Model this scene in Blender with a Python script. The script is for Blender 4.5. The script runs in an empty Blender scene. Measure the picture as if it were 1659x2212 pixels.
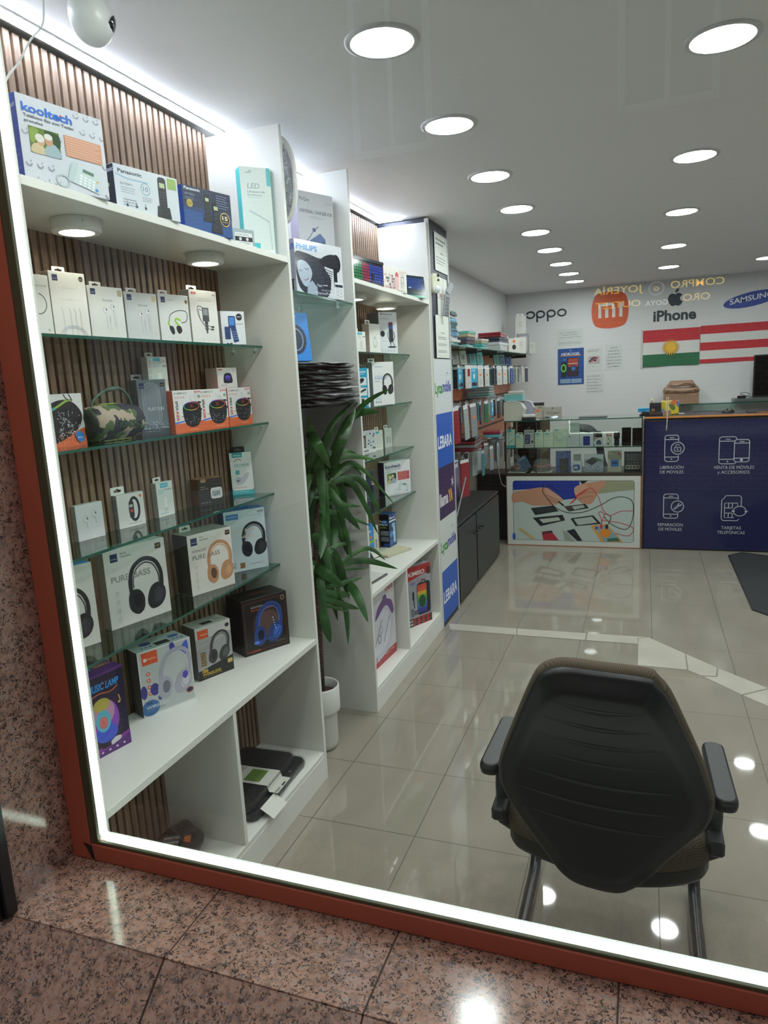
import bpy, math, random
from mathutils import Vector, Matrix
random.seed(7)
C = bpy.context.scene.collection
PI = math.pi

# ---------------------------------------------------------------- camera, world, exposure
cam_d = bpy.data.cameras.new('camera'); cam = bpy.data.objects.new('camera', cam_d); C.objects.link(cam)
cam_d.sensor_fit = 'VERTICAL'; cam_d.sensor_height = 24.0; cam_d.lens = 24.0 * 1513.36 / 2212.0
cam_d.clip_start = 0.02; cam_d.clip_end = 100
_r = Vector((0.93801613, 0.34260397, -0.05242392)); _u = Vector((-0.01415033, 0.18898534, 0.98187795)); _f = Vector((-0.34630263, 0.92027554, -0.18211926))
cam.matrix_world = Matrix(((_r.x, _u.x, -_f.x, 0), (_r.y, _u.y, -_f.y, 0), (_r.z, _u.z, -_f.z, 1.6), (0, 0, 0, 1)))
bpy.context.scene.camera = cam
W = bpy.data.worlds.new('World'); bpy.context.scene.world = W; W.use_nodes = True
W.node_tree.nodes['Background'].inputs[0].default_value = (0.80, 0.86, 1.0, 1)
W.node_tree.nodes['Background'].inputs[1].default_value = 0.09
vs = bpy.context.scene.view_settings
vs.view_transform = 'Standard'; vs.look = 'None'; vs.gamma = 1.0; vs.exposure = 1.05; vs.use_curve_mapping = False
LAMP = 38.0      # recessed ceiling lights
PUCK = 10.0       # round lights under the top shelves
TAPE = 3.2       # light tape round the window
COVE = 42.0      # light tape along the ceiling

# ---------------------------------------------------------------- materials
def lin(c):
    return c / 12.92 if c <= 0.04045 else ((c + 0.055) / 1.055) ** 2.4
def rgb(h):
    h = h.lstrip('#')
    if len(h) == 3: h = ''.join(q * 2 for q in h)
    return tuple(lin(int(h[i:i + 2], 16) / 255) for i in (0, 2, 4)) + (1,)
_m = {}
def mat(h, rough=0.45, metal=0.0, emit=0.0, spec=0.5, coat=0.0, trans=0.0, alpha=1.0, sheen=0.0):
    k = (h, rough, metal, emit, spec, coat, trans, alpha, sheen)
    if k in _m: return _m[k]
    m = bpy.data.materials.new('mat_' + h.strip('#')); m.use_nodes = True
    b = m.node_tree.nodes['Principled BSDF']; c = rgb(h)
    b.inputs['Base Color'].default_value = c; b.inputs['Roughness'].default_value = rough
    b.inputs['Metallic'].default_value = metal; b.inputs['Specular IOR Level'].default_value = spec
    b.inputs['Coat Weight'].default_value = coat; b.inputs['Coat Roughness'].default_value = 0.08
    b.inputs['Transmission Weight'].default_value = trans; b.inputs['Alpha'].default_value = alpha
    if emit:
        b.inputs['Emission Color'].default_value = c; b.inputs['Emission Strength'].default_value = emit
    _m[k] = m
    return m
class NT:
    def __init__(s, name):
        s.m = bpy.data.materials.new(name); s.m.use_nodes = True; s.t = s.m.node_tree
        s.b = s.t.nodes['Principled BSDF']
    def n(s, typ, **kw):
        o = s.t.nodes.new(typ)
        for k, v in kw.items():
            if k in o.inputs: o.inputs[k].default_value = v
            else: setattr(o, k, v)
        return o
    def l(s, a, b): s.t.links.new(a, b)
    def coord(s, scale=(1, 1, 1), out='Object'):
        tc = s.n('ShaderNodeTexCoord'); mp = s.n('ShaderNodeMapping'); mp.inputs['Scale'].default_value = scale
        s.l(tc.outputs[out], mp.inputs[0]); return mp.outputs[0]
    def ramp(s, fac, stops, const=False):
        r = s.n('ShaderNodeValToRGB'); e = r.color_ramp.elements
        if const: r.color_ramp.interpolation = 'CONSTANT'
        while len(e) < len(stops): e.new(0.5)
        for q, (p, c) in zip(e, stops): q.position = p; q.color = rgb(c)
        s.l(fac, r.inputs[0]); return r.outputs[0]
    def mth(s, op, a, b=None):
        o = s.n('ShaderNodeMath', operation=op)
        for i, v in enumerate((a, b)):
            if v is None: continue
            if isinstance(v, (int, float)): o.inputs[i].default_value = v
            else: s.l(v, o.inputs[i])
        return o.outputs[0]
    def mix(s, fac, a, b):
        o = s.n('ShaderNodeMix', data_type='RGBA')
        for i, v in ((0, fac), (6, a), (7, b)):
            if isinstance(v, (int, float)): o.inputs[i].default_value = v
            elif isinstance(v, str): o.inputs[i].default_value = rgb(v)
            else: s.l(v, o.inputs[i])
        return o.outputs[2]
    def bump(s, h, st=0.3, dist=0.01):
        o = s.n('ShaderNodeBump'); o.inputs['Strength'].default_value = st; o.inputs['Distance'].default_value = dist
        s.l(h, o.inputs['Height']); s.l(o.outputs[0], s.b.inputs['Normal'])
    def base(s, c, rough=None):
        s.l(c, s.b.inputs['Base Color'])
        if rough is not None: s.b.inputs['Roughness'].default_value = rough

def make_floor_mat():
    t = NT('floor_tiles'); sp = t.n('ShaderNodeSeparateXYZ'); tc = t.n('ShaderNodeTexCoord'); t.l(tc.outputs['Object'], sp.inputs[0])
    fx = t.mth('DIVIDE', t.mth('SUBTRACT', sp.outputs[0], -1.153), 0.40559); fy = t.mth('DIVIDE', t.mth('SUBTRACT', sp.outputs[1], 2.1222), 0.40972)
    def edge(f):
        r = t.mth('SUBTRACT', f, t.mth('FLOOR', f)); return t.mth('MINIMUM', r, t.mth('SUBTRACT', 1.0, r))
    g = t.mth('LESS_THAN', t.mth('MINIMUM', edge(fx), edge(fy)), 0.0034)
    cb = t.n('ShaderNodeCombineXYZ'); t.l(t.mth('FLOOR', fx), cb.inputs[0]); t.l(t.mth('FLOOR', fy), cb.inputs[1])
    wn = t.n('ShaderNodeTexWhiteNoise'); t.l(cb.outputs[0], wn.inputs[0])
    v = t.coord((1, 1, 1))
    n1 = t.n('ShaderNodeTexNoise', Scale=420.0, Detail=3.0); t.l(v, n1.inputs[0])
    v2 = t.coord((3, 1.2, 1)); n2 = t.n('ShaderNodeTexNoise', Scale=2.5, Detail=4.0); t.l(v2, n2.inputs[0])
    c1 = t.ramp(n1.outputs[0], [(0.25, '#7b766b'), (0.5, '#91897d'), (0.75, '#a0978a')])
    c2 = t.ramp(n2.outputs[0], [(0.3, '#868074'), (0.7, '#9b9387')])
    c3 = t.mix(0.5, c1, c2)
    c4 = t.mix(t.mth('MULTIPLY', wn.outputs[0], 0.25), c3, '#918a7b')
    n3 = t.n('ShaderNodeTexNoise', Scale=9.0, Detail=8.0, Roughness=0.8); t.l(v, n3.inputs[0])
    dirt = t.mth('MULTIPLY', t.mth('GREATER_THAN', n3.outputs[0], 0.79), 0.6)
    c5 = t.mix(dirt, c4, '#4a463e')
    t.base(t.mix(g, c5, '#3d3931')); t.b.inputs['IOR'].default_value = 1.5
    t.l(t.mth('ADD', t.mth('MULTIPLY', g, 0.5), 0.035), t.b.inputs['Roughness'])
    t.b.inputs['Specular IOR Level'].default_value = 0.6
    return t.m
def make_granite(scale=1.0, rough=0.12):
    t = NT('pink_granite'); v = t.coord((scale, scale, scale))
    a = t.n('ShaderNodeTexNoise', Scale=60.0, Detail=4.0, Roughness=0.65); t.l(v, a.inputs[0])
    base = t.ramp(a.outputs[0], [(0.32, '#7a6a62'), (0.45, '#b08a79'), (0.56, '#c79f8d'), (0.7, '#b3a39a')])
    vo = t.n('ShaderNodeTexVoronoi', Scale=230.0); vo.feature = 'F1'
    nw = t.n('ShaderNodeTexNoise', Scale=90.0, Detail=2.0); t.l(v, nw.inputs[0])
    mv = t.n('ShaderNodeMix', data_type='VECTOR'); mv.inputs[0].default_value = 0.03; t.l(v, mv.inputs[4]); t.l(nw.outputs[1], mv.inputs[5])
    t.l(mv.outputs[1], vo.inputs[0])
    sep = t.n('ShaderNodeSeparateColor'); t.l(vo.outputs['Color'], sep.inputs[0])
    n2 = t.n('ShaderNodeTexNoise', Scale=34.0, Detail=3.0); t.l(v, n2.inputs[0])
    thr = t.mth('ADD', t.mth('MULTIPLY', n2.outputs[0], 0.9), -0.26)
    dark = t.mth('LESS_THAN', sep.outputs[0], thr)
    c = t.mix(t.mth('MULTIPLY', dark, 0.85), base, '#2d2b2e')
    grey = t.mth('GREATER_THAN', sep.outputs[1], 0.86)
    c = t.mix(t.mth('MULTIPLY', grey, 0.5), c, '#8b8790')
    t.base(c, rough); t.b.inputs['Specular IOR Level'].default_value = 0.5
    return t.m
def make_wood_slat():
    t = NT('walnut_slats'); tc = t.n('ShaderNodeTexCoord'); sp = t.n('ShaderNodeSeparateXYZ'); t.l(tc.outputs['Object'], sp.inputs[0])
    k = t.mth('FLOOR', t.mth('DIVIDE', sp.outputs[1], 0.0306))
    wn = t.n('ShaderNodeTexWhiteNoise', noise_dimensions='1D'); t.l(k, wn.inputs['W'])
    cb = t.n('ShaderNodeCombineXYZ'); t.l(t.mth('MULTIPLY', sp.outputs[1], 60.0), cb.inputs[1]); t.l(t.mth('ADD', t.mth('MULTIPLY', sp.outputs[2], 2.2), t.mth('MULTIPLY', wn.outputs[0], 40.0)), cb.inputs[2])
    n = t.n('ShaderNodeTexNoise', Scale=2.2, Detail=6.0, Distortion=0.6); t.l(cb.outputs[0], n.inputs[0])
    c = t.ramp(n.outputs[0], [(0.25, '#4c3b2c'), (0.45, '#7f6651'), (0.6, '#957b62'), (0.78, '#604c3b')])
    t.base(t.mix(t.mth('MULTIPLY', wn.outputs[0], 0.35), c, '#70594a'), 0.5)
    return t.m
def make_ceiling():
    t = NT('ceiling_paint'); v = t.coord((1, 1, 1)); n = t.n('ShaderNodeTexNoise', Scale=160.0, Detail=2.0); t.l(v, n.inputs[0])
    t.b.inputs['Base Color'].default_value = rgb('#eeeeee'); t.b.inputs['Roughness'].default_value = 0.6; t.bump(n.outputs[0], 0.12, 0.002)
    return t.m
def make_camo():
    t = NT('camouflage_fabric'); v = t.coord((1, 1, 1)); v2 = t.n('ShaderNodeVectorMath', operation='ADD'); v2.inputs[1].default_value = (3.7, 1.9, 5.3); t.l(v, v2.inputs[0])
    n1 = t.n('ShaderNodeTexNoise', Scale=22.0, Detail=2.0); t.l(v, n1.inputs[0]); n2 = t.n('ShaderNodeTexNoise', Scale=20.0, Detail=2.0); t.l(v2.outputs[0], n2.inputs[0])
    c = t.mix(t.mth('GREATER_THAN', n1.outputs[0], 0.5), '#a59683', '#4a5f36'); c = t.mix(t.mth('GREATER_THAN', n2.outputs[0], 0.52), c, '#2a2833')
    t.base(c, 0.75); w = t.n('ShaderNodeTexVoronoi', Scale=500.0); t.l(v, w.inputs[0]); t.bump(w.outputs[0], 0.3, 0.002)
    return t.m
def make_tweed():
    t = NT('brown_tweed'); v = t.coord((1, 1, 1)); w = t.n('ShaderNodeTexChecker', Scale=420.0); t.l(v, w.inputs[0])
    w.inputs[1].default_value = rgb('#6b5a45'); w.inputs[2].default_value = rgb('#2b241d'); t.base(w.outputs[0], 0.9)
    n = t.n('ShaderNodeTexNoise', Scale=500.0); t.l(v, n.inputs[0]); t.bump(n.outputs[0], 0.6, 0.003)
    return t.m
def make_leaf():
    t = NT('yucca_leaf'); v = t.coord((1, 1, 1)); n = t.n('ShaderNodeTexNoise', Scale=14.0, Detail=3.0); t.l(v, n.inputs[0])
    t.base(t.ramp(n.outputs[0], [(0.3, '#1f3f1c'), (0.6, '#35602c'), (0.8, '#567a3a')]), 0.38)
    return t.m
def make_bark():
    t = NT('yucca_bark'); v = t.coord((1, 1, 3)); n = t.n('ShaderNodeTexNoise', Scale=60.0, Detail=5.0); t.l(v, n.inputs[0])
    t.base(t.ramp(n.outputs[0], [(0.3, '#2c2118'), (0.7, '#6d5847')]), 0.9); t.bump(n.outputs[0], 1.0, 0.01); return t.m
def make_crinkle(name, col, rough=0.12, scale=28.0, st=1.0, alpha=None, metal=0.0):
    t = NT(name); v = t.coord((1, 1, 1)); n = t.n('ShaderNodeTexNoise', Scale=scale, Detail=4.0, Distortion=1.5); t.l(v, n.inputs[0])
    t.b.inputs['Base Color'].default_value = rgb(col); t.b.inputs['Roughness'].default_value = rough; t.b.inputs['Metallic'].default_value = metal
    t.b.inputs['Coat Weight'].default_value = 0.6; t.bump(n.outputs[0], st, 0.02)
    if alpha is not None: t.b.inputs['Alpha'].default_value = alpha
    return t.m
def make_laminate(name, a, b):
    t = NT(name); v = t.coord((1, 1, 14)); n = t.n('ShaderNodeTexNoise', Scale=5.0, Detail=4.0); t.l(v, n.inputs[0])
    t.base(t.ramp(n.outputs[0], [(0.3, a), (0.7, b)]), 0.4); return t.m
def make_brick():
    t = NT('street_bricks'); tc = t.n('ShaderNodeTexCoord'); sp = t.n('ShaderNodeSeparateXYZ'); t.l(tc.outputs['Object'], sp.inputs[0])
    cb = t.n('ShaderNodeCombineXYZ'); t.l(sp.outputs[0], cb.inputs[0]); t.l(sp.outputs[2], cb.inputs[1])
    w = t.n('ShaderNodeTexBrick', Scale=4.0); t.l(cb.outputs[0], w.inputs[0])
    w.inputs['Color1'].default_value = rgb('#a8714f'); w.inputs['Color2'].default_value = rgb('#93603f'); w.inputs['Mortar'].default_value = rgb('#b5ab9c')
    t.base(w.outputs[0], 0.8); return t.m
def make_thin_glass(name, tint='#eef6f2', ior=1.5, gl=1.0):
    m = bpy.data.materials.new(name); m.use_nodes = True; t = m.node_tree; t.nodes.clear()
    o = t.nodes.new('ShaderNodeOutputMaterial'); mx = t.nodes.new('ShaderNodeMixShader'); tr = t.nodes.new('ShaderNodeBsdfTransparent'); g = t.nodes.new('ShaderNodeBsdfGlossy'); f = t.nodes.new('ShaderNodeFresnel')
    tr.inputs[0].default_value = rgb(tint); g.inputs['Roughness'].default_value = 0.0; g.inputs[0].default_value = (gl, gl, gl, 1); f.inputs[0].default_value = ior
    ge = t.nodes.new('ShaderNodeNewGeometry'); mr = t.nodes.new('ShaderNodeMapRange'); mr.inputs[3].default_value = ior; mr.inputs[4].default_value = 1.0 / ior
    t.links.new(ge.outputs['Backfacing'], mr.inputs[0]); t.links.new(mr.outputs[0], f.inputs[0])   # same reflectance from either side of each sheet face
    t.links.new(f.outputs[0], mx.inputs[0]); t.links.new(tr.outputs[0], mx.inputs[1]); t.links.new(g.outputs[0], mx.inputs[2]); t.links.new(mx.outputs[0], o.inputs[0])
    return m
FLOOR = make_floor_mat(); GRAN = make_granite(); GRAN2 = make_granite(1.0, 0.38); SLAT = make_wood_slat(); CEIL = make_ceiling(); CAMO = make_camo(); TWEED = make_tweed(); LEAF = make_leaf(); BARK = make_bark()
GLASS = make_thin_glass('window_glass', '#f4f8f5'); SGLASS = make_thin_glass('shelf_glass', '#cfe3da'); SEDGE = mat('#1c5346', 0.1, 0, 0, 0.6, 0, 0)
BAGP = make_crinkle('black_bag_in_plastic', '#1f1f23', 0.1, 30.0, 1.0); FOIL = make_crinkle('silver_mesh', '#c4c7ce', 0.3, 60.0, 1.0, None, 0.4)
CLEAR = make_crinkle('clear_wrap', '#e8ecee', 0.08, 40.0, 0.8, 0.16); ORW = make_laminate('orange_slatwall', '#b5633a', '#a05530'); BRW = make_laminate('counter_wood', '#9a6a48', '#7c5236')
BRICK = make_brick(); KRAFT = make_laminate('kraft_board', '#a3826a', '#8f705a')
WHITE = mat('#dcdcd6', 0.4); WALL = mat('#d8d9da', 0.7); WHT = mat('#e6e6e2', 0.35); BLK = mat('#17181a', 0.4)

# ---------------------------------------------------------------- mesh builder
class MB:
    def __init__(s): s.v = []; s.f = []; s.fm = []; s.sm = []; s.mats = []
    def mi(s, m):
        if m not in s.mats: s.mats.append(m)
        return s.mats.index(m)
    def face(s, pts, m, smooth=False):
        b = len(s.v); s.v += [tuple(p) for p in pts]; s.f.append(tuple(range(b, b + len(pts)))); s.fm.append(s.mi(m)); s.sm.append(smooth)
    def raw(s, vs, fs, m, smooth=False):
        b = len(s.v); s.v += [tuple(p) for p in vs]; k = s.mi(m)
        for f in fs: s.f.append(tuple(b + i for i in f)); s.fm.append(k); s.sm.append(smooth)
    def box(s, x0, x1, y0, y1, z0, z1, m, r=0.0, M=None, fm=None):
        """chamfered box; fm = materials for single faces, keys like '-y' '+z'"""
        c = Vector(((x0 + x1) / 2, (y0 + y1) / 2, (z0 + z1) / 2)); h = (abs(x1 - x0) / 2, abs(y1 - y0) / 2, abs(z1 - z0) / 2)
        r = min(r, min(h) * 0.9); fm = fm or {}; P = {}
        T = (lambda p: M @ p) if M is not None else (lambda p: p)
        for sx in (-1, 1):
            for sy in (-1, 1):
                for sz in (-1, 1):
                    sg = (sx, sy, sz)
                    for a in range(3):
                        P[(sg, a)] = c + Vector([sg[i] * (h[i] - (0 if i == a else r)) for i in range(3)])
        def add(keys, mm):
            pts = [P[k] for k in keys]; n = (pts[1] - pts[0]).cross(pts[2] - pts[0]); mid = sum(pts, Vector()) / len(pts) - c
            if n.dot(mid) < 0: pts.reverse()
            s.face([T(p) for p in pts], mm)
        for a in range(3):
            b, d = [i for i in range(3) if i != a]
            for sg in (-1, 1):
                ks = []
                for q, w in ((-1, -1), (1, -1), (1, 1), (-1, 1)):
                    t = [0, 0, 0]; t[a] = sg; t[b] = q; t[d] = w; ks.append((tuple(t), a))
                add(ks, fm.get('-+'[sg > 0] + 'xyz'[a], m))
        if r > 0:
            for a in range(3):
                b, d = [i for i in range(3) if i != a]
                for q in (-1, 1):
                    for w in (-1, 1):
                        t0 = [0, 0, 0]; t0[b] = q; t0[d] = w; t0[a] = -1; t1 = list(t0); t1[a] = 1
                        add([(tuple(t0), b), (tuple(t0), d), (tuple(t1), d), (tuple(t1), b)], m)
            for sg in {k[0] for k in P}: add([(sg, 0), (sg, 1), (sg, 2)], m)
        return s
    def tube(s, pts, r, m, n=8, smooth=True, closed=False, flat=1.0):
        pts = [Vector(p) for p in pts]; N = len(pts); rs = r if isinstance(r, (list, tuple)) else [r] * N; vs = []; up = None
        for i, p in enumerate(pts):
            a = pts[(i - 1) % N] if (closed or i) else p; b = pts[(i + 1) % N] if (closed or i < N - 1) else p
            d = (b - a).normalized()
            if up is None: up = d.orthogonal().normalized()
            else:
                up = up - d * up.dot(d); up = up.normalized() if up.length > 1e-6 else d.orthogonal().normalized()
            w = d.cross(up)
            for k in range(n):
                t = 2 * PI * k / n; vs.append(p + (up * math.cos(t) + w * math.sin(t) * flat) * rs[i])
        fs = []
        for i in range(N if closed else N - 1):
            j = (i + 1) % N
            for k in range(n): fs.append((i * n + k, i * n + (k + 1) % n, j * n + (k + 1) % n, j * n + k))
        if not closed: fs += [tuple(range(n))[::-1], tuple((N - 1) * n + k for k in range(n))]
        s.raw(vs, fs, m, smooth); return s
    def lathe(s, prof, m, n=32, M=None, smooth=True, a0=0, a1=2 * PI):
        vs = []; full = abs(a1 - a0 - 2 * PI) < 1e-6; K = n if full else n + 1
        for (r, z) in prof:
            for k in range(K):
                t = a0 + (a1 - a0) * k / n; p = Vector((r * math.cos(t), r * math.sin(t), z)); vs.append(M @ p if M is not None else p)
        fs = []
        for i in range(len(prof) - 1):
            for k in range(n):
                j = (k + 1) % K if full else k + 1
                fs.append((i * K + k, i * K + j, (i + 1) * K + j, (i + 1) * K + k))
        s.raw(vs, fs, m, smooth); return s
    def disc(s, c, r, m, n=32, z=0, up=True):
        p = [Vector((c[0] + r * math.cos(2 * PI * k / n), c[1] + r * math.sin(2 * PI * k / n), c[2])) for k in range(n)]
        s.face(p if up else p[::-1], m)
    def prism(s, pts, m, depth, M, side=None, smooth=False):
        """2D outline extruded by depth along local z of M (front face at z=0, back at -depth)"""
        a = [M @ Vector((x, y, 0)) for x, y in pts]; b = [M @ Vector((x, y, -depth)) for x, y in pts]; n = len(pts)
        area = sum(pts[i][0] * pts[(i + 1) % n][1] - pts[(i + 1) % n][0] * pts[i][1] for i in range(n))
        if area < 0: a.reverse(); b.reverse()
        s.face(a, m); s.face(b[::-1], m)
        vs = a + b; s.raw(vs, [(i, n + i, n + (i + 1) % n, (i + 1) % n) for i in range(n)], side or m, smooth)
        return s
    def build(s, name, parent=None, loc=None, rz=0.0, rot=None):
        me = bpy.data.meshes.new(name); me.from_pydata(s.v, [], s.f)
        for m in s.mats: me.materials.append(m)
        me.polygons.foreach_set('material_index', s.fm); me.polygons.foreach_set('use_smooth', s.sm); me.update()
        o = bpy.data.objects.new(name, me); C.objects.link(o)
        if parent is not None: o.parent = parent
        if loc is not None: o.location = loc
        if rot is not None: o.rotation_euler = rot
        elif rz: o.rotation_euler = (0, 0, rz)
        return o
def tag(o, label=None, cat=None, group=None, kind=None):
    if label: o['label'] = label
    if cat: o['category'] = cat
    if group: o['group'] = group
    if kind: o['kind'] = kind
    return o
def empty(name, label, cat, loc=(0, 0, 0), rz=0.0, group=None, rot=None):
    o = bpy.data.objects.new(name, None); C.objects.link(o); o.location = loc; o.empty_display_size = 0.05
    o.rotation_euler = rot if rot else (0, 0, rz); return tag(o, label, cat, group)
def struct(name, mb, **k): return tag(mb.build(name, **k), kind='structure')
def dup(root, loc, rz=None, label=None, group=None, rot=None, scale=None):
    r = root.copy(); C.objects.link(r); r.location = loc
    if rz is not None: r.rotation_euler = (0, 0, rz)
    if rot is not None: r.rotation_euler = rot
    if scale is not None: r.scale = scale
    if label: r['label'] = label
    if group: r['group'] = group
    for ch in list(root.children):
        c = ch.copy(); C.objects.link(c); c.parent = r
        for g in ch.children:
            d = g.copy(); C.objects.link(d); d.parent = c
    return r
def rrpts(x0, y0, x1, y1, r, n=5):
    r = min(r, abs(x1 - x0) / 2, abs(y1 - y0) / 2); P = []
    for cx, cy, a in ((x1 - r, y1 - r, 0), (x0 + r, y1 - r, 90), (x0 + r, y0 + r, 180), (x1 - r, y0 + r, 270)):
        for k in range(n + 1):
            t = math.radians(a + 90 * k / n); P.append((cx + r * math.cos(t), cy + r * math.sin(t)))
    return P
def catmull(P, k=5, closed=False):
    out = []; N = len(P)
    for i in range(N if closed else N - 1):
        if closed: p0, p1, p2, p3 = P[i - 1], P[i], P[(i + 1) % N], P[(i + 2) % N]
        else: p0, p1, p2, p3 = P[max(i - 1, 0)], P[i], P[i + 1], P[min(i + 2, N - 1)]
        for j in range(k):
            t = j / k
            out.append(tuple(0.5 * (2 * b + (c - a) * t + (2 * a - 5 * b + 4 * c - d) * t * t + (3 * b - a - 3 * c + d) * t ** 3) for a, b, c, d in zip(p0, p1, p2, p3)))
    if not closed: out.append(tuple(P[-1]))
    return out
_tc = {}
def textgeo(s, bold=0.0, shear=0.0):
    k = (s, bold, shear)
    if k in _tc: return _tc[k]
    cu = bpy.data.curves.new('t', 'FONT'); cu.body = s; cu.offset = bold; cu.resolution_u = 3; cu.shear = shear
    ob = bpy.data.objects.new('t', cu); C.objects.link(ob); dg = bpy.context.evaluated_depsgraph_get(); dg.update()
    me = ob.evaluated_get(dg).to_mesh(); V = [(v.co.x, v.co.y) for v in me.vertices]; F = [tuple(p.vertices) for p in me.polygons]
    bpy.data.objects.remove(ob); bpy.data.curves.remove(cu)
    x0 = min(v[0] for v in V); x1 = max(v[0] for v in V)
    _tc[k] = (V, F, x0, x1); return _tc[k]

class Art:
    """flat printed artwork on a face: x,y in 0..1 from the face's top left; O = bottom-left corner, U right, V up, N out"""
    def __init__(s, mb, O, U, V, w, h, eps=0.00003):
        s.mb = mb; s.O = Vector(O); s.U = Vector(U); s.V = Vector(V); s.N = s.U.cross(s.V); s.w = w; s.h = h; s.k = w / h; s.e = eps; s.d = eps; s.rough = 0.4
    def P(s, x, y): return s.O + s.U * (x * s.w) + s.V * ((1 - y) * s.h) + s.N * s.d
    def m(s, c): return c if not isinstance(c, str) else mat(c, s.rough)
    def poly(s, pts, c, clip=True):
        if clip: pts = clip01(pts)
        if len(pts) < 3: return s
        s.d += s.e; A = sum(pts[i][0] * pts[(i + 1) % len(pts)][1] - pts[(i + 1) % len(pts)][0] * pts[i][1] for i in range(len(pts)))
        q = [s.P(*p) for p in pts]
        if A > 0: q.reverse()
        s.mb.face(q, s.m(c)); return s
    def rect(s, x0, y0, x1, y1, c): return s.poly([(x0, y0), (x1, y0), (x1, y1), (x0, y1)], c)
    def rr(s, x0, y0, x1, y1, r, c):
        k = s.k; return s.poly([(x, y * k) for x, y in rrpts(x0, y0 / k, x1, y1 / k, r)], c)
    def ell(s, cx, cy, rx, ry, c, rot=0, n=24):
        t = math.radians(rot); P = []
        for i in range(n):
            a = 2 * PI * i / n; x = rx * math.cos(a); y = ry * math.sin(a)
            P.append((cx + x * math.cos(t) - y * math.sin(t), cy + (x * math.sin(t) + y * math.cos(t)) * s.k))
        return s.poly(P, c)
    def line(s, pts, t, c, closed=False):
        """stroke of width t (fraction of the width)"""
        P = [Vector((x, y / s.k)) for x, y in pts]; N = len(P); L = []; R = []
        for i, p in enumerate(P):
            a = P[(i - 1) % N] if (closed or i) else p; b = P[(i + 1) % N] if (closed or i < N - 1) else p
            d = b - a; d = d.normalized() if d.length > 0 else Vector((1, 0)); nn = Vector((-d.y, d.x)) * t / 2; L.append(p + nn); R.append(p - nn)
        s.d += s.e; m = s.m(c)
        def inside(q): return -0.001 <= q.x <= 1.001 and -0.001 <= q.y * s.k <= 1.001
        for i in range(N if closed else N - 1):
            j = (i + 1) % N; q = [L[i], R[i], R[j], L[j]]
            if not all(inside(z) for z in q): continue
            A = sum(q[a].x * q[(a + 1) % 4].y - q[(a + 1) % 4].x * q[a].y for a in range(4)); r = [s.P(z.x, z.y * s.k) for z in q]
            if A > 0: r.reverse()
            s.mb.face(r, m)
        return s
    def curve(s, pts, t, c, closed=False, k=6): return s.line(catmull(pts, k, closed), t, c, closed)
    def blob(s, pts, c, k=5): return s.poly(catmull(pts, k, True), c)
    def ring(s, cx, cy, rx, ry, t, c, a0=0, a1=360, rot=0):
        q = math.radians(rot); P = []; n = 28; cl = a1 - a0 >= 360
        for i in range(n if cl else n + 1):
            a = math.radians(a0 + (a1 - a0) * i / n); x = rx * math.cos(a); y = ry * math.sin(a)
            P.append((cx + x * math.cos(q) - y * math.sin(q), cy + (x * math.sin(q) + y * math.cos(q)) * s.k))
        return s.line(P, t, c, cl)
    def rrl(s, x0, y0, x1, y1, r, t, c):
        k = s.k; return s.line([(x, y * k) for x, y in rrpts(x0, y0 / k, x1, y1 / k, r)], t, c, True)
    def text(s, body, x0, x1, y, hh, c, bold=0.0, shear=0.0, vert=False, slope=0.0):
        """text from x0 to x1 on baseline y, cap height hh (fraction of the height)"""
        V, F, a, b = textgeo(body, bold, shear); s.d += s.e; sy = hh / 0.73; vs = []
        for (x, y_) in V:
            u = (x - a) / (b - a)
            if vert: vs.append(s.P(y + y_ / 0.73 * hh, x0 + (x1 - x0) * u))
            else: vs.append(s.P(x0 + (x1 - x0) * u, y - y_ * sy - slope * u))
        if vert or (x1 < x0): F = [f[::-1] for f in F]
        if vert and (x1 > x0): pass
        s.mb.raw(vs, F, s.m(c)); return s
    def lines(s, x0, y0, x1, y1, n, c, th=0.35):
        """rows of tiny print"""
        d0 = s.d + s.e
        for i in range(n):
            y = y0 + (y1 - y0) * i / n; dy = (y1 - y0) / n * th; x = x0; e = x0 + (x1 - x0) * random.uniform(0.7, 1.0)
            while x < e:
                w = (x1 - x0) * random.uniform(0.06, 0.2); s.d = d0; s.rect(x, y, min(x + w, e), y + dy, c); x += w + (x1 - x0) * 0.03
        return s
def clip01(pts):
    for ax, lo in ((0, 0.0), (1, 0.0)):
        for side in (0, 1):
            out = []; n = len(pts)
            ins = (lambda p: p[ax] >= 0.0) if side == 0 else (lambda p: p[ax] <= 1.0); bd = float(side)
            for i in range(n):
                a, b = pts[i], pts[(i + 1) % n]; ia, ib = ins(a), ins(b)
                if ia: out.append(a)
                if ia != ib:
                    t = (bd - a[ax]) / (b[ax] - a[ax]); out.append((a[0] + (b[0] - a[0]) * t, a[1] + (b[1] - a[1]) * t))
            pts = out
            if not pts: return pts
    return pts
def cloth(nx, ny, fn, m, mb=None, smooth=True):
    mb = mb or MB(); vs = [fn(i / nx, j / ny) for j in range(ny + 1) for i in range(nx + 1)]
    mb.raw(vs, [(j * (nx + 1) + i, j * (nx + 1) + i + 1, (j + 1) * (nx + 1) + i + 1, (j + 1) * (nx + 1) + i) for j in range(ny) for i in range(nx)], m, smooth); return mb

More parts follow.
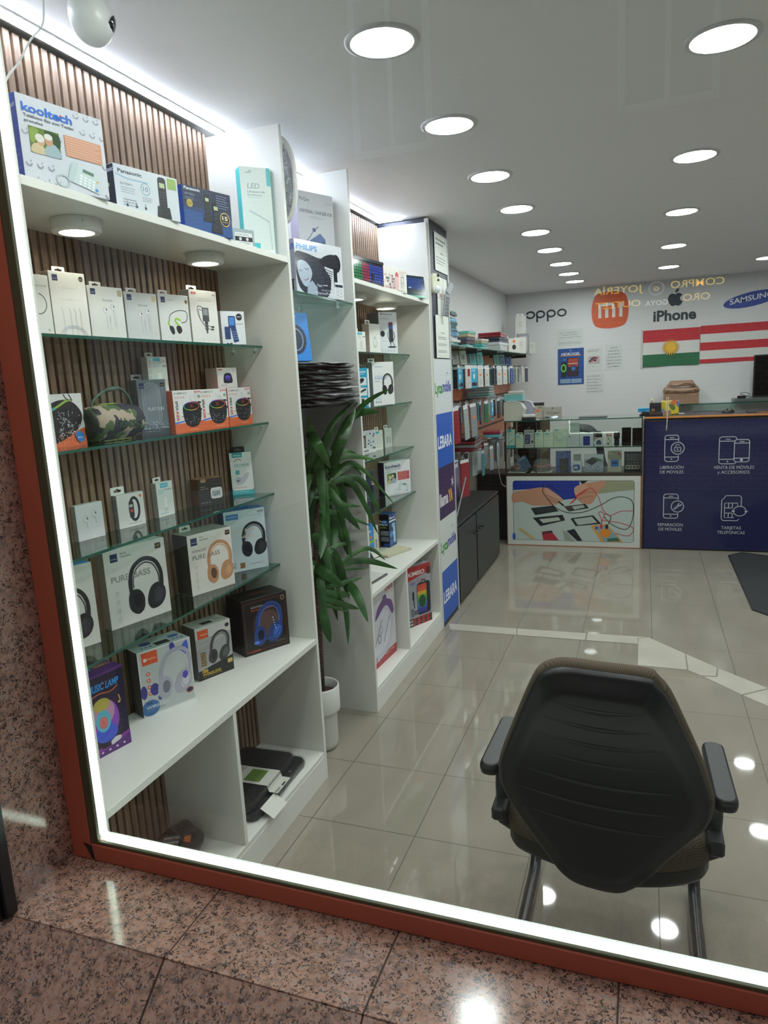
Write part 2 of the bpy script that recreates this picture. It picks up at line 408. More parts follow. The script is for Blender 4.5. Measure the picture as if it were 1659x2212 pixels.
# ---------------------------------------------------------------- shell of the shop
XL, XR, YB, ZC = -1.56, 2.9, 8.65, 2.54
YF = 1.12          # inner face of the shop front
struct('floor', MB().box(XL, XR, 1.12, YB, -0.05, 0.0, FLOOR))
struct('ceiling', MB().box(XL, XR, 1.05, YB, ZC, ZC + 0.06, CEIL))
struct('wall_left', MB().box(XL - 0.1, XL, 1.0, YB + 0.1, 0, ZC, WALL))
struct('wall_right', MB().box(XR, XR + 0.1, 1.0, YB + 0.1, 0, ZC, WALL))
struct('wall_back', MB().box(XL - 0.1, XR + 0.1, YB, YB + 0.1, 0, ZC, WALL))
# street side: granite jamb, sill, sloping apron below it
mb = MB()
mb.box(-2.6, -1.227, 0.905, 1.16, -0.2, 3.2, GRAN)
struct('wall_front', mb)
mb = MB(); xs = [-1.2365, -0.832, -0.4295, -0.027, 0.375, 0.777, 1.18, 1.58, 1.98, 2.4]
GROUT = mat('#4a3f3a', 0.8)
for i in range(len(xs) - 1): mb.box(xs[i] + 0.0015, xs[i + 1] - 0.0015, 0.912, 1.16, 0.53, 0.559, GRAN, 0.0008)
mb.box(-1.2365, 2.4, 0.914, 1.16, 0.3, 0.5575, GROUT)
struct('trim_1', mb)
mb = MB(); th = math.radians(37); L = 0.62
for i in range(-4, len(xs) - 1):
    xa = xs[0] + i * 0.4028 if i < 0 else xs[i]; xb = xa + 0.4028
    Mx = Matrix.Translation((0, 0.912, 0.557)) @ Matrix.Rotation(th, 4, 'X')
    mb.box(xa + 0.0015, xb - 0.0015, -L, -0.0005, -0.03, 0.0, GRAN2, 0.0008, Mx)
mb.box(-3.4, 2.4, -L, -0.002, -0.05, -0.002, GROUT, 0, Matrix.Translation((0, 0.912, 0.557)) @ Matrix.Rotation(th, 4, 'X'))
struct('trim_2', mb)
mb = MB(); mb.box(-4.5, 4.5, -8.0, 0.45, -0.3, 0.02, mat('#6d6a66', 0.7)); struct('floor_street', mb)
# pale repair strips let into the floor
PALE = make_laminate('pale_marble', '#b4afa2', '#a6a194')
for i, pl in enumerate(([(-1.2, 4.295), (-0.75, 4.292), (-0.73, 4.178), (-1.16, 4.186)], [(-0.745, 4.292), (-0.318, 4.298), (-0.318, 4.178), (-0.725, 4.178)], [(-0.31, 4.298), (0.04, 4.304), (-0.017, 4.275), (-0.016, 4.178), (-0.31, 4.178)],
      [(-0.013, 4.272), (0.043, 4.302), (0.236, 4.083), (0.235, 3.853), (-0.013, 3.857)], [(0.242, 4.078), (0.386, 3.916), (0.37, 3.80), (0.30, 3.79), (0.242, 3.845)], [(0.392, 3.91), (0.599, 3.703), (0.469, 3.597), (0.31, 3.78), (0.378, 3.79)], [(0.605, 3.697), (0.83, 3.45), (0.70, 3.36), (0.475, 3.59)])):
    struct('trim_%d' % (i + 3), MB().prism(pl, PALE, 0.0012, Matrix.Translation((0, 0, 0.0012)), side=GROUT))

# window: red frame, olive gasket, glass, white inner frame
mb = MB(); RED = mat('#c26650', 0.5); OLV = mat('#55563f', 0.5)
mb.box(-1.227, -1.172, 1.098, 1.112, 0.56, ZC, RED, 0.002); mb.box(-1.172, 2.4, 1.098, 1.112, 0.56, 0.601, RED, 0.002); mb.box(2.35, 2.4, 1.098, 1.112, 0.601, ZC, RED, 0.002); mb.box(-1.227, -1.185, 1.112, 1.13, 0.56, ZC, RED); mb.box(-1.185, 2.4, 1.112, 1.14, 0.56, 0.590, RED)
wf = struct('window_1', mb)
mb = MB(); mb.box(-1.172, -1.151, 1.101, 1.110, 0.601, ZC, OLV, 0.001); mb.box(-1.151, 2.35, 1.101, 1.110, 0.601, 0.608, OLV, 0.001); mb.build('gasket', wf)
MB().prism([(-1.190, 0.602), (-1.168, 0.597), (-1.163, 0.563), (-1.170, 0.566)], mat('#20262c', 0.25), 0.001, Matrix(((1, 0, 0, 0), (0, 0, -1, 1.0968), (0, 1, 0, 0), (0, 0, 0, 1)))).build('torn_tape', wf)
mb = MB(); mb.box(-1.18, 2.35, 1.112, 1.1165, 0.592, ZC, GLASS); mb.build('pane', wf)
mb = MB(); FR = mat('#c8cfc4', 0.4)
mb.box(-1.21, -1.168, 1.137, 1.152, 0.592, ZC, FR, 0.001); mb.box(-1.168, 2.35, 1.137, 1.152, 0.565, 0.592, FR, 0.001); mb.build('inner_frame', wf)
# gap-filling wall below the window inside
struct('wall_sill', MB().box(XL, 2.4, 1.13, 1.16, -0.05, 0.59, WALL))
struct('wall_header', MB().box(-2.6, 2.9, 1.09, 1.16, ZC - 0.01, 3.2, mat('#3b1d1a', 0.6)))

# glowing tape following the frame inside the glass
tape = empty('led_light_tape', 'bright white light tape along the left side and bottom of the window', 'light tape', (-1.145, 1.126, 0.616))
mb = MB(); GL = mat('#f2fff4', 0.4, 0, TAPE)
path = [(-1.159, 2.53), (-1.159, 0.628)] + [(-1.137 - 0.022 * math.cos(t), 0.623 - 0.021 * math.sin(t)) for t in (0.3, 0.7, 1.1, 1.4)] + [(-1.13, 0.602), (2.33, 0.602)]
pts = [Vector((x + 1.145, 0.001, z - 0.616)) for x, z in path]
mb.tube(pts, 0.0085, GL, 8); mb.build('diffuser', tape)
mb = MB()
z = 2.5
while z > 0.64: mb.box(-0.0055, -0.0025, -0.004, 0.003, z - 0.616, z - 0.6125, GL); z -= 0.0085
x = -1.10
while x < 1.1: mb.box(x + 1.145, x + 1.1485, -0.004, 0.003, -0.0065, -0.0025, GL); x += 0.0085
mb.build('diode_row', tape)
# shutter guide rail at the outer corner of the jamb
mb = MB(); mb.box(-1.233, -1.205, 0.895, 0.925, 0.56, 3.0, mat('#14161b', 0.35), 0.003); mb.box(-1.224, -1.214, 0.889, 0.897, 0.56, 3.0, mat('#0c0d10', 0.4))
tag(mb.build('shutter_rail'), 'black vertical shutter rail at the outer corner of the granite jamb', 'rail')

# ---------------------------------------------------------------- ceiling lights
def downlight():
    t = empty('ceiling_downlight', 'x', 'ceiling light')
    mb = MB(); mb.lathe([(0.088, -0.006), (0.098, -0.008), (0.106, -0.005), (0.107, 0.0)], mat('#cfd0cf', 0.35), 48); mb.build('trim_ring', t)
    mb = MB(); mb.disc((0, 0, -0.0065), 0.089, mat('#fbfdff', 0.5, 0, LAMP), 48, up=False); mb.build('diffuser', t)
    return t
dl = downlight(); first = True
rows = [(-0.705, [1.31 + 0.0, 2.057, 2.79, 3.552, 4.297, 5.058, 5.82, 6.60, 7.30, 7.95], 'left'), (0.2, [1.25, 2.49, 3.73, 4.965, 6.28, 7.522], 'middle'), (1.04, [1.6, 2.9, 4.1, 5.3, 6.4, 7.572], 'right'), (2.0, [2.2, 4.2, 6.2], 'far')]
ordn = ['nearest the window', 'second from the window', 'third from the window', 'fourth from the window', 'fifth from the window', 'sixth from the window', 'seventh from the window', 'eighth from the window', 'ninth from the window', 'last before the back wall']
for x, ys, nm in rows:
    for i, y in enumerate(ys):
        lb = 'round recessed ceiling light in the %s row, %s' % (nm, ordn[i] if nm != 'left' or i else 'right above the window glass')
        if first: dl.location = (x, y, ZC); dl['label'] = lb; dl['group'] = 'recessed ceiling lights'; first = False
        else: dup(dl, (x, y, ZC), label=lb, group='recessed ceiling lights')
def cove(y0, y1, label, extra=None):
    t = empty('ceiling_light_tape', label, 'light tape', (-1.478, (y0 + y1) / 2, 2.53)); L = y1 - y0
    mb = MB(); mb.box(-0.014, 0.011, -L / 2, L / 2, 0.004, 0.0095, WHT, 0.001); mb.box(-0.014, -0.0105, -L / 2, L / 2, -0.0075, 0.004, WHT, 0.0005)  # wall-side lip added to keep the tape's light off the slats
    if extra: mb.box(0.0, extra, L / 2 - 0.02, L / 2, 0.004, 0.0095, WHT, 0.001)
    mb.build('channel', t)
    mb = MB(); g = mat('#e4e8ff', 0.5, 0, COVE); mb.box(-0.007, 0.007, -L / 2, L / 2, -0.004, 0.0035, g, 0.001)
    if extra: mb.box(0.0, extra, L / 2 - 0.017, L / 2 - 0.003, -0.004, 0.0035, g, 0.001)
    mb.build('diffuser', t); return t
cove(1.17, 2.45, 'bright white light tape under the ceiling above the nearer slatted wall')
cove(2.5, 2.97, 'short white light tape under the ceiling above the plant niche')
cove(3.02, 4.14, 'white light tape under the ceiling above the farther slatted wall', 0.13)

# ---------------------------------------------------------------- display shelving units
FX = -1.211
def slats(y0, y1, z0, z1, label):
    mb = MB(); mb.box(-1.545, -1.527, y0, y1, z0, z1, mat('#15130f', 0.9))
    k = math.ceil(y0 / 0.0306)
    k -= 1
    while k * 0.0306 + 0.006 < y1: mb.box(-1.527, -1.511, max(y0, k * 0.0306 + 0.0055), min(y1, (k + 1) * 0.0306 - 0.0045), z0, z1, SLAT, 0.001); k += 1
    tag(mb.build('slatted_wall_panel'), label, 'wall panel')
slats(1.2005, 2.3755, 0.01, 2.517, 'walnut slatted panel on the wall behind the nearer shelving unit')
slats(3.0015, 4.1635, 0.01, 2.517, 'walnut slatted panel on the wall behind the farther shelving unit')
def unit(y0, y1, label, ydiv, zw, near_panel=True, zp=2.505):
    t = empty('display_shelving_unit', label, 'shelving', (-1.36, (y0 + y1) / 2, 0)); ox, oy = 1.36, -(y0 + y1) / 2; th = 0.018
    def B(name, x0, x1, a, b, z0, z1, m=WHITE, r=0.0008):
        return MB().box(x0 + ox, x1 + ox, a + oy, b + oy, z0, z1, m, r).build(name, t)
    B('side_panel', -1.556, FX, y0, y0 + th, 0, zp); B('side_panel', -1.556, FX, y1 - th, y1, 0, zp)
    a, b = y0 + th, y1 - th
    B('top_shelf', -1.51, FX, a, b, 2.04, 2.06); B('worktop', -1.51, FX, a, b, zw - 0.022, zw); B('bottom_board', -1.51, FX - 0.001, a, b, 0.104, 0.122)
    B('plinth', FX - 0.018, FX, a, b, 0, 0.104); B('divider', -1.51, FX - 0.001, ydiv - 0.009, ydiv + 0.009, 0.122, zw - 0.022)
    for z in (1.757, 1.474, 1.2, 0.916):
        g = MB(); g.box(-1.508 + ox, -1.3455 + ox, a + oy + 0.001, b + oy - 0.001, z - 0.008, z, SGLASS)
        g.box(-1.3455 + ox, -1.3450 + ox, a + oy + 0.001, b + oy - 0.001, z - 0.008, z, SEDGE); sh = g.build('glass_shelf', t)
        for yy in (a, b):
            for xx in (-1.47, -1.375):
                d = 0.012 if yy == a else -0.012; p = MB()
                p.box(xx - 0.004 + ox, xx + 0.004 + ox, min(yy, yy + d) + oy, max(yy, yy + d) + oy, z - 0.018, z - 0.0085, mat('#d9dde0', 0.2), 0.002)
                p.build('shelf_peg', sh)
    return t
unit(1.182, 2.394, 'tall white shelving unit with glass shelves nearest the window', 1.771, 0.611)
unit(2.983, 4.182, 'tall white shelving unit with glass shelves beyond the plant', 3.527, 0.603)
def puck(x, y, label):
    t = empty('surface_spotlight', label, 'light', (x, y, 2.04), group='round lights under the top shelves')
    MB().lathe([(0.058, 0), (0.06, -0.002), (0.06, -0.028), (0.056, -0.032), (0.042, -0.032)], mat('#d7d5cf', 0.4), 40).build('housing', t)
    m = MB(); m.disc((0, 0, -0.0305), 0.0425, mat('#fff6e4', 0.5, 0, PUCK), 40, up=False); m.build('diffuser', t)
    m = MB(); m.lathe([(0.0035, 0), (0.0035, 0.001), (0, 0.001)], mat('#8c8a85', 0.3, 0.8), 10, Matrix.Translation((0.052, -0.030, -0.013)) @ Matrix.Rotation(-PI / 2 - 0.0, 4, 'Y') @ Matrix.Rotation(0.0, 4, 'X')); m.build('screw', t)
    return t
puck(-1.345, 1.49, 'round white light under the top shelf above the charging cable box')
puck(-1.35, 2.057, 'round white light under the top shelf above the flip phone box')
puck(-1.36, 3.36, 'round white light under the farther top shelf, half hidden by the side panel')
puck(-1.39, 3.905, 'round white light under the farther top shelf above the microphone box')

# ---------------------------------------------------------------- packaged goods
def tabmesh(w, h, c='#e9e9e6', hole=0.55):
    """euro-hole hang tab, bottom centre at origin"""
    mb = MB(); t = 0.0012; hw, hh = w * hole / 2, h * 0.16; M = Matrix(((1, 0, 0, 0), (0, 0, 1, 0), (0, 1, 0, 0), (0, 0, 0, 1)))
    m = mat(c, 0.4); y0, y1 = h * 0.30, h * 0.62
    def q(pts): mb.prism(pts, m, t, Matrix(((1, 0, 0, 0), (0, 0, -1, 0), (0, 1, 0, 0), (0, 0, 0, 1))))
    q([(-w / 2, 0), (w / 2, 0), (w / 2, y0), (-w / 2, y0)]); q([(-w / 2, y0), (-hw, y0), (-hw, y1), (-w / 2, y1)]); q([(hw, y0), (w / 2, y0), (w / 2, y1), (hw, y1)])
    q([(-w / 2, y1), (-hw, y1), (-hw * 0.4, y1), (-hw * 0.25, y1 + h * 0.14), (hw * 0.25, y1 + h * 0.14), (hw * 0.4, y1), (hw, y1), (w / 2, y1), (w / 2, h * 0.88), (w / 2 - h * 0.12, h), (-w / 2 + h * 0.12, h), (-w / 2, h * 0.88)])
    return mb
class Pack:
    def __init__(s, name, label, cat, pos, yaw, w, h, d, c='#dfdfdc', side=None, top=None, rough=0.4, tab=None, tilt=0.0, group=None, r=0.0008, tabc='#e9e9e6', body=None):
        s.name, s.pos, s.yaw, s.w, s.h, s.d = name, pos, yaw, w, h, d; s.label, s.cat, s.group, s.tilt = label, cat, group, tilt
        s.mb = MB(); M = lambda q: q if not isinstance(q, str) else mat(q, rough)
        s.mb.box(-w / 2, w / 2, 0, d, 0, h, M(body or c), r, None, {'-y': M(c), '-x': M(side or c), '+x': M(side or c), '+z': M(top or side or c)})
        s.f = Art(s.mb, (-w / 2, 0, 0), (1, 0, 0), (0, 0, 1), w, h); s.l = Art(s.mb, (-w / 2, d, 0), (0, -1, 0), (0, 0, 1), d, h); s.r = Art(s.mb, (w / 2, 0, 0), (0, 1, 0), (0, 0, 1), d, h)
        s.t = Art(s.mb, (-w / 2, 0, h), (1, 0, 0), (0, 1, 0), w, d); s.tab = tab; s.tabc = tabc
        for a in (s.f, s.l, s.r, s.t): a.rough = rough
        # lid seam
        s.t.rect(0.02, 0.03, 0.98, 0.035, '#9a9a96')
    def done(s):
        o = s.mb.build(s.name, None, s.pos, rot=(s.tilt, 0, math.radians(s.yaw))); tag(o, s.label, s.cat, s.group)
        if s.tab:
            tx, tw, thh = s.tab; t = tabmesh(tw, thh, s.tabc).build('hang_tab', o, (tx * s.w - s.w / 2, s.d * 0.7, s.h))
        s.o = o; return o

# printed pictures
def headset(a, cx, cy, s, c1='#23252a', c2='#3a3d44', c3='#101114', lean=0.0):
    k = a.k
    def q(pts): return [(cx + (x + (-y) * lean) * s, cy + y * s * k) for x, y in pts]
    a.curve(q([(-0.42, 0.15), (-0.43, -0.2), (-0.30, -0.52), (0.0, -0.66), (0.30, -0.55), (0.45, -0.25), (0.45, 0.12)]), 0.11 * s, c1)
    a.curve(q([(-0.35, 0.0), (-0.35, -0.2), (-0.24, -0.44), (0.0, -0.56), (0.24, -0.47), (0.37, -0.2), (0.38, 0.05)]), 0.035 * s, c2)
    a.blob(q([(-0.52, 0.22), (-0.42, 0.05), (-0.2, 0.08), (-0.08, 0.3), (-0.12, 0.58), (-0.3, 0.68), (-0.5, 0.52)]), c1)
    a.blob(q([(-0.36, 0.2), (-0.24, 0.17), (-0.15, 0.32), (-0.2, 0.5), (-0.32, 0.5), (-0.38, 0.36)]), c3)
    a.blob(q([(0.02, 0.3), (0.14, 0.08), (0.36, 0.02), (0.52, 0.18), (0.53, 0.42), (0.38, 0.62), (0.12, 0.66), (0.0, 0.5)]), c1)
    a.blob(q([(0.2, 0.28), (0.33, 0.14), (0.48, 0.24), (0.48, 0.42), (0.35, 0.55), (0.2, 0.48)]), c2)
    a.ring(cx + (0.34 - 0.35 * lean) * s, cy + 0.35 * s * k, 0.13 * s, 0.17 * s, 0.012 * s, c3)
def earbuds(a, cx, cy, s, wire=True):
    for dx, dy, f in ((-0.22, 0.0, 1), (0.22, -0.16, 1)):
        a.ell(cx + dx * s, cy + dy * s * a.k, 0.13 * s, 0.16 * s, '#c9c9cc'); a.ell(cx + (dx + 0.02) * s, cy + dy * s * a.k, 0.09 * s, 0.12 * s, '#e4e4e8'); a.ell(cx + (dx + 0.07) * s, cy + (dy - 0.03) * s * a.k, 0.035 * s, 0.06 * s, '#6d6f78')
        a.line([(cx + (dx + 0.02) * s, cy + (dy + 0.1) * s * a.k), (cx + (dx + 0.07) * s, cy + (dy + (0.95 if wire else 0.42)) * s * a.k)], (0.05 if not wire else 0.035) * s, '#bfc0c5')
    if wire:
        a.rr(cx - 0.03 * s, cy + 0.25 * s * a.k, cx + 0.05 * s, cy + 0.62 * s * a.k, 0.02, '#c2c3c8'); a.line([(cx + 0.01 * s, cy + 0.62 * s * a.k), (cx + 0.03 * s, cy + 1.0 * s * a.k)], 0.02 * s, '#bfc0c5')
        a.line([(cx + 0.34 * s, cy), (cx + 0.38 * s, cy + 0.9 * s * a.k)], 0.02 * s, '#c4c5c9')
def logo_sq(a, x, y, w, txt='WiWU'):
    a.rect(x, y, x + w, y + w * a.k, '#23305a'); a.text(txt, x + w * 0.12, x + w * 0.88, y + w * a.k * 0.72, w * a.k * 0.16, '#d8dcea')
def cordless(a, cx, top, s, hh):
    a.rr(cx - 0.5 * s, top, cx + 0.5 * s, top + hh * 0.75, 0.3 * s, '#1b1f22'); a.rect(cx - 0.33 * s, top + hh * 0.14, cx + 0.33 * s, top + hh * 0.26, '#b9c99a')
    for r in range(5):
        for q in (-0.28, 0, 0.28): a.ell(cx + q * s, top + hh * (0.36 + 0.07 * r), 0.08 * s, 0.05 * s, '#565c60')
    a.poly([(cx - 0.9 * s, top + hh), (cx - 0.75 * s, top + hh * 0.72), (cx + 0.75 * s, top + hh * 0.72), (cx + 0.9 * s, top + hh)], '#22272a'); a.rect(cx - 0.9 * s, top + hh * 0.97, cx + 0.9 * s, top + hh, '#0f1213')
def deskphone(a, x0, y0, x1, y1):
    def q(u, v): return (x0 + (x1 - x0) * u, y0 + (y1 - y0) * v)
    a.ring(*q(0.12, 0.78), (x1 - x0) * 0.13, (x1 - x0) * 0.10, (x1 - x0) * 0.03, '#b7c6c9')
    a.poly([q(0.38, 0.12), q(0.97, 0.32), q(0.9, 0.98), q(0.28, 0.74)], '#c9d6d8'); a.blob([q(0.24, 0.62), q(0.34, 0.1), q(0.44, 0.02), q(0.48, 0.1), q(0.36, 0.66), q(0.28, 0.74)], '#bccdd0')
    a.poly([q(0.58, 0.2), q(0.82, 0.28), q(0.8, 0.4), q(0.56, 0.32)], '#5e7f6c')
    for r in range(4):
        for c in range(4): u = 0.5 + 0.09 * c - 0.015 * r; v = 0.42 + 0.1 * r + 0.04 * c; a.poly([q(u, v), q(u + 0.06, v + 0.02), q(u + 0.055, v + 0.08), q(u - 0.005, v + 0.06)], '#eef3f3')
    a.ell(*q(0.84, 0.86), (x1 - x0) * 0.035, (x1 - x0) * 0.03, '#5b8fd0'); a.ell(*q(0.88, 0.55), (x1 - x0) * 0.03, (x1 - x0) * 0.02, '#e0b86a')
def couple(a, x0, y0, x1, y1):
    def q(u, v): return (x0 + (x1 - x0) * u, y0 + (y1 - y0) * v)
    W_ = x1 - x0
    a.rect(x0, y0, x1, y1, '#5f7a35'); a.blob([q(0.5, 0.05), q(0.98, 0.1), q(0.98, 0.6), q(0.7, 0.4)], '#2f4a22'); a.blob([q(0.02, 0.1), q(0.3, 0.08), q(0.2, 0.5), q(0.04, 0.6)], '#86a048')
    a.blob([q(0.02, 0.98), q(0.08, 0.68), q(0.3, 0.6), q(0.45, 0.75), q(0.5, 0.98)], '#cdbb96'); a.blob([q(0.45, 0.98), q(0.55, 0.6), q(0.8, 0.5), q(0.98, 0.75), q(0.98, 0.98)], '#9fb3bd')
    a.ell(*q(0.35, 0.48), W_ * 0.13, W_ * 0.15, '#c99f82'); a.ell(*q(0.33, 0.39), W_ * 0.15, W_ * 0.12, '#d9d6cf'); a.ell(*q(0.62, 0.38), W_ * 0.14, W_ * 0.17, '#c6967a'); a.ell(*q(0.62, 0.26), W_ * 0.14, W_ * 0.09, '#dedcd6')
def smiles(a, c, n=7, rows=6, skip=()):
    for j in range(rows):
        for i in range(n):
            x = 0.08 + i * 0.88 / (n - 1) * 0.98 + (0.06 if j % 2 else 0) - 0.02; y = 0.05 + j * 0.18
            if any(x0 < x < x1 and y0 < y < y1 for x0, y0, x1, y1 in skip): continue
            a.ring(x, y, 0.030, 0.030, 0.017, c, 20, 200, -15); a.ell(x + 0.022, y - 0.02 * a.k, 0.008, 0.008, c)
def kooltech(a, blue, txtc, redc, pattern=True):
    if pattern: smiles(a, '#9b9eae', 8, 6, ((0.03, 0.03, 0.62, 0.30), (0.1, 0.3, 0.42, 0.66), (0.45, 0.30, 0.97, 0.62), (0.4, 0.62, 0.95, 0.98)))
    a.text('kooltech', 0.05, 0.62, 0.185, 0.10, blue, 0.03); a.text('Teléfono fijo con Teclas', 0.06, 0.63, 0.245, 0.035, txtc, 0.01); a.text('grandes', 0.06, 0.27, 0.30, 0.03, txtc, 0.01)
    couple(a, 0.1, 0.34, 0.44, 0.64)
    a.rect(0.5, 0.33, 0.95, 0.58, redc)
    for i in range(8): a.rect(0.51, 0.352 + i * 0.029, 0.94 - random.uniform(0, 0.1), 0.356 + i * 0.029, '#f1d9cc')
    deskphone(a, 0.36, 0.62, 0.92, 0.97); a.ell(0.485, 0.12, 0.01, 0.01, '#e2604a')

# ---- top shelf of the nearer unit
p = Pack('telephone_box', 'large pale telephone box with grey smile pattern, left end of the top shelf', 'box', (-1.221, 1.349, 2.06), 79, 0.212, 0.176, 0.05, '#cfd3dc', '#2f4fa6', '#cfd3dc', r=0.0006)
kooltech(p.f, '#2f6fce', '#3b4048', '#cf9374'); p.l.text('kooltech', 0.2, 0.9, 0.15, 0.06, '#dfe6f5'); p.l.lines(0.2, 0.25, 0.8, 0.9, 9, '#8aa3dc', 0.12); p.done()
p = Pack('telephone_box', 'white cordless phone box with a green handset on the top shelf', 'box', (-1.224, 1.632, 2.06), 77, 0.203, 0.111, 0.055, '#d3dae0', '#1d2a3c', '#c8d0d6')
a = p.f; a.text('Panasonic', 0.06, 0.42, 0.17, 0.085, '#1c2b42', 0.025); a.curve([(0.0, 0.2), (0.2, 0.27), (0.5, 0.27)], 0.012, '#7fb2d6'); a.text('KX-TGW11', 0.08, 0.26, 0.42, 0.05, '#3c4652', 0.01)
a.lines(0.08, 0.47, 0.3, 0.62, 3, '#9aa4ae'); a.ring(0.46, 0.42, 0.07, 0.07, 0.012, '#8fb7c2'); a.text('10', 0.42, 0.5, 0.47, 0.11, '#5e8aa8'); a.lines(0.4, 0.6, 0.56, 0.72, 3, '#9aa4ae'); a.rect(0.1, 0.72, 0.3, 0.74, '#8b96a1'); a.lines(0.1, 0.78, 0.34, 0.9, 2, '#8b96a1')
for x in (0.14, 0.28, 0.42): a.rect(x, 0.82, x + 0.03, 0.88, '#3d4a58'); a.line([(x + 0.015, 0.75), (x + 0.015, 0.82)], 0.006, '#3d4a58')
a.rect(0.83, 0.04, 0.97, 0.28, '#93b35e'); cordless(a, 0.73, 0.06, 0.13, 0.92); cordless(p.l, 0.5, 0.3, 0.35, 0.65); p.l.text('Panasonic', 0.05, 0.98, 0.16, 0.1, '#dfe6ee', 0.02); p.done()
p = Pack('telephone_box', 'dark blue cordless phone box with two black handsets on the top shelf', 'box', (-1.224, 1.907, 2.06), 76, 0.187, 0.126, 0.055, '#24508f', '#1c3f86', '#1a2f5c')
a = p.f; a.rect(0, 0, 1, 0.45, '#22304c'); a.poly([(0, 0.45), (1, 0.45), (1, 0.6), (0, 0.52)], '#233f72'); a.text('Panasonic', 0.04, 0.36, 0.09, 0.065, '#dfe4ee', 0.025); a.text('KX-TGW12', 0.05, 0.24, 0.2, 0.04, '#aeb9d0'); a.lines(0.05, 0.25, 0.25, 0.33, 2, '#8290b0')
a.ell(0.13, 0.38, 0.06, 0.06, '#b9a03e'); a.text('10', 0.10, 0.16, 0.4, 0.04, '#3a3210'); cordless(a, 0.49, 0.1, 0.11, 0.62); cordless(a, 0.66, 0.24, 0.13, 0.7); a.lines(0.68, 0.08, 0.96, 0.4, 6, '#8d97b2', 0.3)
a.ell(0.84, 0.6, 0.11, 0.11, '#c8ad52'); a.ell(0.84, 0.6, 0.095, 0.095, '#22263a'); a.text('15', 0.78, 0.9, 0.61, 0.09, '#e7dca6', 0.03); a.lines(0.78, 0.65, 0.9, 0.69, 1, '#c8ad52'); p.done()
p = Pack('cassette_player_box', 'small clear box holding a cassette style player on the top shelf', 'box', (-1.245, 2.136, 2.06), 66, 0.085, 0.058, 0.03, '#9fb0b3', '#8ea2a5', '#aebfc2', 0.15)
a = p.f; a.rr(0.1, 0.2, 0.9, 0.9, 0.04, '#e3e4e3'); a.rect(0.1, 0.42, 0.9, 0.66, '#2b2f33'); a.ell(0.34, 0.54, 0.06, 0.06, '#d6d8d8'); a.ell(0.66, 0.54, 0.06, 0.06, '#d6d8d8'); a.lines(0.16, 0.28, 0.84, 0.38, 2, '#777f82'); a.lines(0.16, 0.72, 0.8, 0.84, 2, '#50575c'); p.done()
p = Pack('desk_lamp_box', 'tall pale desk lamp box with turquoise edge on the top shelf', 'box', (-1.288, 2.322, 2.06), 47, 0.110, 0.300, 0.05, '#d9e6df', '#3fb9bd', '#dfe8e2')
a = p.f; a.text('N', 0.3, 0.38, 0.055, 0.022, '#4a8a86'); a.rect(0.18, 0.06, 0.36, 0.066, '#4a8a86'); a.rr(0.86, 0.0, 0.99, 0.2, 0.03, '#3fb9bd'); a.text('LED', 0.2, 0.62, 0.235, 0.06, '#aab2b0', 0.02, 0.2); a.text('Lámpara de', 0.2, 0.78, 0.28, 0.025, '#7f8c8a', 0.01); a.text('escritorio', 0.2, 0.68, 0.315, 0.022, '#7f8c8a', 0.01); a.lines(0.2, 0.33, 0.66, 0.34, 1, '#63b5b2')
a.line([(0.22, 0.48), (0.88, 0.60)], 0.05, '#b9c6cc'); a.line([(0.85, 0.59), (0.9, 0.92)], 0.035, '#c3ced2'); a.rect(0, 0.84, 0.5, 1.0, '#43bcc0'); a.poly([(0.55, 0.93), (0.95, 0.91), (1.0, 0.955), (0.6, 0.975)], '#e9eef0'); a.lines(0.06, 0.88, 0.4, 0.97, 4, '#d8f0ef', 0.3); p.done()

# ---- first glass shelf
Z = 1.757
p = Pack('cable_box', 'white cable box cut off by the window frame, left end of the highest glass shelf', 'box', (-1.408, 1.398, Z), 78, 0.068, 0.148, 0.05, '#e2e2dd'); a = p.f; a.text('ACTION', 0.4, 0.9, 0.19, 0.025, '#55524c'); a.ring(0.5, 0.47, 0.32, 0.36, 0.03, '#2c2c2c', -80, 100); a.ell(0.8, 0.9, 0.05, 0.05, '#b9b6ae'); p.done()
p = Pack('charging_cable_box', 'tallest white charging cable box on the highest glass shelf, coiled white cables on its front', 'box', (-1.389, 1.483, Z), 78, 0.103, 0.161, 0.035, '#e6e4de', '#b29f8d', '#d8cfc2', tab=(0.45, 0.036, 0.016)); a = p.f
logo_sq(a, 0.09, 0.05, 0.15); a.ell(0.88, 0.09, 0.065, 0.065, '#3a3532'); a.text('2m', 0.83, 0.93, 0.105, 0.025, '#e4d7b8'); a.text('Platinum', 0.33, 0.72, 0.26, 0.03, '#cfcbc4'); a.text('Charging Cable', 0.25, 0.8, 0.43, 0.02, '#c9c9c6')
for x in (0.28, 0.48, 0.62, 0.76): a.line([(x - 0.04, 0.55), (x, 0.60), (x, 0.98)], 0.02, '#c6c6c6')
for r_ in (0.30, 0.34, 0.38): a.ring(0.52, 1.0, r_, r_ * 0.72, 0.012, '#b9bcc8', 180, 360)
p.done()
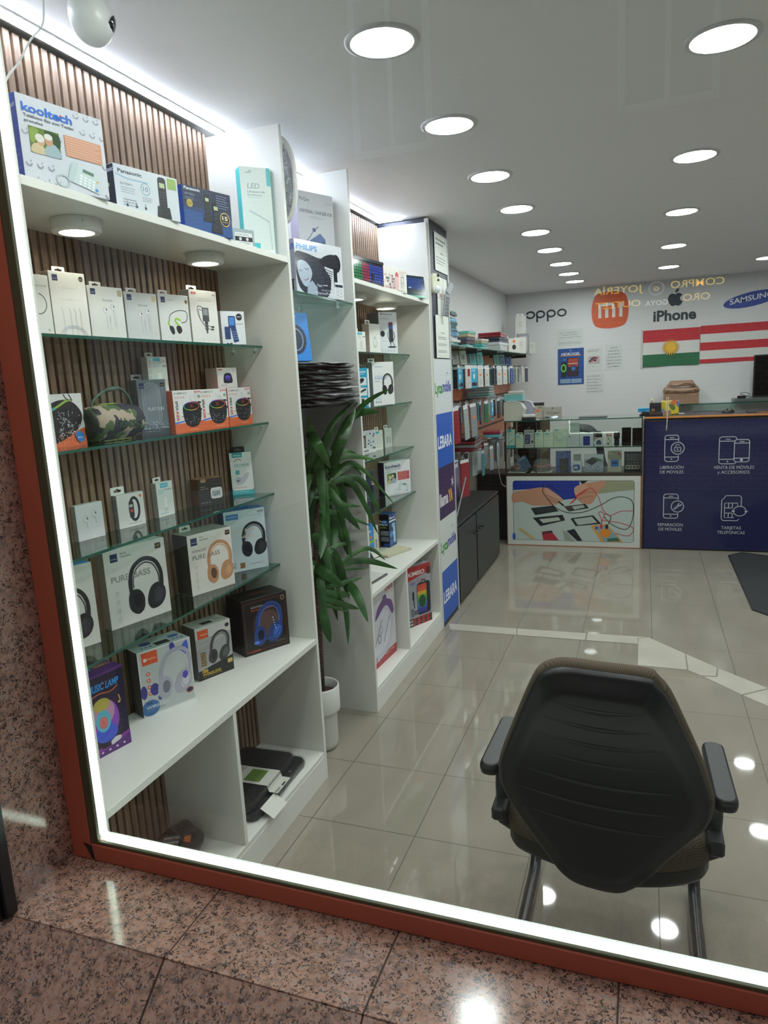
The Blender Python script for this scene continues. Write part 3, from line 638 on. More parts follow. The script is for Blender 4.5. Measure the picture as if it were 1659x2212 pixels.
for (nm, x, y, w, h, lb) in (('a', -1.388, 1.616, 0.112, 0.139, 'white Earbuds box next to the tallest cable box on the highest glass shelf'), ('b', -1.388, 1.762, 0.116, 0.137, 'white Earbuds box beside the sports earphone box on the highest glass shelf')):
    p = Pack('earbuds_box', lb, 'box', (x, y, Z), 78, w, h, 0.035, '#dedfdb' if nm == 'a' else '#d3d5d4', '#bdbcb6', '#cfcfca', tab=(0.4, 0.036, 0.015)); a = p.f; logo_sq(a, 0.08, 0.05, 0.14); a.rr(0.84, 0.05, 0.97, 0.17, 0.02, '#b5ab8e' if nm == 'a' else '#cdb98f'); a.text('Earbuds', 0.4, 0.68, 0.28, 0.05, '#8d8f8d', 0.005); earbuds(a, 0.55, 0.45, 0.5); a.rect(0.6, 0.36, 0.85, 0.363, '#bdbdbd'); p.done()
p = Pack('sports_earphone_box', 'white box picturing green and black bone conduction earphones on the highest glass shelf', 'box', (-1.379, 1.905, Z), 78, 0.121, 0.144, 0.035, '#e3e4e1', '#bdbcb6', tab=(0.35, 0.036, 0.015)); a = p.f
logo_sq(a, 0.09, 0.06, 0.14); a.text('Marathon', 0.28, 0.5, 0.13, 0.03, '#7a7a78'); a.ell(0.92, 0.13, 0.05, 0.06, '#c7b57a'); a.ell(0.92, 0.13, 0.03, 0.04, '#333'); a.curve([(0.3, 0.56), (0.36, 0.42), (0.62, 0.33), (0.88, 0.34), (0.92, 0.46), (0.84, 0.56), (0.7, 0.58)], 0.02, '#30323a')
a.curve([(0.62, 0.66), (0.5, 0.55), (0.56, 0.5), (0.68, 0.54)], 0.05, '#9bcc3c'); a.curve([(0.3, 0.56), (0.27, 0.6), (0.33, 0.68)], 0.045, '#9bcc3c'); a.blob([(0.3, 0.66), (0.42, 0.68), (0.45, 0.8), (0.38, 0.84), (0.3, 0.74)], '#20242a'); a.blob([(0.53, 0.66), (0.66, 0.66), (0.7, 0.76), (0.6, 0.82), (0.53, 0.76)], '#20242a')
for x in (0.38, 0.62, 0.86): a.ring(x, 0.93, 0.02, 0.02, 0.005, '#9a9a9a')
p.done()
p = Pack('car_charger_box', 'white car charger box with a dark plug picture beside the flip phone box', 'box', (-1.377, 2.065, Z), 78, 0.122, 0.172, 0.045, '#e4e3e0', '#cfccc4', '#ddd9d0', tab=(0.35, 0.044, 0.018)); a = p.f
a.rr(0.07, 0.045, 0.25, 0.085, 0.03, '#c93a40'); a.text('XO', 0.12, 0.2, 0.077, 0.02, '#fff'); a.text('6A', 0.84, 0.95, 0.085, 0.035, '#55524e'); a.text('CABLE CAR CHARGER', 0.27, 0.78, 0.2, 0.018, '#8a8780'); a.text('CAR CHARGER', 0.3, 0.72, 0.16, 0.015, '#aaa79f')
a.rect(0.42, 0.32, 0.66, 0.58, '#4a4d52'); a.rect(0.45, 0.34, 0.63, 0.46, '#8f959c'); a.rect(0.49, 0.58, 0.6, 0.74, '#3a3c40'); a.rect(0.52, 0.74, 0.58, 0.8, '#55585c'); a.curve([(0.45, 0.32), (0.28, 0.30), (0.26, 0.42), (0.4, 0.6), (0.75, 0.68)], 0.02, '#6d7076'); a.curve([(0.42, 0.38), (0.3, 0.36), (0.33, 0.52), (0.5, 0.68), (0.72, 0.73)], 0.02, '#7d8086'); a.rect(0.72, 0.66, 0.82, 0.695, '#3a3c40'); a.rect(0.7, 0.71, 0.8, 0.74, '#3a3c40')
for x in (0.38, 0.58, 0.78): a.ring(x, 0.93, 0.02, 0.02, 0.005, '#9a9a9a')
p.done()
p = Pack('mobile_phone_box', 'small white box picturing a blue flip phone, right end of the highest glass shelf', 'box', (-1.357, 2.205, Z), 60, 0.092, 0.114, 0.04, '#e0e4ea', '#c8ccd2', '#d6dade'); a = p.f
a.ell(0.77, 0.17, 0.13, 0.13, '#22262c'); a.text('SPC', 0.68, 0.86, 0.185, 0.04, '#e8eaee', 0.01); a.rr(0.62, 0.36, 0.92, 0.4, 0.01, '#b9bdc5'); a.rr(0.3, 0.14, 0.6, 0.5, 0.04, '#27406e'); a.rect(0.34, 0.18, 0.56, 0.42, '#4a8ad8'); a.rr(0.12, 0.46, 0.36, 0.84, 0.04, '#2b4678'); a.poly([(0.38, 0.5), (0.6, 0.48), (0.7, 0.9), (0.48, 0.94)], '#2b4678')
for r_ in range(4):
    for q in range(3): a.rect(0.44 + q * 0.065 + r_ * 0.02, 0.6 + r_ * 0.07, 0.48 + q * 0.065 + r_ * 0.02, 0.63 + r_ * 0.07, '#8ea6cf')
a.rect(0.16, 0.95, 0.26, 0.998, '#23262b'); a.rect(0.3, 0.95, 0.4, 0.998, '#23262b'); p.done()

# ---- second glass shelf
Z = 1.474
def kimiso_front(a, seed=0):
    a.rect(0, 0.62, 1, 1, '#d96a3e'); a.poly([(0, 0.6), (0.45, 0.66), (1, 0.55), (1, 0.75), (0, 0.8)], '#dcdcd9'); a.poly([(0, 0.76), (0.4, 0.72), (0.4, 0.75), (0, 0.8)], '#4a6ad0')
    a.text('KIMISO', 0.05, 0.5, 0.095, 0.055, '#86888c', 0.01); a.rect(0.76, 0.03, 0.98, 0.07, '#cf4a3a'); a.text('WIRELESS', 0.78, 0.96, 0.063, 0.024, '#fff'); a.ell(0.92, 0.17, 0.055, 0.055, '#d8c24a'); a.ell(0.92, 0.16, 0.04, 0.04, '#5aa0d0')
    for i in range(4): a.ring(0.09 + i * 0.09, 0.17, 0.025, 0.025, 0.008, '#cf5a44')
    vt(a, 'SPEA', 0.07, 0.25, 0.48, 0.085, '#4b4f55'); vt(a, 'KER', 0.07, 0.5, 0.74, 0.085, '#cf4a3a')
    a.blob([(0.3, 0.5), (0.34, 0.36), (0.5, 0.3), (0.75, 0.28), (0.92, 0.34), (0.96, 0.5), (0.93, 0.72), (0.82, 0.86), (0.6, 0.9), (0.42, 0.84), (0.33, 0.7)], '#1d2026'); a.ell(0.62, 0.39, 0.27, 0.10, '#0f1114')
    cs = ['#e05a3c', '#e8b23c', '#7bc04a', '#3fb0c8', '#5a6ad8', '#c04ab0', '#e05a3c']
    for i in range(7): a.ring(0.62, 0.39, 0.27, 0.105, 0.018, cs[i], i * 51, i * 51 + 53)
    a.line([(0.56, 0.34), (0.68, 0.43)], 0.012, '#c8443a'); a.line([(0.66, 0.34), (0.58, 0.43)], 0.012, '#c8443a'); a.curve([(0.86, 0.3), (0.99, 0.33), (0.97, 0.48), (0.93, 0.5)], 0.045, '#23262c')
    rr_ = random.Random(seed)
    for i in range(26): x = rr_.uniform(0.38, 0.9); y = rr_.uniform(0.58, 0.84); a.line([(x, y), (x + rr_.uniform(-0.04, 0.04), y + rr_.uniform(-0.05, 0.02))], 0.007, '#bcc4cc')
    for i in range(10): x = rr_.uniform(0.55, 0.85); y = rr_.uniform(0.05, 0.28); a.line([(x, y), (x + 0.05, y + 0.06)], 0.006, '#7f93b5')
    a.text('BLUETOOTH SPEAKER', 0.5, 0.8, 0.965, 0.02, '#f3d7c8')
def vt(a, s, x, y0, y1, size, c, bold=0.03):
    """text running downwards, letters turned a quarter clockwise; size = cap height as a fraction of the width"""
    V, F, a0, a1 = textgeo(s, bold); a.d += a.e
    vs = [a.P(x + v / 0.73 * size, y0 + (y1 - y0) * (u - a0) / (a1 - a0)) for u, v in V]
    a.mb.raw(vs, F, a.m(c))
p = Pack('speaker_box', 'white and orange speaker box with water splashes left of the camouflage speaker', 'box', (-1.448, 1.478, Z), 84, 0.118, 0.140, 0.06, '#d8d9d6', '#d96a3e', '#d96a3e'); a = p.f
a.poly([(0, 0.86), (1, 0.66), (1, 1), (0, 1)], '#d96a3e'); a.blob([(0.0, 0.3), (0.25, 0.14), (0.6, 0.12), (0.85, 0.25), (0.95, 0.45), (0.8, 0.68), (0.45, 0.84), (0, 0.9)], '#1d2026'); a.curve([(0.05, 0.32), (0.3, 0.24), (0.55, 0.14), (0.72, 0.12)], 0.05, '#8fae4a'); a.curve([(0.05, 0.3), (0.25, 0.27)], 0.05, '#3fb0b8'); a.curve([(0.5, 0.0), (0.55, 0.08), (0.62, 0.12)], 0.03, '#3b3f46'); a.curve([(0.62, 0.0), (0.68, 0.06), (0.72, 0.14)], 0.03, '#3b3f46')
for i in range(60): x = random.uniform(0.3, 0.85); y = random.uniform(0.35, 0.8); a.line([(x, y), (x + random.uniform(-0.06, 0.06), y + random.uniform(-0.06, 0.06))], 0.012, '#cfd6dc')
for i in range(40): x = random.uniform(0.2, 0.95); y = random.uniform(0.72, 0.98); a.line([(x, y), (x + random.uniform(-0.06, 0.06), y + random.uniform(-0.06, 0.06))], 0.01, '#efb39a')
a.blob([(0.68, 0.78), (0.8, 0.72), (0.92, 0.8), (0.9, 0.9), (0.76, 0.92)], '#2f7fc8'); a.text('IPX6', 0.74, 0.88, 0.86, 0.03, '#fff'); p.done()
# camouflage boom box
t = empty('portable_speaker', 'camouflage fabric barrel speaker with a green carry strap on the second glass shelf', 'speaker', (-1.448, 1.645, Z), math.radians(3))
RY = Matrix.Translation((0, 0, 0.053)) @ Matrix.Rotation(-PI / 2, 4, 'X')
mb = MB(); mb.lathe([(0.040, -0.103), (0.047, -0.098), (0.0515, -0.06), (0.0525, 0), (0.0515, 0.06), (0.047, 0.098), (0.040, 0.103)], CAMO, 48, RY); mb.build('fabric_body', t)
for sgn in (-1, 1): MB().lathe([(0.0, 0.108 * sgn), (0.018, 0.112 * sgn), (0.034, 0.109 * sgn), (0.041, 0.104 * sgn), (0.043, 0.100 * sgn)], mat('#34362f', 0.5), 40, RY).build('end_cap', t)
mb = MB(); mb.tube(catmull([(0.01, -0.088, 0.09), (0.01, -0.075, 0.118), (0.012, -0.02, 0.145), (0.012, 0.035, 0.150), (0.012, 0.075, 0.125), (0.01, 0.092, 0.09)], 6), 0.0035, mat('#4d6a5a', 0.8), 8); mb.build('carry_strap', t)
mb = MB(); mb.tube([(0.012, -0.025, 0.144), (0.012, 0.035, 0.150)], 0.0062, mat('#4a5a4a', 0.6), 8); mb.build('grip_sleeve', t)
mb = MB(); mb.box(-0.012, 0.012, -0.05, 0.02, 0.1045, 0.1075, mat('#8cae3c', 0.6), 0.001); mb.build('button_strip', t)
mb = MB()
for i in range(16): mb.box(0.018, 0.0215, -0.06 + i * 0.0075, -0.056 + i * 0.0075, 0.0025, 0.0050, mat('#a6b84a', 0.6))
mb.build('rubber_foot', t)
V_, F_, a0, a1 = textgeo('KIMISO', 0.04); mb = MB(); R_ = 0.0535
for off, col in ((0.0, '#2c4431'),):
    vs = []
    for (u, v) in V_:
        yy = 0.0 + (u - a0) / (a1 - a0) * 0.10 - 0.03; an = (v - 0.35) * 0.55 - 0.12; vs.append((R_ * math.cos(an), yy, 0.053 + R_ * math.sin(an)))
    mb.raw(vs, F_, mat(col, 0.5))
mb.build('raised_lettering', t)
p = Pack('speaker_box', 'grey PLAY FUN box with a clear front showing a capsule shaped speaker', 'box', (-1.452, 1.848, Z), 68, 0.100, 0.172, 0.06, '#6e767d', '#8b8b88', '#9a9a97', 0.2, tab=(0.25, 0.038, 0.018), tabc='#b5b8ba'); a = p.f
a.rect(0, 0.9, 1, 1, '#4b5157'); a.rr(0.2, 0.08, 0.72, 0.8, 0.26, '#868f97'); a.rr(0.25, 0.12, 0.66, 0.75, 0.2, '#7b848c'); a.rrl(0.16, 0.06, 0.76, 0.82, 0.28, 0.02, '#a7b0b8'); logo_sq(a, 0.07, 0.06, 0.17); a.rect(0.8, 0.06, 0.95, 0.13, '#2c2b27'); a.text('HiFi', 0.82, 0.93, 0.11, 0.02, '#c9b47a'); a.text('PLAY FUN', 0.3, 0.85, 0.56, 0.065, '#c3c9ce', 0.01)
for i in range(40): x = random.uniform(0.1, 0.95); y = random.uniform(0.76, 0.9); a.line([(x, y), (x + random.uniform(-0.1, 0.1), y + random.uniform(-0.03, 0.03))], 0.018, random.choice(['#9fb4c6', '#c4d2de', '#7f98ae']))
a.lines(0.15, 0.93, 0.8, 0.96, 1, '#9aa0a5'); p.l.lines(0.3, 0.25, 0.6, 0.35, 3, '#6b6b68'); p.done()
kb = []
for i, (x, y, w, lb) in enumerate(((-1.400, 1.955, 0.122, 'first orange and white speaker box from the left on the second glass shelf'), (-1.402, 2.109, 0.130, 'middle orange and white speaker box on the second glass shelf'), (-1.402, 2.277, 0.122, 'orange and white speaker box with a small purple speaker box on top'))):
    p = Pack('speaker_box', lb, 'box', (x, y, Z), 79, w, 0.134, 0.085, '#e0e0dd', '#d96a3e', '#d96a3e', group='orange speaker boxes on the second glass shelf'); kimiso_front(p.f, i); p.done()
p = Pack('mini_speaker_box', 'small white box picturing a purple lit speaker on top of an orange speaker box', 'box', (-1.415, 2.228, Z + 0.1345), 78, 0.098, 0.072, 0.06, '#dcdad6', '#c9c6c0'); a = p.f
a.rr(0.06, 0.05, 0.26, 0.13, 0.03, '#c93a40'); a.text('XO', 0.12, 0.2, 0.115, 0.045, '#fff'); a.ring(0.86, 0.14, 0.05, 0.05, 0.012, '#a05a8a'); a.blob([(0.3, 0.7), (0.34, 0.35), (0.46, 0.26), (0.62, 0.26), (0.72, 0.36), (0.76, 0.7), (0.6, 0.76), (0.42, 0.76)], '#1d1d30'); a.ell(0.53, 0.5, 0.13, 0.10, '#5a4ad0'); a.ell(0.53, 0.56, 0.12, 0.05, '#3a2f8a'); a.lines(0.15, 0.82, 0.6, 0.92, 2, '#8c8882'); p.done()
p = Pack('wall_charger_box', 'small white 20W charger box standing behind the PLAY FUN box', 'box', (-1.452, 1.888, Z + 0.1345), 79, 0.078, 0.108, 0.03, '#dcdcd6', '#c8c5bc', tab=(0.35, 0.03, 0.014)); a = p.f
a.rect(0.3, 0.03, 0.66, 0.13, '#4ab5d2'); a.text('20W', 0.76, 0.97, 0.3, 0.06, '#4b4b4b', 0.02); a.lines(0.3, 0.2, 0.7, 0.32, 3, '#7ab8cc'); a.rr(0.45, 0.45, 0.72, 0.72, 0.04, '#efefec'); a.rrl(0.45, 0.45, 0.72, 0.72, 0.04, 0.01, '#b9b9b4'); a.line([(0.7, 0.7), (0.74, 0.8)], 0.02, '#a9a9a4')
for i in range(5): a.ring(0.1, 0.12 + i * 0.16, 0.05, 0.05, 0.012, '#8a8a84')
p.done(); MB().box(-0.035, 0.035, -0.02, 0.03, 0, 0.134, mat('#2a2c30', 0.3), 0.002).build('x')
o = bpy.data.objects['x']; o.name = 'phone_accessory_box'; o.location = (-1.470, 1.895, Z); o.rotation_euler = (0, 0, math.radians(79)); tag(o, 'dark box behind the PLAY FUN box holding up the small 20W charger box', 'box')

# ---- third glass shelf
Z = 1.2
p = Pack('earphone_box', 'small white box picturing two wireless earphones, left end of the third glass shelf', 'box', (-1.488, 1.559, Z), 82, 0.093, 0.103, 0.022, '#dcdce0', '#bcb9b6', '#cfcdca')
p.d = 0.022; a = p.f; earbuds(a, 0.5, 0.42, 0.75, False); a.text('AirPods', 0.66, 0.88, 0.7, 0.03, '#b4b4b8'); p.done()
p = Pack('smart_band_box', 'white box picturing a black smart band with 09:28 display on the third glass shelf', 'box', (-1.485, 1.730, Z), 80, 0.102, 0.104, 0.024, '#dedcd9', '#a9a5a0', '#c9c4bd', tab=(0.2, 0.05, 0.024)); a = p.f
a.ring(0.62, 0.48, 0.17, 0.34, 0.09, '#1f2124'); a.ell(0.62, 0.48, 0.13, 0.29, '#dedcd9'); a.rr(0.42, 0.22, 0.6, 0.74, 0.07, '#26282c'); a.text('09', 0.44, 0.56, 0.42, 0.09, '#eeeeee', 0.03); a.text('28', 0.44, 0.56, 0.56, 0.09, '#e0643c', 0.03); a.ell(0.88, 0.12, 0.045, 0.045, '#e06a34'); a.text('Smart Band 8 Active', 0.35, 0.85, 0.91, 0.03, '#44423f'); p.l.lines(0.2, 0.15, 0.85, 0.5, 8, '#6b6762', 0.3); p.l.lines(0.2, 0.6, 0.7, 0.8, 3, '#6b6762'); p.done()
p = Pack('wall_charger_box', 'white and turquoise charger box with a plug picture, middle of the third glass shelf', 'box', (-1.487, 1.901, Z), 86, 0.078, 0.114, 0.022, '#dfe2df', '#b9b6ae', '#cfccc4', tab=(0.3, 0.036, 0.017)); a = p.f; p.label = 'white box with turquoise label and a white plug picture, middle of the third glass shelf'
a.rect(0.25, 0.03, 0.72, 0.16, '#4ab5d2'); a.text('FONENG', 0.3, 0.67, 0.12, 0.045, '#e6f4f8'); a.text('PD20W', 0.5, 0.95, 0.25, 0.04, '#4b4b4b', 0.01); a.lines(0.1, 0.22, 0.5, 0.36, 3, '#7ab8cc'); a.rr(0.36, 0.42, 0.62, 0.76, 0.05, '#eceeec'); a.rrl(0.36, 0.42, 0.62, 0.76, 0.05, 0.012, '#a9aba8'); a.line([(0.42, 0.76), (0.42, 0.86)], 0.025, '#8d8f8c'); a.line([(0.56, 0.76), (0.56, 0.86)], 0.025, '#8d8f8c'); a.lines(0.12, 0.9, 0.8, 0.95, 1, '#7ab8cc')
for i in range(4): p.l.ring(0.5, 0.12 + 0.15 * i, 0.14, 0.14, 0.05, '#8a867e')
p.done()
p = Pack('alarm_clock_box', 'brown and black box picturing a white digital alarm clock', 'box', (-1.441, 2.094, Z), 64, 0.098, 0.098, 0.062, '#33312f', '#8a6347', '#94704f'); a = p.f
a.rr(0.12, 0.0, 0.34, 0.13, 0.04, '#94704f'); a.text('ORICO', 0.15, 0.31, 0.1, 0.035, '#e6d5c0'); a.text('ALARM CLOCK', 0.1, 0.42, 0.38, 0.03, '#d7d2ca'); a.lines(0.1, 0.28, 0.36, 0.33, 1, '#a9a49c'); a.rr(0.5, 0.36, 0.97, 0.76, 0.09, '#d8d5d0'); a.rr(0.54, 0.42, 0.93, 0.7, 0.04, '#b9c2c4'); a.text('12:01', 0.57, 0.86, 0.65, 0.16, '#22262a', 0.02)
for i in range(4): a.rect(0.1 + 0.1 * i, 0.84, 0.14 + 0.1 * i, 0.89, '#8d877e')
p.done()
p = Pack('car_charger_box', 'tilted turquoise CAR CHARGER box leaning at the right end of the third glass shelf', 'box', (-1.455, 2.333, Z), 38, 0.084, 0.163, 0.028, '#dfe3e0', '#1f6f73', '#3fb9bd', tilt=-0.10); a = p.f
a.rect(0, 0.86, 1, 1, '#3fb3b8'); a.rr(0.04, 0.2, 0.98, 0.9, 0.08, '#e6e8e6'); a.rect(0, 0, 1, 0.16, '#e6e8e6'); a.rect(0.12, 0.0, 0.58, 0.12, '#3fa9b2'); a.text('BYOO', 0.18, 0.52, 0.085, 0.03, '#e8f4f4', 0.02); a.text('CAR CHARGER', 0.18, 0.86, 0.325, 0.055, '#2f8f98', 0.01); a.ring(0.38, 0.24, 0.16, 0.16, 0.03, '#c94a4a', 190, 330); a.lines(0.2, 0.35, 0.7, 0.37, 1, '#7ab0b4'); a.rect(0.22, 0.42, 0.4, 0.52, '#5fb5ba'); a.blob([(0.2, 0.66), (0.3, 0.58), (0.5, 0.6), (0.6, 0.52), (0.78, 0.48), (0.82, 0.54), (0.66, 0.68), (0.45, 0.76), (0.25, 0.76)], '#c6c6d2'); a.rect(0.24, 0.66, 0.38, 0.685, '#4a4d58'); a.lines(0.05, 0.83, 0.9, 0.85, 1, '#c94a4a'); a.lines(0.1, 0.93, 0.9, 0.96, 1, '#d8f0ef'); o = p.done()
tabmesh(0.05, 0.022, '#1d2a2c').build('hang_tab', o, (-0.005, 0.018, 0.163))

# ---- fourth glass shelf
Z = 0.916
def specs(a, x, y0, txt, n=4, c='#9c9a98'):
    for i in range(n):
        y = y0 + i * 0.105; a.ring(x, y, 0.022, 0.022, 0.006, c) if i % 2 == 0 else a.text(txt, x - 0.03, x + 0.03, y + 0.01, 0.022, '#77736f', 0.02); a.lines(x - 0.045, y + 0.04, x + 0.045, y + 0.05, 1, '#b9b6b2')
p = Pack('headphone_box', 'white headphone box with a blue top cut off by the window frame', 'box', (-1.460, 1.428, Z), 72, 0.13, 0.236, 0.07, '#d7d5d0', '#c9c5be', '#3a8fd6'); a = p.f; headset(a, 0.42, 0.58, 0.85); p.done()
p = Pack('headphone_box', 'largest white PURE BASS box picturing black over-ear headphones on the fourth glass shelf', 'box', (-1.444, 1.675, Z), 74, 0.214, 0.241, 0.062, '#d5d2ce', '#a6a09a', '#cdc9c3'); a = p.f
logo_sq(a, 0.1, 0.06, 0.115); a.text('Bach', 0.26, 0.36, 0.085, 0.024, '#3a3835', 0.005); a.text('Headset', 0.26, 0.43, 0.125, 0.024, '#3a3835', 0.005); a.rr(0.83, 0.05, 0.93, 0.125, 0.015, '#2c2822'); a.text('HiF', 0.845, 0.915, 0.1, 0.03, '#c3a562'); headset(a, 0.62, 0.55, 0.58); a.text('PURE', 0.08, 0.36, 0.42, 0.08, '#8f8c89', 0.01); a.text('BASS', 0.43, 0.71, 0.42, 0.08, '#8a8887', 0.01)
for i, s_ in enumerate(('', '33h', '', '')): specs(a, 0.15, 0.56 + i * 0.11, s_ or '22', 1)
vt(p.l, 'WIWU HEADSET', 0.35, 0.35, 0.8, 0.08, '#8f8a84', 0.0); p.done()
p = Pack('headphone_box', 'white WIRELESS PURE BASS box picturing tan over-ear headphones on the fourth glass shelf', 'box', (-1.403, 2.005, Z), 71, 0.184, 0.211, 0.105, '#d9d4cd', '#55514c', '#8e8c84', tab=(0.25, 0.045, 0.02), tabc='#d9d9d4'); a = p.f
logo_sq(a, 0.07, 0.06, 0.14); a.text('Elite', 0.27, 0.36, 0.08, 0.025, '#3a3835', 0.005); a.text('Headset', 0.27, 0.46, 0.125, 0.025, '#3a3835', 0.005); a.rr(0.86, 0.05, 0.97, 0.13, 0.015, '#2c2822'); a.text('HiF', 0.875, 0.955, 0.1, 0.03, '#c3a562'); headset(a, 0.68, 0.54, 0.58, '#b98865', '#cf9f7a', '#5f4636'); a.text('WIRELESS', 0.08, 0.4, 0.3, 0.045, '#9a9692', 0.005); a.text('PURE', 0.08, 0.37, 0.42, 0.075, '#8f8b87', 0.01); a.text('BASS', 0.42, 0.7, 0.42, 0.075, '#9a8577', 0.01)
for i, s_ in enumerate(('', '38h', '', '')): specs(a, 0.14, 0.54 + i * 0.11, s_ or '22', 1)
p.done()
p = Pack('headphone_box', 'pale blue box picturing black headphones, right end of the fourth glass shelf', 'box', (-1.420, 2.265, Z), 54, 0.166, 0.236, 0.07, '#c8d6dc', '#3a6fa8', '#2f6fb0'); a = p.f
a.rect(0.05, 0.05, 0.35, 0.14, '#3a78b8'); a.text('soundcore', 0.08, 0.31, 0.1, 0.025, '#dbe8f2'); a.text('Q20i', 0.82, 0.96, 0.07, 0.035, '#2c3338', 0.02); a.lines(0.55, 0.1, 0.95, 0.115, 1, '#6f7b82'); headset(a, 0.68, 0.5, 0.58); a.text('PURE BASS', 0.08, 0.8, 0.36, 0.05, '#e3cfc6', 0.01); a.text('NO NOISE', 0.08, 0.75, 0.46, 0.05, '#e3cfc6', 0.01)
a.text('Hybrid', 0.06, 0.2, 0.87, 0.025, '#2c3338', 0.01); a.text('ANC', 0.06, 0.2, 0.93, 0.035, '#2c3338', 0.02); a.rect(0.3, 0.86, 0.42, 0.95, '#8d6b3a'); a.lines(0.55, 0.9, 0.95, 0.92, 1, '#b0655a'); o = p.done()
mb = MB(); mb.tube(catmull([(-0.03, 0.035, 0.236), (-0.03, 0.035, 0.243), (0.03, 0.035, 0.243), (0.03, 0.035, 0.236)], 4), 0.003, mat('#2f6fb0', 0.4), 8); mb.build('carry_handle', o)

# ---- worktop of the nearer unit
Z = 0.611
p = Pack('music_lamp_box', 'tall purple and black MUSIC LAMP box at the left end of the white worktop', 'box', (-1.398, 1.440, Z), 77, 0.118, 0.240, 0.10, '#221c38', '#4a2a6a', '#5a2f78'); a = p.f
a.rect(0, 0, 1, 0.03, '#5a2f78'); a.text('MUSIC LAMP', 0.02, 0.86, 0.2, 0.085, '#2f8fdc', 0.03, 0.2); a.curve([(0.0, 0.27), (0.3, 0.24), (0.6, 0.26), (0.82, 0.22)], 0.02, '#e0783c'); a.ell(0.4, 0.58, 0.36, 0.5, '#8a4ab8'); a.ell(0.36, 0.48, 0.3, 0.32, '#b98ab0'); a.ell(0.33, 0.38, 0.22, 0.16, '#b5a850'); a.ell(0.38, 0.74, 0.3, 0.22, '#3f5ad0'); a.ell(0.33, 0.58, 0.2, 0.27, '#5ab0c8'); a.ell(0.33, 0.6, 0.11, 0.15, '#c8686a'); a.ring(0.33, 0.6, 0.06, 0.09, 0.02, '#e08a80')
a.poly([(0, 0.96), (0, 0.9), (1, 0.82), (1, 0.86)], '#8a3a9a'); a.text('L-S9', 0.66, 0.9, 0.895, 0.025, '#4a2068', 0.01); a.blob([(0.45, 0.87), (0.6, 0.83), (0.75, 0.85), (0.7, 0.89), (0.5, 0.91)], '#cfcfd6'); a.rect(0.2, 0.87, 0.46, 0.91, '#26262c'); a.poly([(0, 1), (0, 0.96), (1, 0.86), (1, 1)], '#5a2f78'); a.line([(0.8, 0.34), (0.84, 0.42)], 0.03, '#c9a04a'); a.ell(0.8, 0.43, 0.035, 0.03, '#c9a04a')
for i in range(30): a.ell(random.uniform(0.5, 0.98), random.uniform(0.3, 0.85), 0.006, 0.006, random.choice(['#8a6ab0', '#c07a5a', '#6a5aa0']))
for i in range(4): a.ell(0.2 + 0.2 * i, 0.95, 0.03, 0.025, '#d8cfe4')
V_, F_, u0, u1 = textgeo('CONCH MUSIC', 0.04); p.t.d += 0.0002
ks = [('CONCH', '#d8a03a', 0.95, 0.5), ('MUSIC', '#5ac0a0', 0.42, 0.0)]
for s_, c_, xa, xb in ks: p.t.text(s_, xa, xb, 0.42, -0.16, c_, 0.03)
p.done()
p = Pack('headphone_box', 'white box picturing pale cat-ear headphones with purple paws on the worktop', 'box', (-1.408, 1.712, Z), 66, 0.182, 0.213, 0.10, '#b9bdbd', '#5b5c57', '#aab0ae', body='#d2d4cf'); a = p.f
for q in ((0, 0, 1, 0.02), (0, 0.975, 1, 1), (0, 0, 0.02, 1), (0.985, 0, 1, 1)): a.rect(*q, '#d9dbd8')
a.rect(0.07, 0.03, 0.36, 0.22, '#d9582f'); a.text('DeepFeet', 0.16, 0.33, 0.15, 0.03, '#f2ddd2'); a.ell(0.13, 0.14, 0.03, 0.03, '#f2ddd2')
for i in range(4): a.ell(0.16, 0.36 + 0.1 * i, 0.035, 0.035, '#d9582f'); a.ell(0.16, 0.36 + 0.1 * i, 0.015, 0.015, '#f2ddd2')
a.blob([(0.62, 0.12), (0.60, 0.02), (0.67, 0.0), (0.7, 0.1)], '#4a3fa0'); a.blob([(0.8, 0.14), (0.93, 0.03), (0.95, 0.18), (0.88, 0.24)], '#4a5fc0'); a.ell(0.25, 0.62, 0.08, 0.11, '#3a3a86'); a.ell(0.05, 0.62, 0.06, 0.12, '#3a3a86'); a.ell(0.36, 0.74, 0.05, 0.09, '#3a4a96', 30); a.ell(0.14, 0.88, 0.17, 0.14, '#3a6aa0')
headset(a, 0.66, 0.46, 0.62, '#a8a8b4', '#c6c6d0', '#72727e', 0.12); a.blob([(0.8, 0.52), (0.86, 0.5), (0.9, 0.56), (0.84, 0.62), (0.79, 0.58)], '#5a4ab0'); a.ell(0.9, 0.82, 0.07, 0.05, '#3a2a4a'); a.ring(0.9, 0.82, 0.07, 0.05, 0.012, '#c08a5a')
a.text('R6', 0.08, 0.18, 0.82, 0.035, '#33414c', 0.01); a.text('WIRELESS', 0.06, 0.5, 0.89, 0.045, '#cfd6dc', 0.02); a.lines(0.07, 0.91, 0.45, 0.94, 1, '#7a8a92'); p.t.ell(0.3, 0.45, 0.11, 0.08, '#3a4a8c', 0); p.t.rect(0.42, 0.55, 0.68, 0.85, '#2c2f33')
for x in (0.16, 0.24, 0.32, 0.76, 0.84, 0.92): p.t.ell(x, 0.75, 0.03, 0.025, '#3a5aa0')
p.t.ell(0.84, 0.45, 0.1, 0.07, '#4a6ab0'); p.done()
p = Pack('headphone_box', 'grey and black WIRELESS box picturing black headphones, middle of the worktop', 'box', (-1.406, 1.974, Z), 67, 0.144, 0.191, 0.085, '#a6a7a4', '#7d7b74', '#a9a79f'); a = p.f
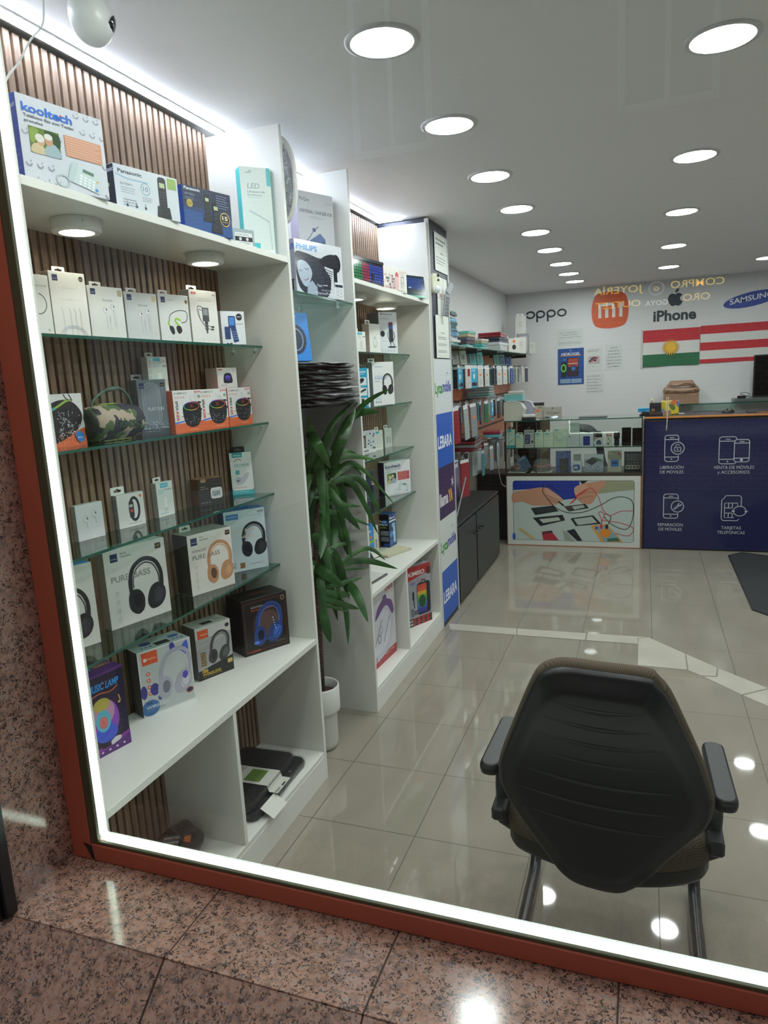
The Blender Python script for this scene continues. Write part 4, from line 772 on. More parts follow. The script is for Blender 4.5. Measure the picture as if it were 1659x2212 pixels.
a.rect(0, 0, 1, 0.22, '#c3c3bf'); a.poly([(0, 0.42), (1, 0.26), (1, 0.62), (0, 0.78)], '#9a9b9a'); a.poly([(0, 1), (0, 0.82), (1, 0.7), (1, 1)], '#262626'); a.rect(0.06, 0.06, 0.36, 0.22, '#d9582f'); a.text('DeepFeet', 0.15, 0.34, 0.16, 0.028, '#f2ddd2')
for i in range(3): a.ring(0.12 + 0.1 * i, 0.3, 0.02, 0.02, 0.006, '#77777a'); a.rect(0.1, 0.48 + 0.09 * i, 0.24, 0.56 + 0.09 * i, '#6a5236'); a.text(('24', '15', '4D')[i], 0.11, 0.22, 0.535 + 0.09 * i, 0.03, '#d8c07a')
headset(a, 0.64, 0.46, 0.56, '#3d3d40', '#5a5a5e', '#26262a', 0.14); a.rect(0.1, 0.81, 0.26, 0.87, '#c9a83a'); a.text('R17', 0.11, 0.25, 0.86, 0.035, '#2a2618', 0.01); a.text('WIRELESS', 0.1, 0.62, 0.93, 0.05, '#d0b24a', 0.02); a.lines(0.1, 0.95, 0.7, 0.97, 1, '#b09a4a'); a.rr(0.83, 0.76, 0.97, 0.84, 0.02, '#cfae62'); a.ell(0.9, 0.1, 0.06, 0.05, '#3a2a3a'); p.t.rect(0.3, 0.5, 0.6, 0.8, '#2a2a2a'); p.t.lines(0.7, 0.5, 0.95, 0.7, 2, '#444'); p.done()
p = Pack('headphone_box', 'black gaming headset box with a glowing blue headset picture, right end of the worktop', 'box', (-1.341, 2.224, Z), 60, 0.196, 0.217, 0.12, '#1b1614', '#171311', '#1c1816', 0.3); a = p.f
a.rrl(0.05, 0.06, 0.95, 0.94, 0.02, 0.006, '#8a3a22'); a.ell(0.55, 0.5, 0.34, 0.34, '#3a2b2a'); a.ell(0.55, 0.5, 0.26, 0.26, '#57423f'); a.text('KOTION EACH', 0.2, 0.72, 0.17, 0.03, '#a9a2a0', 0.02, 0.2); a.text('PRO GAMING HEADSET', 0.2, 0.7, 0.225, 0.028, '#c0502e', 0.02); headset(a, 0.56, 0.5, 0.6, '#24407e', '#3f6cc4', '#0d1426', 0.12); a.curve([(0.28, 0.8), (0.45, 0.78), (0.7, 0.76), (0.8, 0.66)], 0.03, '#2a4a9a'); a.ell(0.27, 0.8, 0.06, 0.03, '#5a86e8')
for i in range(5): a.ell(0.66 + 0.01 * i, 0.42 + 0.05 * i, 0.012, 0.012, '#bcd2ff')
a.text('>>G2000', 0.04, 0.34, 0.955, 0.035, '#c0502e', 0.02); a.lines(0.68, 0.86, 0.95, 0.9, 2, '#7a6a66'); a.curve([(0.86, 0.1), (0.9, 0.14), (0.94, 0.1), (0.9, 0.06)], 0.012, '#a99a72', True); p.t.text('GAMING', 0.3, 0.7, 0.6, 0.2, '#7a3a2a', 0.02); p.done()

# ---------------------------------------------------------------- niche between the units
mb = MB(); mb.box(-1.50, -1.2165, 2.396, 2.981, 1.942, 1.95, SGLASS); mb.box(-1.2165, -1.216, 2.396, 2.981, 1.942, 1.95, SEDGE)
o = mb.build('glass_shelf'); tag(o, 'glass shelf above the plant carrying the hair dryer and charger boxes', 'shelf')
for yy in (2.45, 2.93):
    for xx in (-1.45, -1.27): MB().box(xx - 0.005, xx + 0.005, yy - 0.012, yy + 0.012, 1.926, 1.9415, mat('#d9dde0', 0.2), 0.003).build('shelf_peg', o)
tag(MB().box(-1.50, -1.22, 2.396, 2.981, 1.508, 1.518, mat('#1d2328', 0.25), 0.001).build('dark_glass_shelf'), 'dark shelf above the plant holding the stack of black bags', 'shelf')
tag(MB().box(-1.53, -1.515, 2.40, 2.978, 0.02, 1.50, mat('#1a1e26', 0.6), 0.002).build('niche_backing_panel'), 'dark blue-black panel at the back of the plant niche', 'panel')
p = Pack('hair_dryer_box', 'hair dryer box picturing a woman with blowing hair on the niche glass shelf', 'box', (-1.236, 2.700, 1.95), 76, 0.30, 0.212, 0.05, '#d3d7de', '#9a9caa', '#c6c9d0', 0.12); p.label = 'white box picturing a woman with blowing hair and a black hair dryer'; a = p.f
a.text('PHILIPS', 0.04, 0.46, 0.17, 0.10, '#3f8fd0', 0.03); a.blob([(0.0, 0.26), (0.2, 0.22), (0.5, 0.28), (0.74, 0.22), (0.9, 0.22), (0.86, 0.34), (0.6, 0.42), (0.72, 0.62), (0.7, 0.86), (0.6, 0.99), (0.3, 0.99), (0.1, 0.9), (0.02, 0.7)], '#3d414e')
a.blob([(0.04, 0.42), (0.14, 0.36), (0.26, 0.42), (0.33, 0.56), (0.28, 0.72), (0.22, 0.82), (0.14, 0.8), (0.06, 0.64)], '#b5c2d2'); a.poly([(0.22, 0.8), (0.32, 0.7), (0.42, 0.82), (0.42, 1), (0.2, 1)], '#a8b6c8'); a.curve([(0.07, 0.54), (0.1, 0.56), (0.13, 0.54)], 0.008, '#3d414e'); a.curve([(0.18, 0.5), (0.22, 0.52), (0.26, 0.49)], 0.008, '#3d414e'); a.curve([(0.16, 0.71), (0.2, 0.71), (0.25, 0.67)], 0.010, '#8a4a5a')
for i in range(9): a.curve([(0.5 + 0.01 * i, 0.4 + 0.05 * i), (0.62 + 0.012 * i, 0.46 + 0.045 * i), (0.78 - 0.01 * i, 0.5 + 0.04 * i)], 0.01, '#2a2d36')
a.ell(0.86, 0.33, 0.10, 0.12, '#22242b'); a.blob([(0.5, 0.36), (0.62, 0.22), (0.84, 0.18), (0.9, 0.4), (0.75, 0.44)], '#2a2d35'); a.rr(0.79, 0.4, 0.87, 0.78, 0.02, '#22242b'); a.rect(0.8, 0.68, 1, 1, '#dcdfe4'); a.rect(0.81, 0.72, 0.98, 0.77, '#2e3644')
for i in range(3): a.ring(0.86, 0.82 + 0.065 * i, 0.025, 0.025, 0.006, '#9a9ea8'); a.lines(0.9, 0.8 + 0.065 * i, 0.98, 0.84 + 0.065 * i, 2, '#9a9ea8')
a.text('Fast', 0.42, 0.52, 0.8, 0.05, '#e4e8f0'); a.lines(0.54, 0.76, 0.66, 0.8, 1, '#e4e8f0'); a.text('ThermoProtect', 0.38, 0.8, 0.94, 0.05, '#e4e8f0'); a.text('temperature', 0.5, 0.76, 0.87, 0.03, '#ccd2dc')
p.l.text('PHILIPS', 0.1, 0.98, 0.18, 0.10, '#3a4fb0', 0.03); p.l.ell(0.6, 0.72, 0.22, 0.08, '#22242b'); p.l.rect(0.55, 0.72, 0.72, 0.95, '#22242b'); p.done()
p = Pack('laptop_charger_box', 'tall grey universal laptop charger box standing behind the hair dryer box', 'box', (-1.312, 2.862, 1.95), 68, 0.205, 0.445, 0.05, '#c4c6cb', '#b9b0c6', '#c4c6cb'); a = p.f
a.text('McQuo', 0.06, 0.34, 0.085, 0.035, '#4c4f58', 0.0); a.text('91828', 0.76, 0.96, 0.09, 0.025, '#a9aab0'); a.text('UNIVERSAL CHARGER FOR', 0.06, 0.96, 0.19, 0.032, '#4c4f58', 0.01); a.text('NOTEBOOK PC', 0.32, 0.7, 0.235, 0.025, '#8e9098')
a.poly([(0.26, 0.44), (0.58, 0.36), (0.72, 0.41), (0.72, 0.49), (0.42, 0.6), (0.26, 0.5)], '#4a5f86'); a.poly([(0.26, 0.44), (0.58, 0.36), (0.72, 0.41), (0.42, 0.5)], '#5a7098'); a.line([(0.1, 0.48), (0.3, 0.40), (0.4, 0.34), (0.55, 0.30)], 0.015, '#3f4f70'); a.ell(0.42, 0.335, 0.05, 0.04, '#4a5f86'); a.rect(0.1, 0.46, 0.2, 0.5, '#4a5f86')
for i in range(8): x = 0.48 + (i % 4) * 0.09 + (i // 4) * 0.1; y = 0.66 - (i % 4) * 0.035 + (i // 4) * 0.05; a.rr(x, y, x + 0.1, y + 0.025, 0.02, '#4a5f86'); a.rect(x + 0.05, y, x + 0.1, y + 0.04, '#4a5f86')
a.text('AUTO', 0.76, 0.94, 0.80, 0.02, '#4c4f58'); a.text('65W', 0.66, 0.94, 0.85, 0.035, '#2c2d33', 0.02); o = p.done()
tabmesh(0.15, 0.05, '#c4c6cb', 0.25).build('hang_tab', o, (-0.02, 0.045, 0.375))
# racket in foil
t = empty('insect_racket', 'white-rimmed oval racket with a crinkled silver mesh leaning beside the nearer unit panel', 'racket', (-1.258, 2.44, 1.952))
el = [(0.066 * math.cos(x * PI / 18), 0.0, 0.385 + 0.148 * (abs(math.sin(x * PI / 18)) ** 0.85) * (1 if math.sin(x * PI / 18) >= 0 else -1)) for x in range(36)]
MB().tube(el, 0.009, mat('#dcdcd8', 0.35), 10, True, True).build('rim', t)
cloth(14, 30, lambda u, v: ((u - 0.5) * 0.12 * math.sqrt(max(0.02, 1 - (2 * v - 1) ** 2)), -0.002 + random.uniform(-0.002, 0.002), 0.245 + v * 0.28), FOIL).build('silver_mesh', t)
MB().tube([(0, 0, 0.24), (0, 0, 0.18), (0, 0, 0.0)], [0.022, 0.013, 0.013], mat('#dcdcd8', 0.35), 12).build('handle', t)
# blue box behind bags, bags
p = Pack('blue_toy_box', 'bright blue box leaning behind the stack of black bags', 'box', (-1.30, 2.55, 1.70), 62, 0.17, 0.19, 0.03, '#2f86d8', '#1f5fae', '#2f86d8', tilt=-0.12, rough=0.25); a = p.f; a.ell(0.6, 0.55, 0.3, 0.35, '#22324c'); a.ring(0.6, 0.55, 0.2, 0.25, 0.03, '#7f97b5'); a.poly([(0, 0.6), (0.4, 0.8), (0.3, 1), (0, 1)], '#58b4f0'); a.lines(0.1, 0.06, 0.9, 0.14, 1, '#cfe4f5'); p.done()
def bag(seed):
    rr_ = random.Random(seed); t = empty('packed_bag', 'x', 'bag')
    def f(u, v):
        a = 2 * PI * u; sx = 0.155; sy = 0.235; x = max(-1, min(1, 1.25 * math.cos(a))); y = max(-1, min(1, 1.25 * math.sin(a))); q = 1 - 0.12 * abs(2 * v - 1) ** 3
        w = 0.003 * math.sin(9 * a + seed) + 0.0035 * math.sin(5 * a + 8 * v + seed)
        return (x * sx * q + w, y * sy * q + w, 0.0195 * v + 0.0015 * math.sin(7 * a))
    mb = cloth(48, 5, f, BAGP); top = []; mb2 = cloth(14, 20, lambda u, v: ((u - 0.5) * 0.30, (v - 0.5) * 0.45, 0.019 + 0.003 * math.sin(u * 9 + seed) * math.sin(v * 14 + seed)), BAGP, mb); mb2.build('folded_fabric', t)
    m = mat(rr_.choice(['#c9cac8', '#a9a8ae', '#d2cfc7', '#97959c']), 0.3)
    cloth(6, 4, lambda u, v: (0.06 + u * 0.145, (v - 0.5) * 0.22 + 0.07 * math.sin(seed * 2), 0.0245 - 0.010 * u * u + 0.003 * math.sin(3 * v)), m).build('paper_flap', t)
    cloth(16, 8, lambda u, v: (-0.155 + u * 0.34, -0.235 + v * 0.47, 0.025 - 0.016 * max(0, u - 0.8) * 5 + 0.004 * math.sin(17 * u + 5 * v + seed) * math.sin(9 * v + 3 * u)), CLEAR).build('plastic_wrap', t)
    return t
pos = ['bottom of', 'second lowest in', 'third from the bottom of', 'middle of', 'third from the top of', 'second from the top of', 'topmost of']
for i in range(7):
    b = bag(i * 1.7 + 1); b.location = (-1.335 + random.uniform(-0.012, 0.012), 2.69, 1.520 + 0.0245 * i); b.rotation_euler = (0, 0, random.uniform(-0.03, 0.03)); b['label'] = 'black bag in crinkled clear plastic, %s the stack above the plant' % pos[i]; b['group'] = 'stack of black bags in plastic'
t = empty('black_bag_shape', 'black bag shape added to darken the niche under its dark shelf', 'backpack', (-1.468, 2.66, 1.165))  # made-up bag shape, added where the niche reads dark behind the leaves
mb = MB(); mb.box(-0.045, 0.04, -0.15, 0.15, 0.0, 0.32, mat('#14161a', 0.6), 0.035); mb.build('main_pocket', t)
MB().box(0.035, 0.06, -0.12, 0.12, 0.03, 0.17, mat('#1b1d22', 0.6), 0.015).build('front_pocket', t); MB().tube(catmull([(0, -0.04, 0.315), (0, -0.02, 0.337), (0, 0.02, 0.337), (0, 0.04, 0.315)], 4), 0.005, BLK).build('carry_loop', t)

# ---- yucca in a pot
t = empty('potted_yucca', 'tall green yucca in a round white pot between the shelving units', 'plant', (-1.337, 2.62, 0)); o0 = Vector((-1.337, 2.62, 0))
POT = mat('#cfd0ca', 0.35)
mb = MB(); mb.lathe([(0.0, 0.0), (0.045, 0.0), (0.062, 0.006), (0.070, 0.03), (0.071, 0.16), (0.076, 0.172), (0.086, 0.180), (0.088, 0.19), (0.088, 0.293), (0.084, 0.297), (0.080, 0.293), (0.079, 0.25)], POT, 48); pot = mb.build('pot', t)
MB().lathe([(0.0, 0.263), (0.04, 0.26), (0.0795, 0.252)], mat('#3a201c', 0.95), 32).build('soil', pot)
mb = MB(); mb.tube([(0.0, 0.02, 0.25), (0.0, 0.04, 0.55), (0.0, 0.04, 0.74), (0.0, 0.08, 1.0), (0.006, 0.15, 1.17)], [0.016, 0.014, 0.013, 0.011, 0.012], BARK, 10); mb.tube([(0.0, 0.04, 0.74), (0.006, 0.08, 0.77)], [0.012, 0.008], BARK, 8); mb.build('trunk', t)
LEAVES = [
    ((-1.330,2.772,1.173), (-1.218,2.955,1.472), (-1.049,2.955,1.572), 0.030),
    ((-1.330,2.749,1.182), (-1.250,2.712,1.411), (-1.200,2.936,1.534), 0.028),
    ((-1.330,2.810,1.173), (-1.200,2.732,1.367), (-1.200,2.901,1.493), 0.050),
    ((-1.330,2.772,1.173), (-1.256,2.955,1.440), (-1.107,2.955,1.471), 0.045),
    ((-1.330,2.678,1.411), (-1.220,2.525,1.377), (-1.200,2.597,1.263), 0.048),
    ((-1.330,2.772,1.173), (-1.250,2.821,1.285), (-1.136,2.955,1.256), 0.035),
    ((-1.330,2.749,1.182), (-1.250,2.824,1.306), (-1.200,2.938,1.270), 0.030),
    ((-1.330,2.772,1.173), (-1.257,2.955,1.235), (-1.212,2.955,1.184), 0.040),
    ((-1.330,2.816,1.166), (-1.220,2.883,1.252), (-1.054,2.955,1.045), 0.022),
    ((-1.330,2.816,1.166), (-1.220,2.942,1.169), (-1.128,2.955,0.998), 0.036),
    ((-1.330,2.816,1.166), (-1.240,2.902,1.159), (-1.145,2.955,0.907), 0.034),
    ((-1.330,2.809,1.162), (-1.240,2.788,1.057), (-1.200,2.873,0.946), 0.042),
    ((-1.330,2.679,1.129), (-1.300,2.798,1.104), (-1.250,2.869,1.069), 0.015),
    ((-1.330,2.784,1.089), (-1.280,2.882,1.061), (-1.220,2.952,1.040), 0.020),
    ((-1.330,2.728,1.056), (-1.300,2.853,1.027), (-1.181,2.955,0.949), 0.030),
    ((-1.330,2.843,1.051), (-1.300,2.856,0.959), (-1.280,2.912,0.802), 0.040),
    ((-1.330,2.907,1.028), (-1.280,2.890,0.935), (-1.250,2.871,0.809), 0.025),
    ((-1.330,2.806,1.063), (-1.320,2.844,0.944), (-1.300,2.759,0.819), 0.050),
    ((-1.330,2.768,1.070), (-1.300,2.701,0.976), (-1.280,2.605,0.876), 0.050),
    ((-1.330,2.654,0.975), (-1.300,2.678,0.911), (-1.250,2.650,0.790), 0.045),
    ((-1.330,2.646,1.286), (-1.300,2.652,1.346), (-1.300,2.628,1.479), 0.050),
    ((-1.330,2.713,1.188), (-1.300,2.747,1.336), (-1.300,2.920,1.444), 0.050),
    ((-1.330,2.772,1.173), (-1.317,2.955,1.162), (-1.228,2.955,1.122), 0.050),
    ((-1.330,2.772,1.173), (-1.350,2.953,1.237), (-1.325,2.955,1.315), 0.050),
    ((-1.330,2.826,0.777), (-1.209,2.955,0.841), (-1.116,2.955,0.786), 0.025),
    ((-1.330,2.827,0.782), (-1.225,2.955,0.782), (-1.058,2.955,0.748), 0.036),
    ((-1.330,2.835,0.746), (-1.280,2.904,0.752), (-1.209,2.955,0.741), 0.015),
    ((-1.330,2.859,0.727), (-1.200,2.761,0.694), (-1.120,2.708,0.571), 0.050),
    ((-1.330,2.643,0.832), (-1.260,2.624,0.802), (-1.200,2.659,0.741), 0.050),
    ((-1.330,2.710,0.713), (-1.260,2.755,0.726), (-1.200,2.868,0.725), 0.025),
    ((-1.330,2.683,0.699), (-1.280,2.752,0.675), (-1.250,2.831,0.650), 0.045),
    ((-1.330,2.667,0.682), (-1.260,2.740,0.635), (-1.220,2.850,0.578), 0.036),
    ((-1.330,2.681,0.689), (-1.300,2.649,0.578), (-1.280,2.648,0.485), 0.050),
    ((-1.330,2.856,0.622), (-1.270,2.810,0.582), (-1.250,2.768,0.430), 0.030),
    ((-1.330,2.674,0.646), (-1.270,2.695,0.632), (-1.250,2.798,0.576), 0.015),
    ((-1.330,2.685,0.788), (-1.300,2.762,0.879), (-1.269,2.955,0.874), 0.030),
]

rl = random.Random(3)
for c0, n_ in (((-1.335, 2.77, 1.16), 20), ((-1.335, 2.68, 0.77), 14)):
    for i in range(n_):      # inner leaves hanging behind the front ones
        an = rl.uniform(-PI, PI); L_ = rl.uniform(0.16, 0.28); dx = max(-0.035, min(0.07, L_ * 0.5 * math.cos(an))); dy = max(-0.26 if c0[1] > 2.7 else -0.2, min(0.17, L_ * math.sin(an))); up = rl.uniform(-0.02, 0.16)
        LEAVES.append((c0, (c0[0] + dx * 0.5, c0[1] + dy * 0.5, c0[2] + up), (c0[0] + dx, c0[1] + dy, c0[2] + up - rl.uniform(0.05, 0.34)), rl.uniform(0.035, 0.05)))
mb = MB()
for b, m_, tp, w in LEAVES:
    P = catmull([Vector(b) - o0, Vector(m_) - o0, Vector(tp) - o0], 9); n = len(P); vs = []; side0 = None
    for i, p_ in enumerate(P):
        p_ = Vector(p_); d = (Vector(P[min(i + 1, n - 1)]) - Vector(P[max(i - 1, 0)])).normalized(); s_ = d.cross(Vector((0.35, -0.9, 0.25))).normalized()
        k = i / (n - 1); ww = w * 0.42 * min(1, 0.45 + k * 3) * (1 - max(0, (k - 0.55) / 0.45) ** 1.6); nrm = s_.cross(d)
        vs += [p_ - s_ * ww, p_ + nrm * ww * 0.25, p_ + s_ * ww]
    mb.raw(vs, [(3 * i + j, 3 * i + j + 1, 3 * i + j + 4, 3 * i + j + 3) for i in range(n - 1) for j in (0, 1)], LEAF, True)
mb.build('leaves', t)

# ---------------------------------------------------------------- goods in the farther unit
Z = 2.06
def keys(a, x0, y0, x1, y1, n, m, cols):
    for j in range(m):
        for i in range(n):
            w = (x1 - x0) / n; h = (y1 - y0) / m; c = cols(i / n, j / m); a.rect(x0 + i * w + w * 0.1, y0 + j * h + h * 0.1, x0 + (i + 1) * w - w * 0.1, y0 + (j + 1) * h - h * 0.12, c)
p = Pack('keyboard_box', 'dark box picturing a rainbow lit gaming keyboard, left on the farther top shelf', 'box', (-1.228, 3.21, Z), 83, 0.335, 0.112, 0.045, '#20262e', '#8a2a30', '#2a3038', 0.1); a = p.f
keys(a, 0.03, 0.2, 0.97, 0.92, 18, 6, lambda u, v: '#2f8a5a' if u < 0.3 else ('#a03a5a' if u < 0.55 else '#3a4fb0')); a.rect(0, 0, 1, 0.12, '#39424a'); a.rect(0.6, 0.55, 0.68, 0.95, '#14171c'); p.done()
p = Pack('keyboard_box', 'white and pink keyboard and mouse box, middle of the farther top shelf', 'box', (-1.222, 3.60, Z), 80, 0.245, 0.118, 0.05, '#e2dfd8', '#d98a94', '#d9808c'); a = p.f
keys(a, 0.03, 0.3, 0.45, 0.92, 8, 5, lambda u, v: random.choice(['#4a4348', '#d5a8ac', '#e9e4e0', '#c9a0a4'])); a.ell(0.56, 0.35, 0.07, 0.09, '#cf3f50'); a.blob([(0.48, 0.42), (0.56, 0.35), (0.64, 0.45), (0.62, 0.85), (0.54, 0.92), (0.48, 0.8)], '#e2b4b4'); a.text('KEYBOARD', 0.68, 0.96, 0.16, 0.06, '#cf7f88'); a.lines(0.6, 0.22, 0.95, 0.28, 1, '#b5aeb0'); a.rrl(0.74, 0.34, 0.86, 0.6, 0.02, 0.012, '#555'); a.lines(0.7, 0.66, 0.92, 0.84, 3, '#aaa')
for i in range(5): a.ell(0.6 + 0.07 * i, 0.93, 0.012, 0.012, '#55504c')
p.done()
p = Pack('keyboard_box', 'dark green-edged keyboard box leaning back at the right end of the farther top shelf', 'box', (-1.216, 3.95, Z), 68, 0.165, 0.122, 0.03, '#1d3038', '#2f9a80', '#2f8a78', 0.15, tilt=-0.12); a = p.f
keys(a, 0.06, 0.1, 0.9, 0.62, 10, 5, lambda u, v: '#2a4a9a'); a.lines(0.3, 0.76, 0.8, 0.8, 1, '#8fb0a8'); a.rect(0, 0.9, 1, 1, '#2f9a80'); a.rect(0.1, 0.54, 0.22, 0.58, '#cfe4e0'); p.done()
Z = 1.757
p = Pack('wall_charger_box', 'small white box with turquoise corner, left on the highest glass shelf of the farther unit', 'box', (-1.388, 3.47, Z), 76, 0.10, 0.106, 0.035, '#dfe3dc', '#c8c8c0', tab=(0.5, 0.04, 0.018)); a = p.f; a.rect(0.3, 0.04, 0.72, 0.15, '#4ab5d2'); a.rect(0.75, 0.22, 0.95, 0.26, '#555'); a.lines(0.3, 0.2, 0.7, 0.35, 3, '#9ab5b8'); a.rr(0.5, 0.45, 0.7, 0.72, 0.05, '#c9cdc8'); a.ring(0.14, 0.6, 0.07, 0.07, 0.012, '#999'); a.line([(0.55, 0.72), (0.5, 0.9)], 0.03, '#b5b9b4'); a.line([(0.66, 0.72), (0.64, 0.9)], 0.03, '#b5b9b4'); p.done()
p = Pack('mouse_box', 'white box picturing a silver computer mouse on the highest glass shelf of the farther unit', 'box', (-1.386, 3.685, Z), 77, 0.105, 0.157, 0.045, '#e8e9e3', '#c9c2b5', tab=(0.3, 0.045, 0.022)); a = p.f; a.text('M1', 0.06, 0.22, 0.09, 0.03, '#777'); a.ell(0.5, 0.62, 0.2, 0.3, '#c3c8c6'); a.ell(0.5, 0.58, 0.17, 0.24, '#dfe3e0'); a.line([(0.5, 0.42), (0.5, 0.52)], 0.04, '#3c4040')
for i in range(3): a.lines(0.2 + 0.25 * i, 0.94, 0.3 + 0.25 * i, 0.96, 1, '#777')
p.done()
p = Pack('microphone_box', 'tall white microphone box with a black microphone picture on the farther unit', 'box', (-1.362, 3.842, Z), 63, 0.14, 0.228, 0.10, '#dde3e8', '#8f9399', '#c9cfd4'); a = p.f
a.text('microphone', 0.06, 0.74, 0.065, 0.035, '#3a3c40', 0.02); a.text('micro', 0.06, 0.33, 0.0649, 0.035, '#b0303a', 0.02); a.lines(0.08, 0.12, 0.6, 0.2, 3, '#6f757b', 0.25); a.rr(0.52, 0.24, 0.76, 0.42, 0.06, '#7a2f48'); a.rect(0.52, 0.33, 0.76, 0.4, '#2f5fa8'); a.rr(0.53, 0.4, 0.76, 0.72, 0.03, '#2c2e33'); a.line([(0.48, 0.48), (0.46, 0.58), (0.6, 0.76)], 0.03, '#2c2e33'); a.line([(0.8, 0.46), (0.84, 0.6), (0.76, 0.68)], 0.04, '#2c2e33'); a.line([(0.7, 0.7), (0.84, 0.82)], 0.03, '#2c2e33'); a.line([(0.64, 0.7), (0.6, 0.82)], 0.03, '#2c2e33'); a.ell(0.68, 0.84, 0.24, 0.035, '#222429'); a.ell(0.18, 0.52, 0.12, 0.12, '#22252a'); a.line([(0.18, 0.6), (0.18, 0.7), (0.45, 0.7)], 0.008, '#888')
for i in range(5): a.ring(0.12 + 0.17 * i, 0.93, 0.045, 0.045, 0.008, '#555a60')
p.done()
Z = 1.474
p = Pack('cable_box', 'bright blue cable box with black cable pictures on the farther unit', 'box', (-1.400, 3.475, Z), 52, 0.085, 0.205, 0.04, '#1f9fc8', '#1f8fb8', '#1f9fc8', tab=(0.3, 0.04, 0.02), tabc='#1f9fc8'); a = p.f; a.text('MIB', 0.4, 0.9, 0.12, 0.04, '#e8f4fa', 0.03); a.lines(0.3, 0.15, 0.9, 0.19, 1, '#cfe8f0')
for y in (0.24, 0.50, 0.76): a.rr(0.1, y, 0.92, y + 0.2, 0.03, '#dfe4e6')
a.ell(0.5, 0.33, 0.28, 0.14, '#1c1e24', -25); a.line([(0.15, 0.64), (0.5, 0.6), (0.85, 0.54)], 0.12, '#1c1e24'); a.rect(0.5, 0.78, 0.7, 0.9, '#1c1e24'); a.line([(0.6, 0.9), (0.6, 0.96)], 0.04, '#1c1e24'); p.done()
p = Pack('earphone_box', 'narrow white box between the bright blue cable box and a headphone box', 'box', (-1.412, 3.575, Z), 76, 0.072, 0.203, 0.03, '#dfe4e6', '#1f9fc8'); a = p.f; a.rect(0.1, 0.03, 0.4, 0.13, '#2f9fd0'); a.curve([(0.6, 0.18), (0.72, 0.2), (0.7, 0.55), (0.55, 0.62)], 0.07, '#4a4e55'); a.lines(0.1, 0.7, 0.8, 0.8, 3, '#888'); a.rect(0.2, 0.86, 0.5, 0.94, '#8a8f94'); p.done()
p = Pack('headphone_box', 'white headphone box with blue lettering on the second glass shelf of the farther unit', 'box', (-1.362, 3.722, Z), 66, 0.168, 0.236, 0.07, '#dfe2e0', '#a7a8a2', '#c9cbc6', tab=(0.25, 0.05, 0.022)); a = p.f; a.text('soundcore', 0.1, 0.5, 0.125, 0.04, '#6aa5cc', 0.01); a.text('70 HOURS OF', 0.1, 0.55, 0.34, 0.03, '#5a9fcc', 0.01); a.text('PURE BASS', 0.1, 0.66, 0.4, 0.05, '#4a94c8', 0.01); a.lines(0.1, 0.44, 0.4, 0.47, 1, '#444'); headset(a, 0.69, 0.52, 0.5, '#22252a', '#383c42'); a.lines(0.1, 0.76, 0.4, 0.88, 4, '#8fb8d4', 0.25)
for i in range(3): a.rect(0.1 + 0.1 * i, 0.91, 0.14 + 0.1 * i, 0.94, '#333')
p.done()
Z = 1.2
p = Pack('phone_holder_box', 'white box with a dark window and phone holder pictures on the farther unit', 'box', (-1.497, 3.78, Z), 78, 0.165, 0.130, 0.012, '#dfe0e2', '#c9c9c9'); p.d = 0.012; a = p.f; a.rr(0.08, 0.2, 0.36, 0.75, 0.05, '#4a4640'); a.rr(0.13, 0.3, 0.31, 0.7, 0.03, '#a39a8c'); a.ring(0.43, 0.15, 0.04, 0.04, 0.012, '#7a9ad0')
for x, y, c in ((0.6, 0.12, '#2a3550'), (0.84, 0.15, '#3a4a70'), (0.8, 0.24, '#2a3550'), (0.5, 0.42, '#4a5a80'), (0.48, 0.56, '#2a3550'), (0.8, 0.5, '#3a62b0'), (0.63, 0.65, '#2a4a90'), (0.6, 0.5, '#8a9ab8')): a.rr(x, y, x + 0.08, y + 0.07, 0.015, c)
a.rect(0.76, 0.76, 0.95, 0.85, '#777'); a.text('80000', 0.08, 0.5, 0.93, 0.07, '#222', 0.03); p.done()
p = Pack('wall_charger_box', 'white box with a turquoise label and round charger picture, farther unit', 'box', (-1.492, 3.952, Z), 78, 0.082, 0.117, 0.012, '#e2e3d8', '#c9c9bc', tab=(0.3, 0.04, 0.02)); a = p.f; a.rect(0.05, 0.05, 0.5, 0.16, '#4ab5d2'); a.text('45W', 0.6, 0.92, 0.28, 0.04, '#555'); a.lines(0.1, 0.26, 0.55, 0.3, 1, '#9ab5b8'); a.ring(0.42, 0.55, 0.2, 0.17, 0.015, '#a9aaa0'); a.lines(0.1, 0.84, 0.9, 0.88, 1, '#9ab5b8'); p.done()
p = Pack('wall_charger_box', 'slim white charger box at the right end of a farther glass shelf', 'box', (-1.490, 4.108, Z), 80, 0.09, 0.117, 0.012, '#dfe2dc', '#c2c4be', tab=(0.3, 0.045, 0.022)); a = p.f; a.lines(0.25, 0.1, 0.8, 0.22, 2, '#7ab5c0'); a.rr(0.22, 0.4, 0.45, 0.75, 0.04, '#b5b9b8'); a.rr(0.55, 0.45, 0.8, 0.78, 0.04, '#c0c4c3'); a.line([(0.33, 0.75), (0.33, 0.86)], 0.03, '#999'); p.done()
Z = 0.916
p = Pack('handset_pack', 'dark grey clear pack with a small black phone left of the telephone box', 'box', (-1.497, 3.77, Z), 78, 0.15, 0.18, 0.02, '#55585c', '#6a6d70', '#8a8d90', 0.12, tab=(0.2, 0.05, 0.025)); a = p.f; a.rr(0.1, 0.1, 0.7, 0.92, 0.08, '#2d2f36'); a.rr(0.18, 0.16, 0.6, 0.5, 0.05, '#44475a'); a.rect(0.62, 0.34, 0.82, 0.48, '#c9b9b4'); a.text('30', 0.64, 0.8, 0.44, 0.07, '#8a2a3a', 0.02); a.ell(0.35, 0.82, 0.14, 0.1, '#5a6478'); p.done()
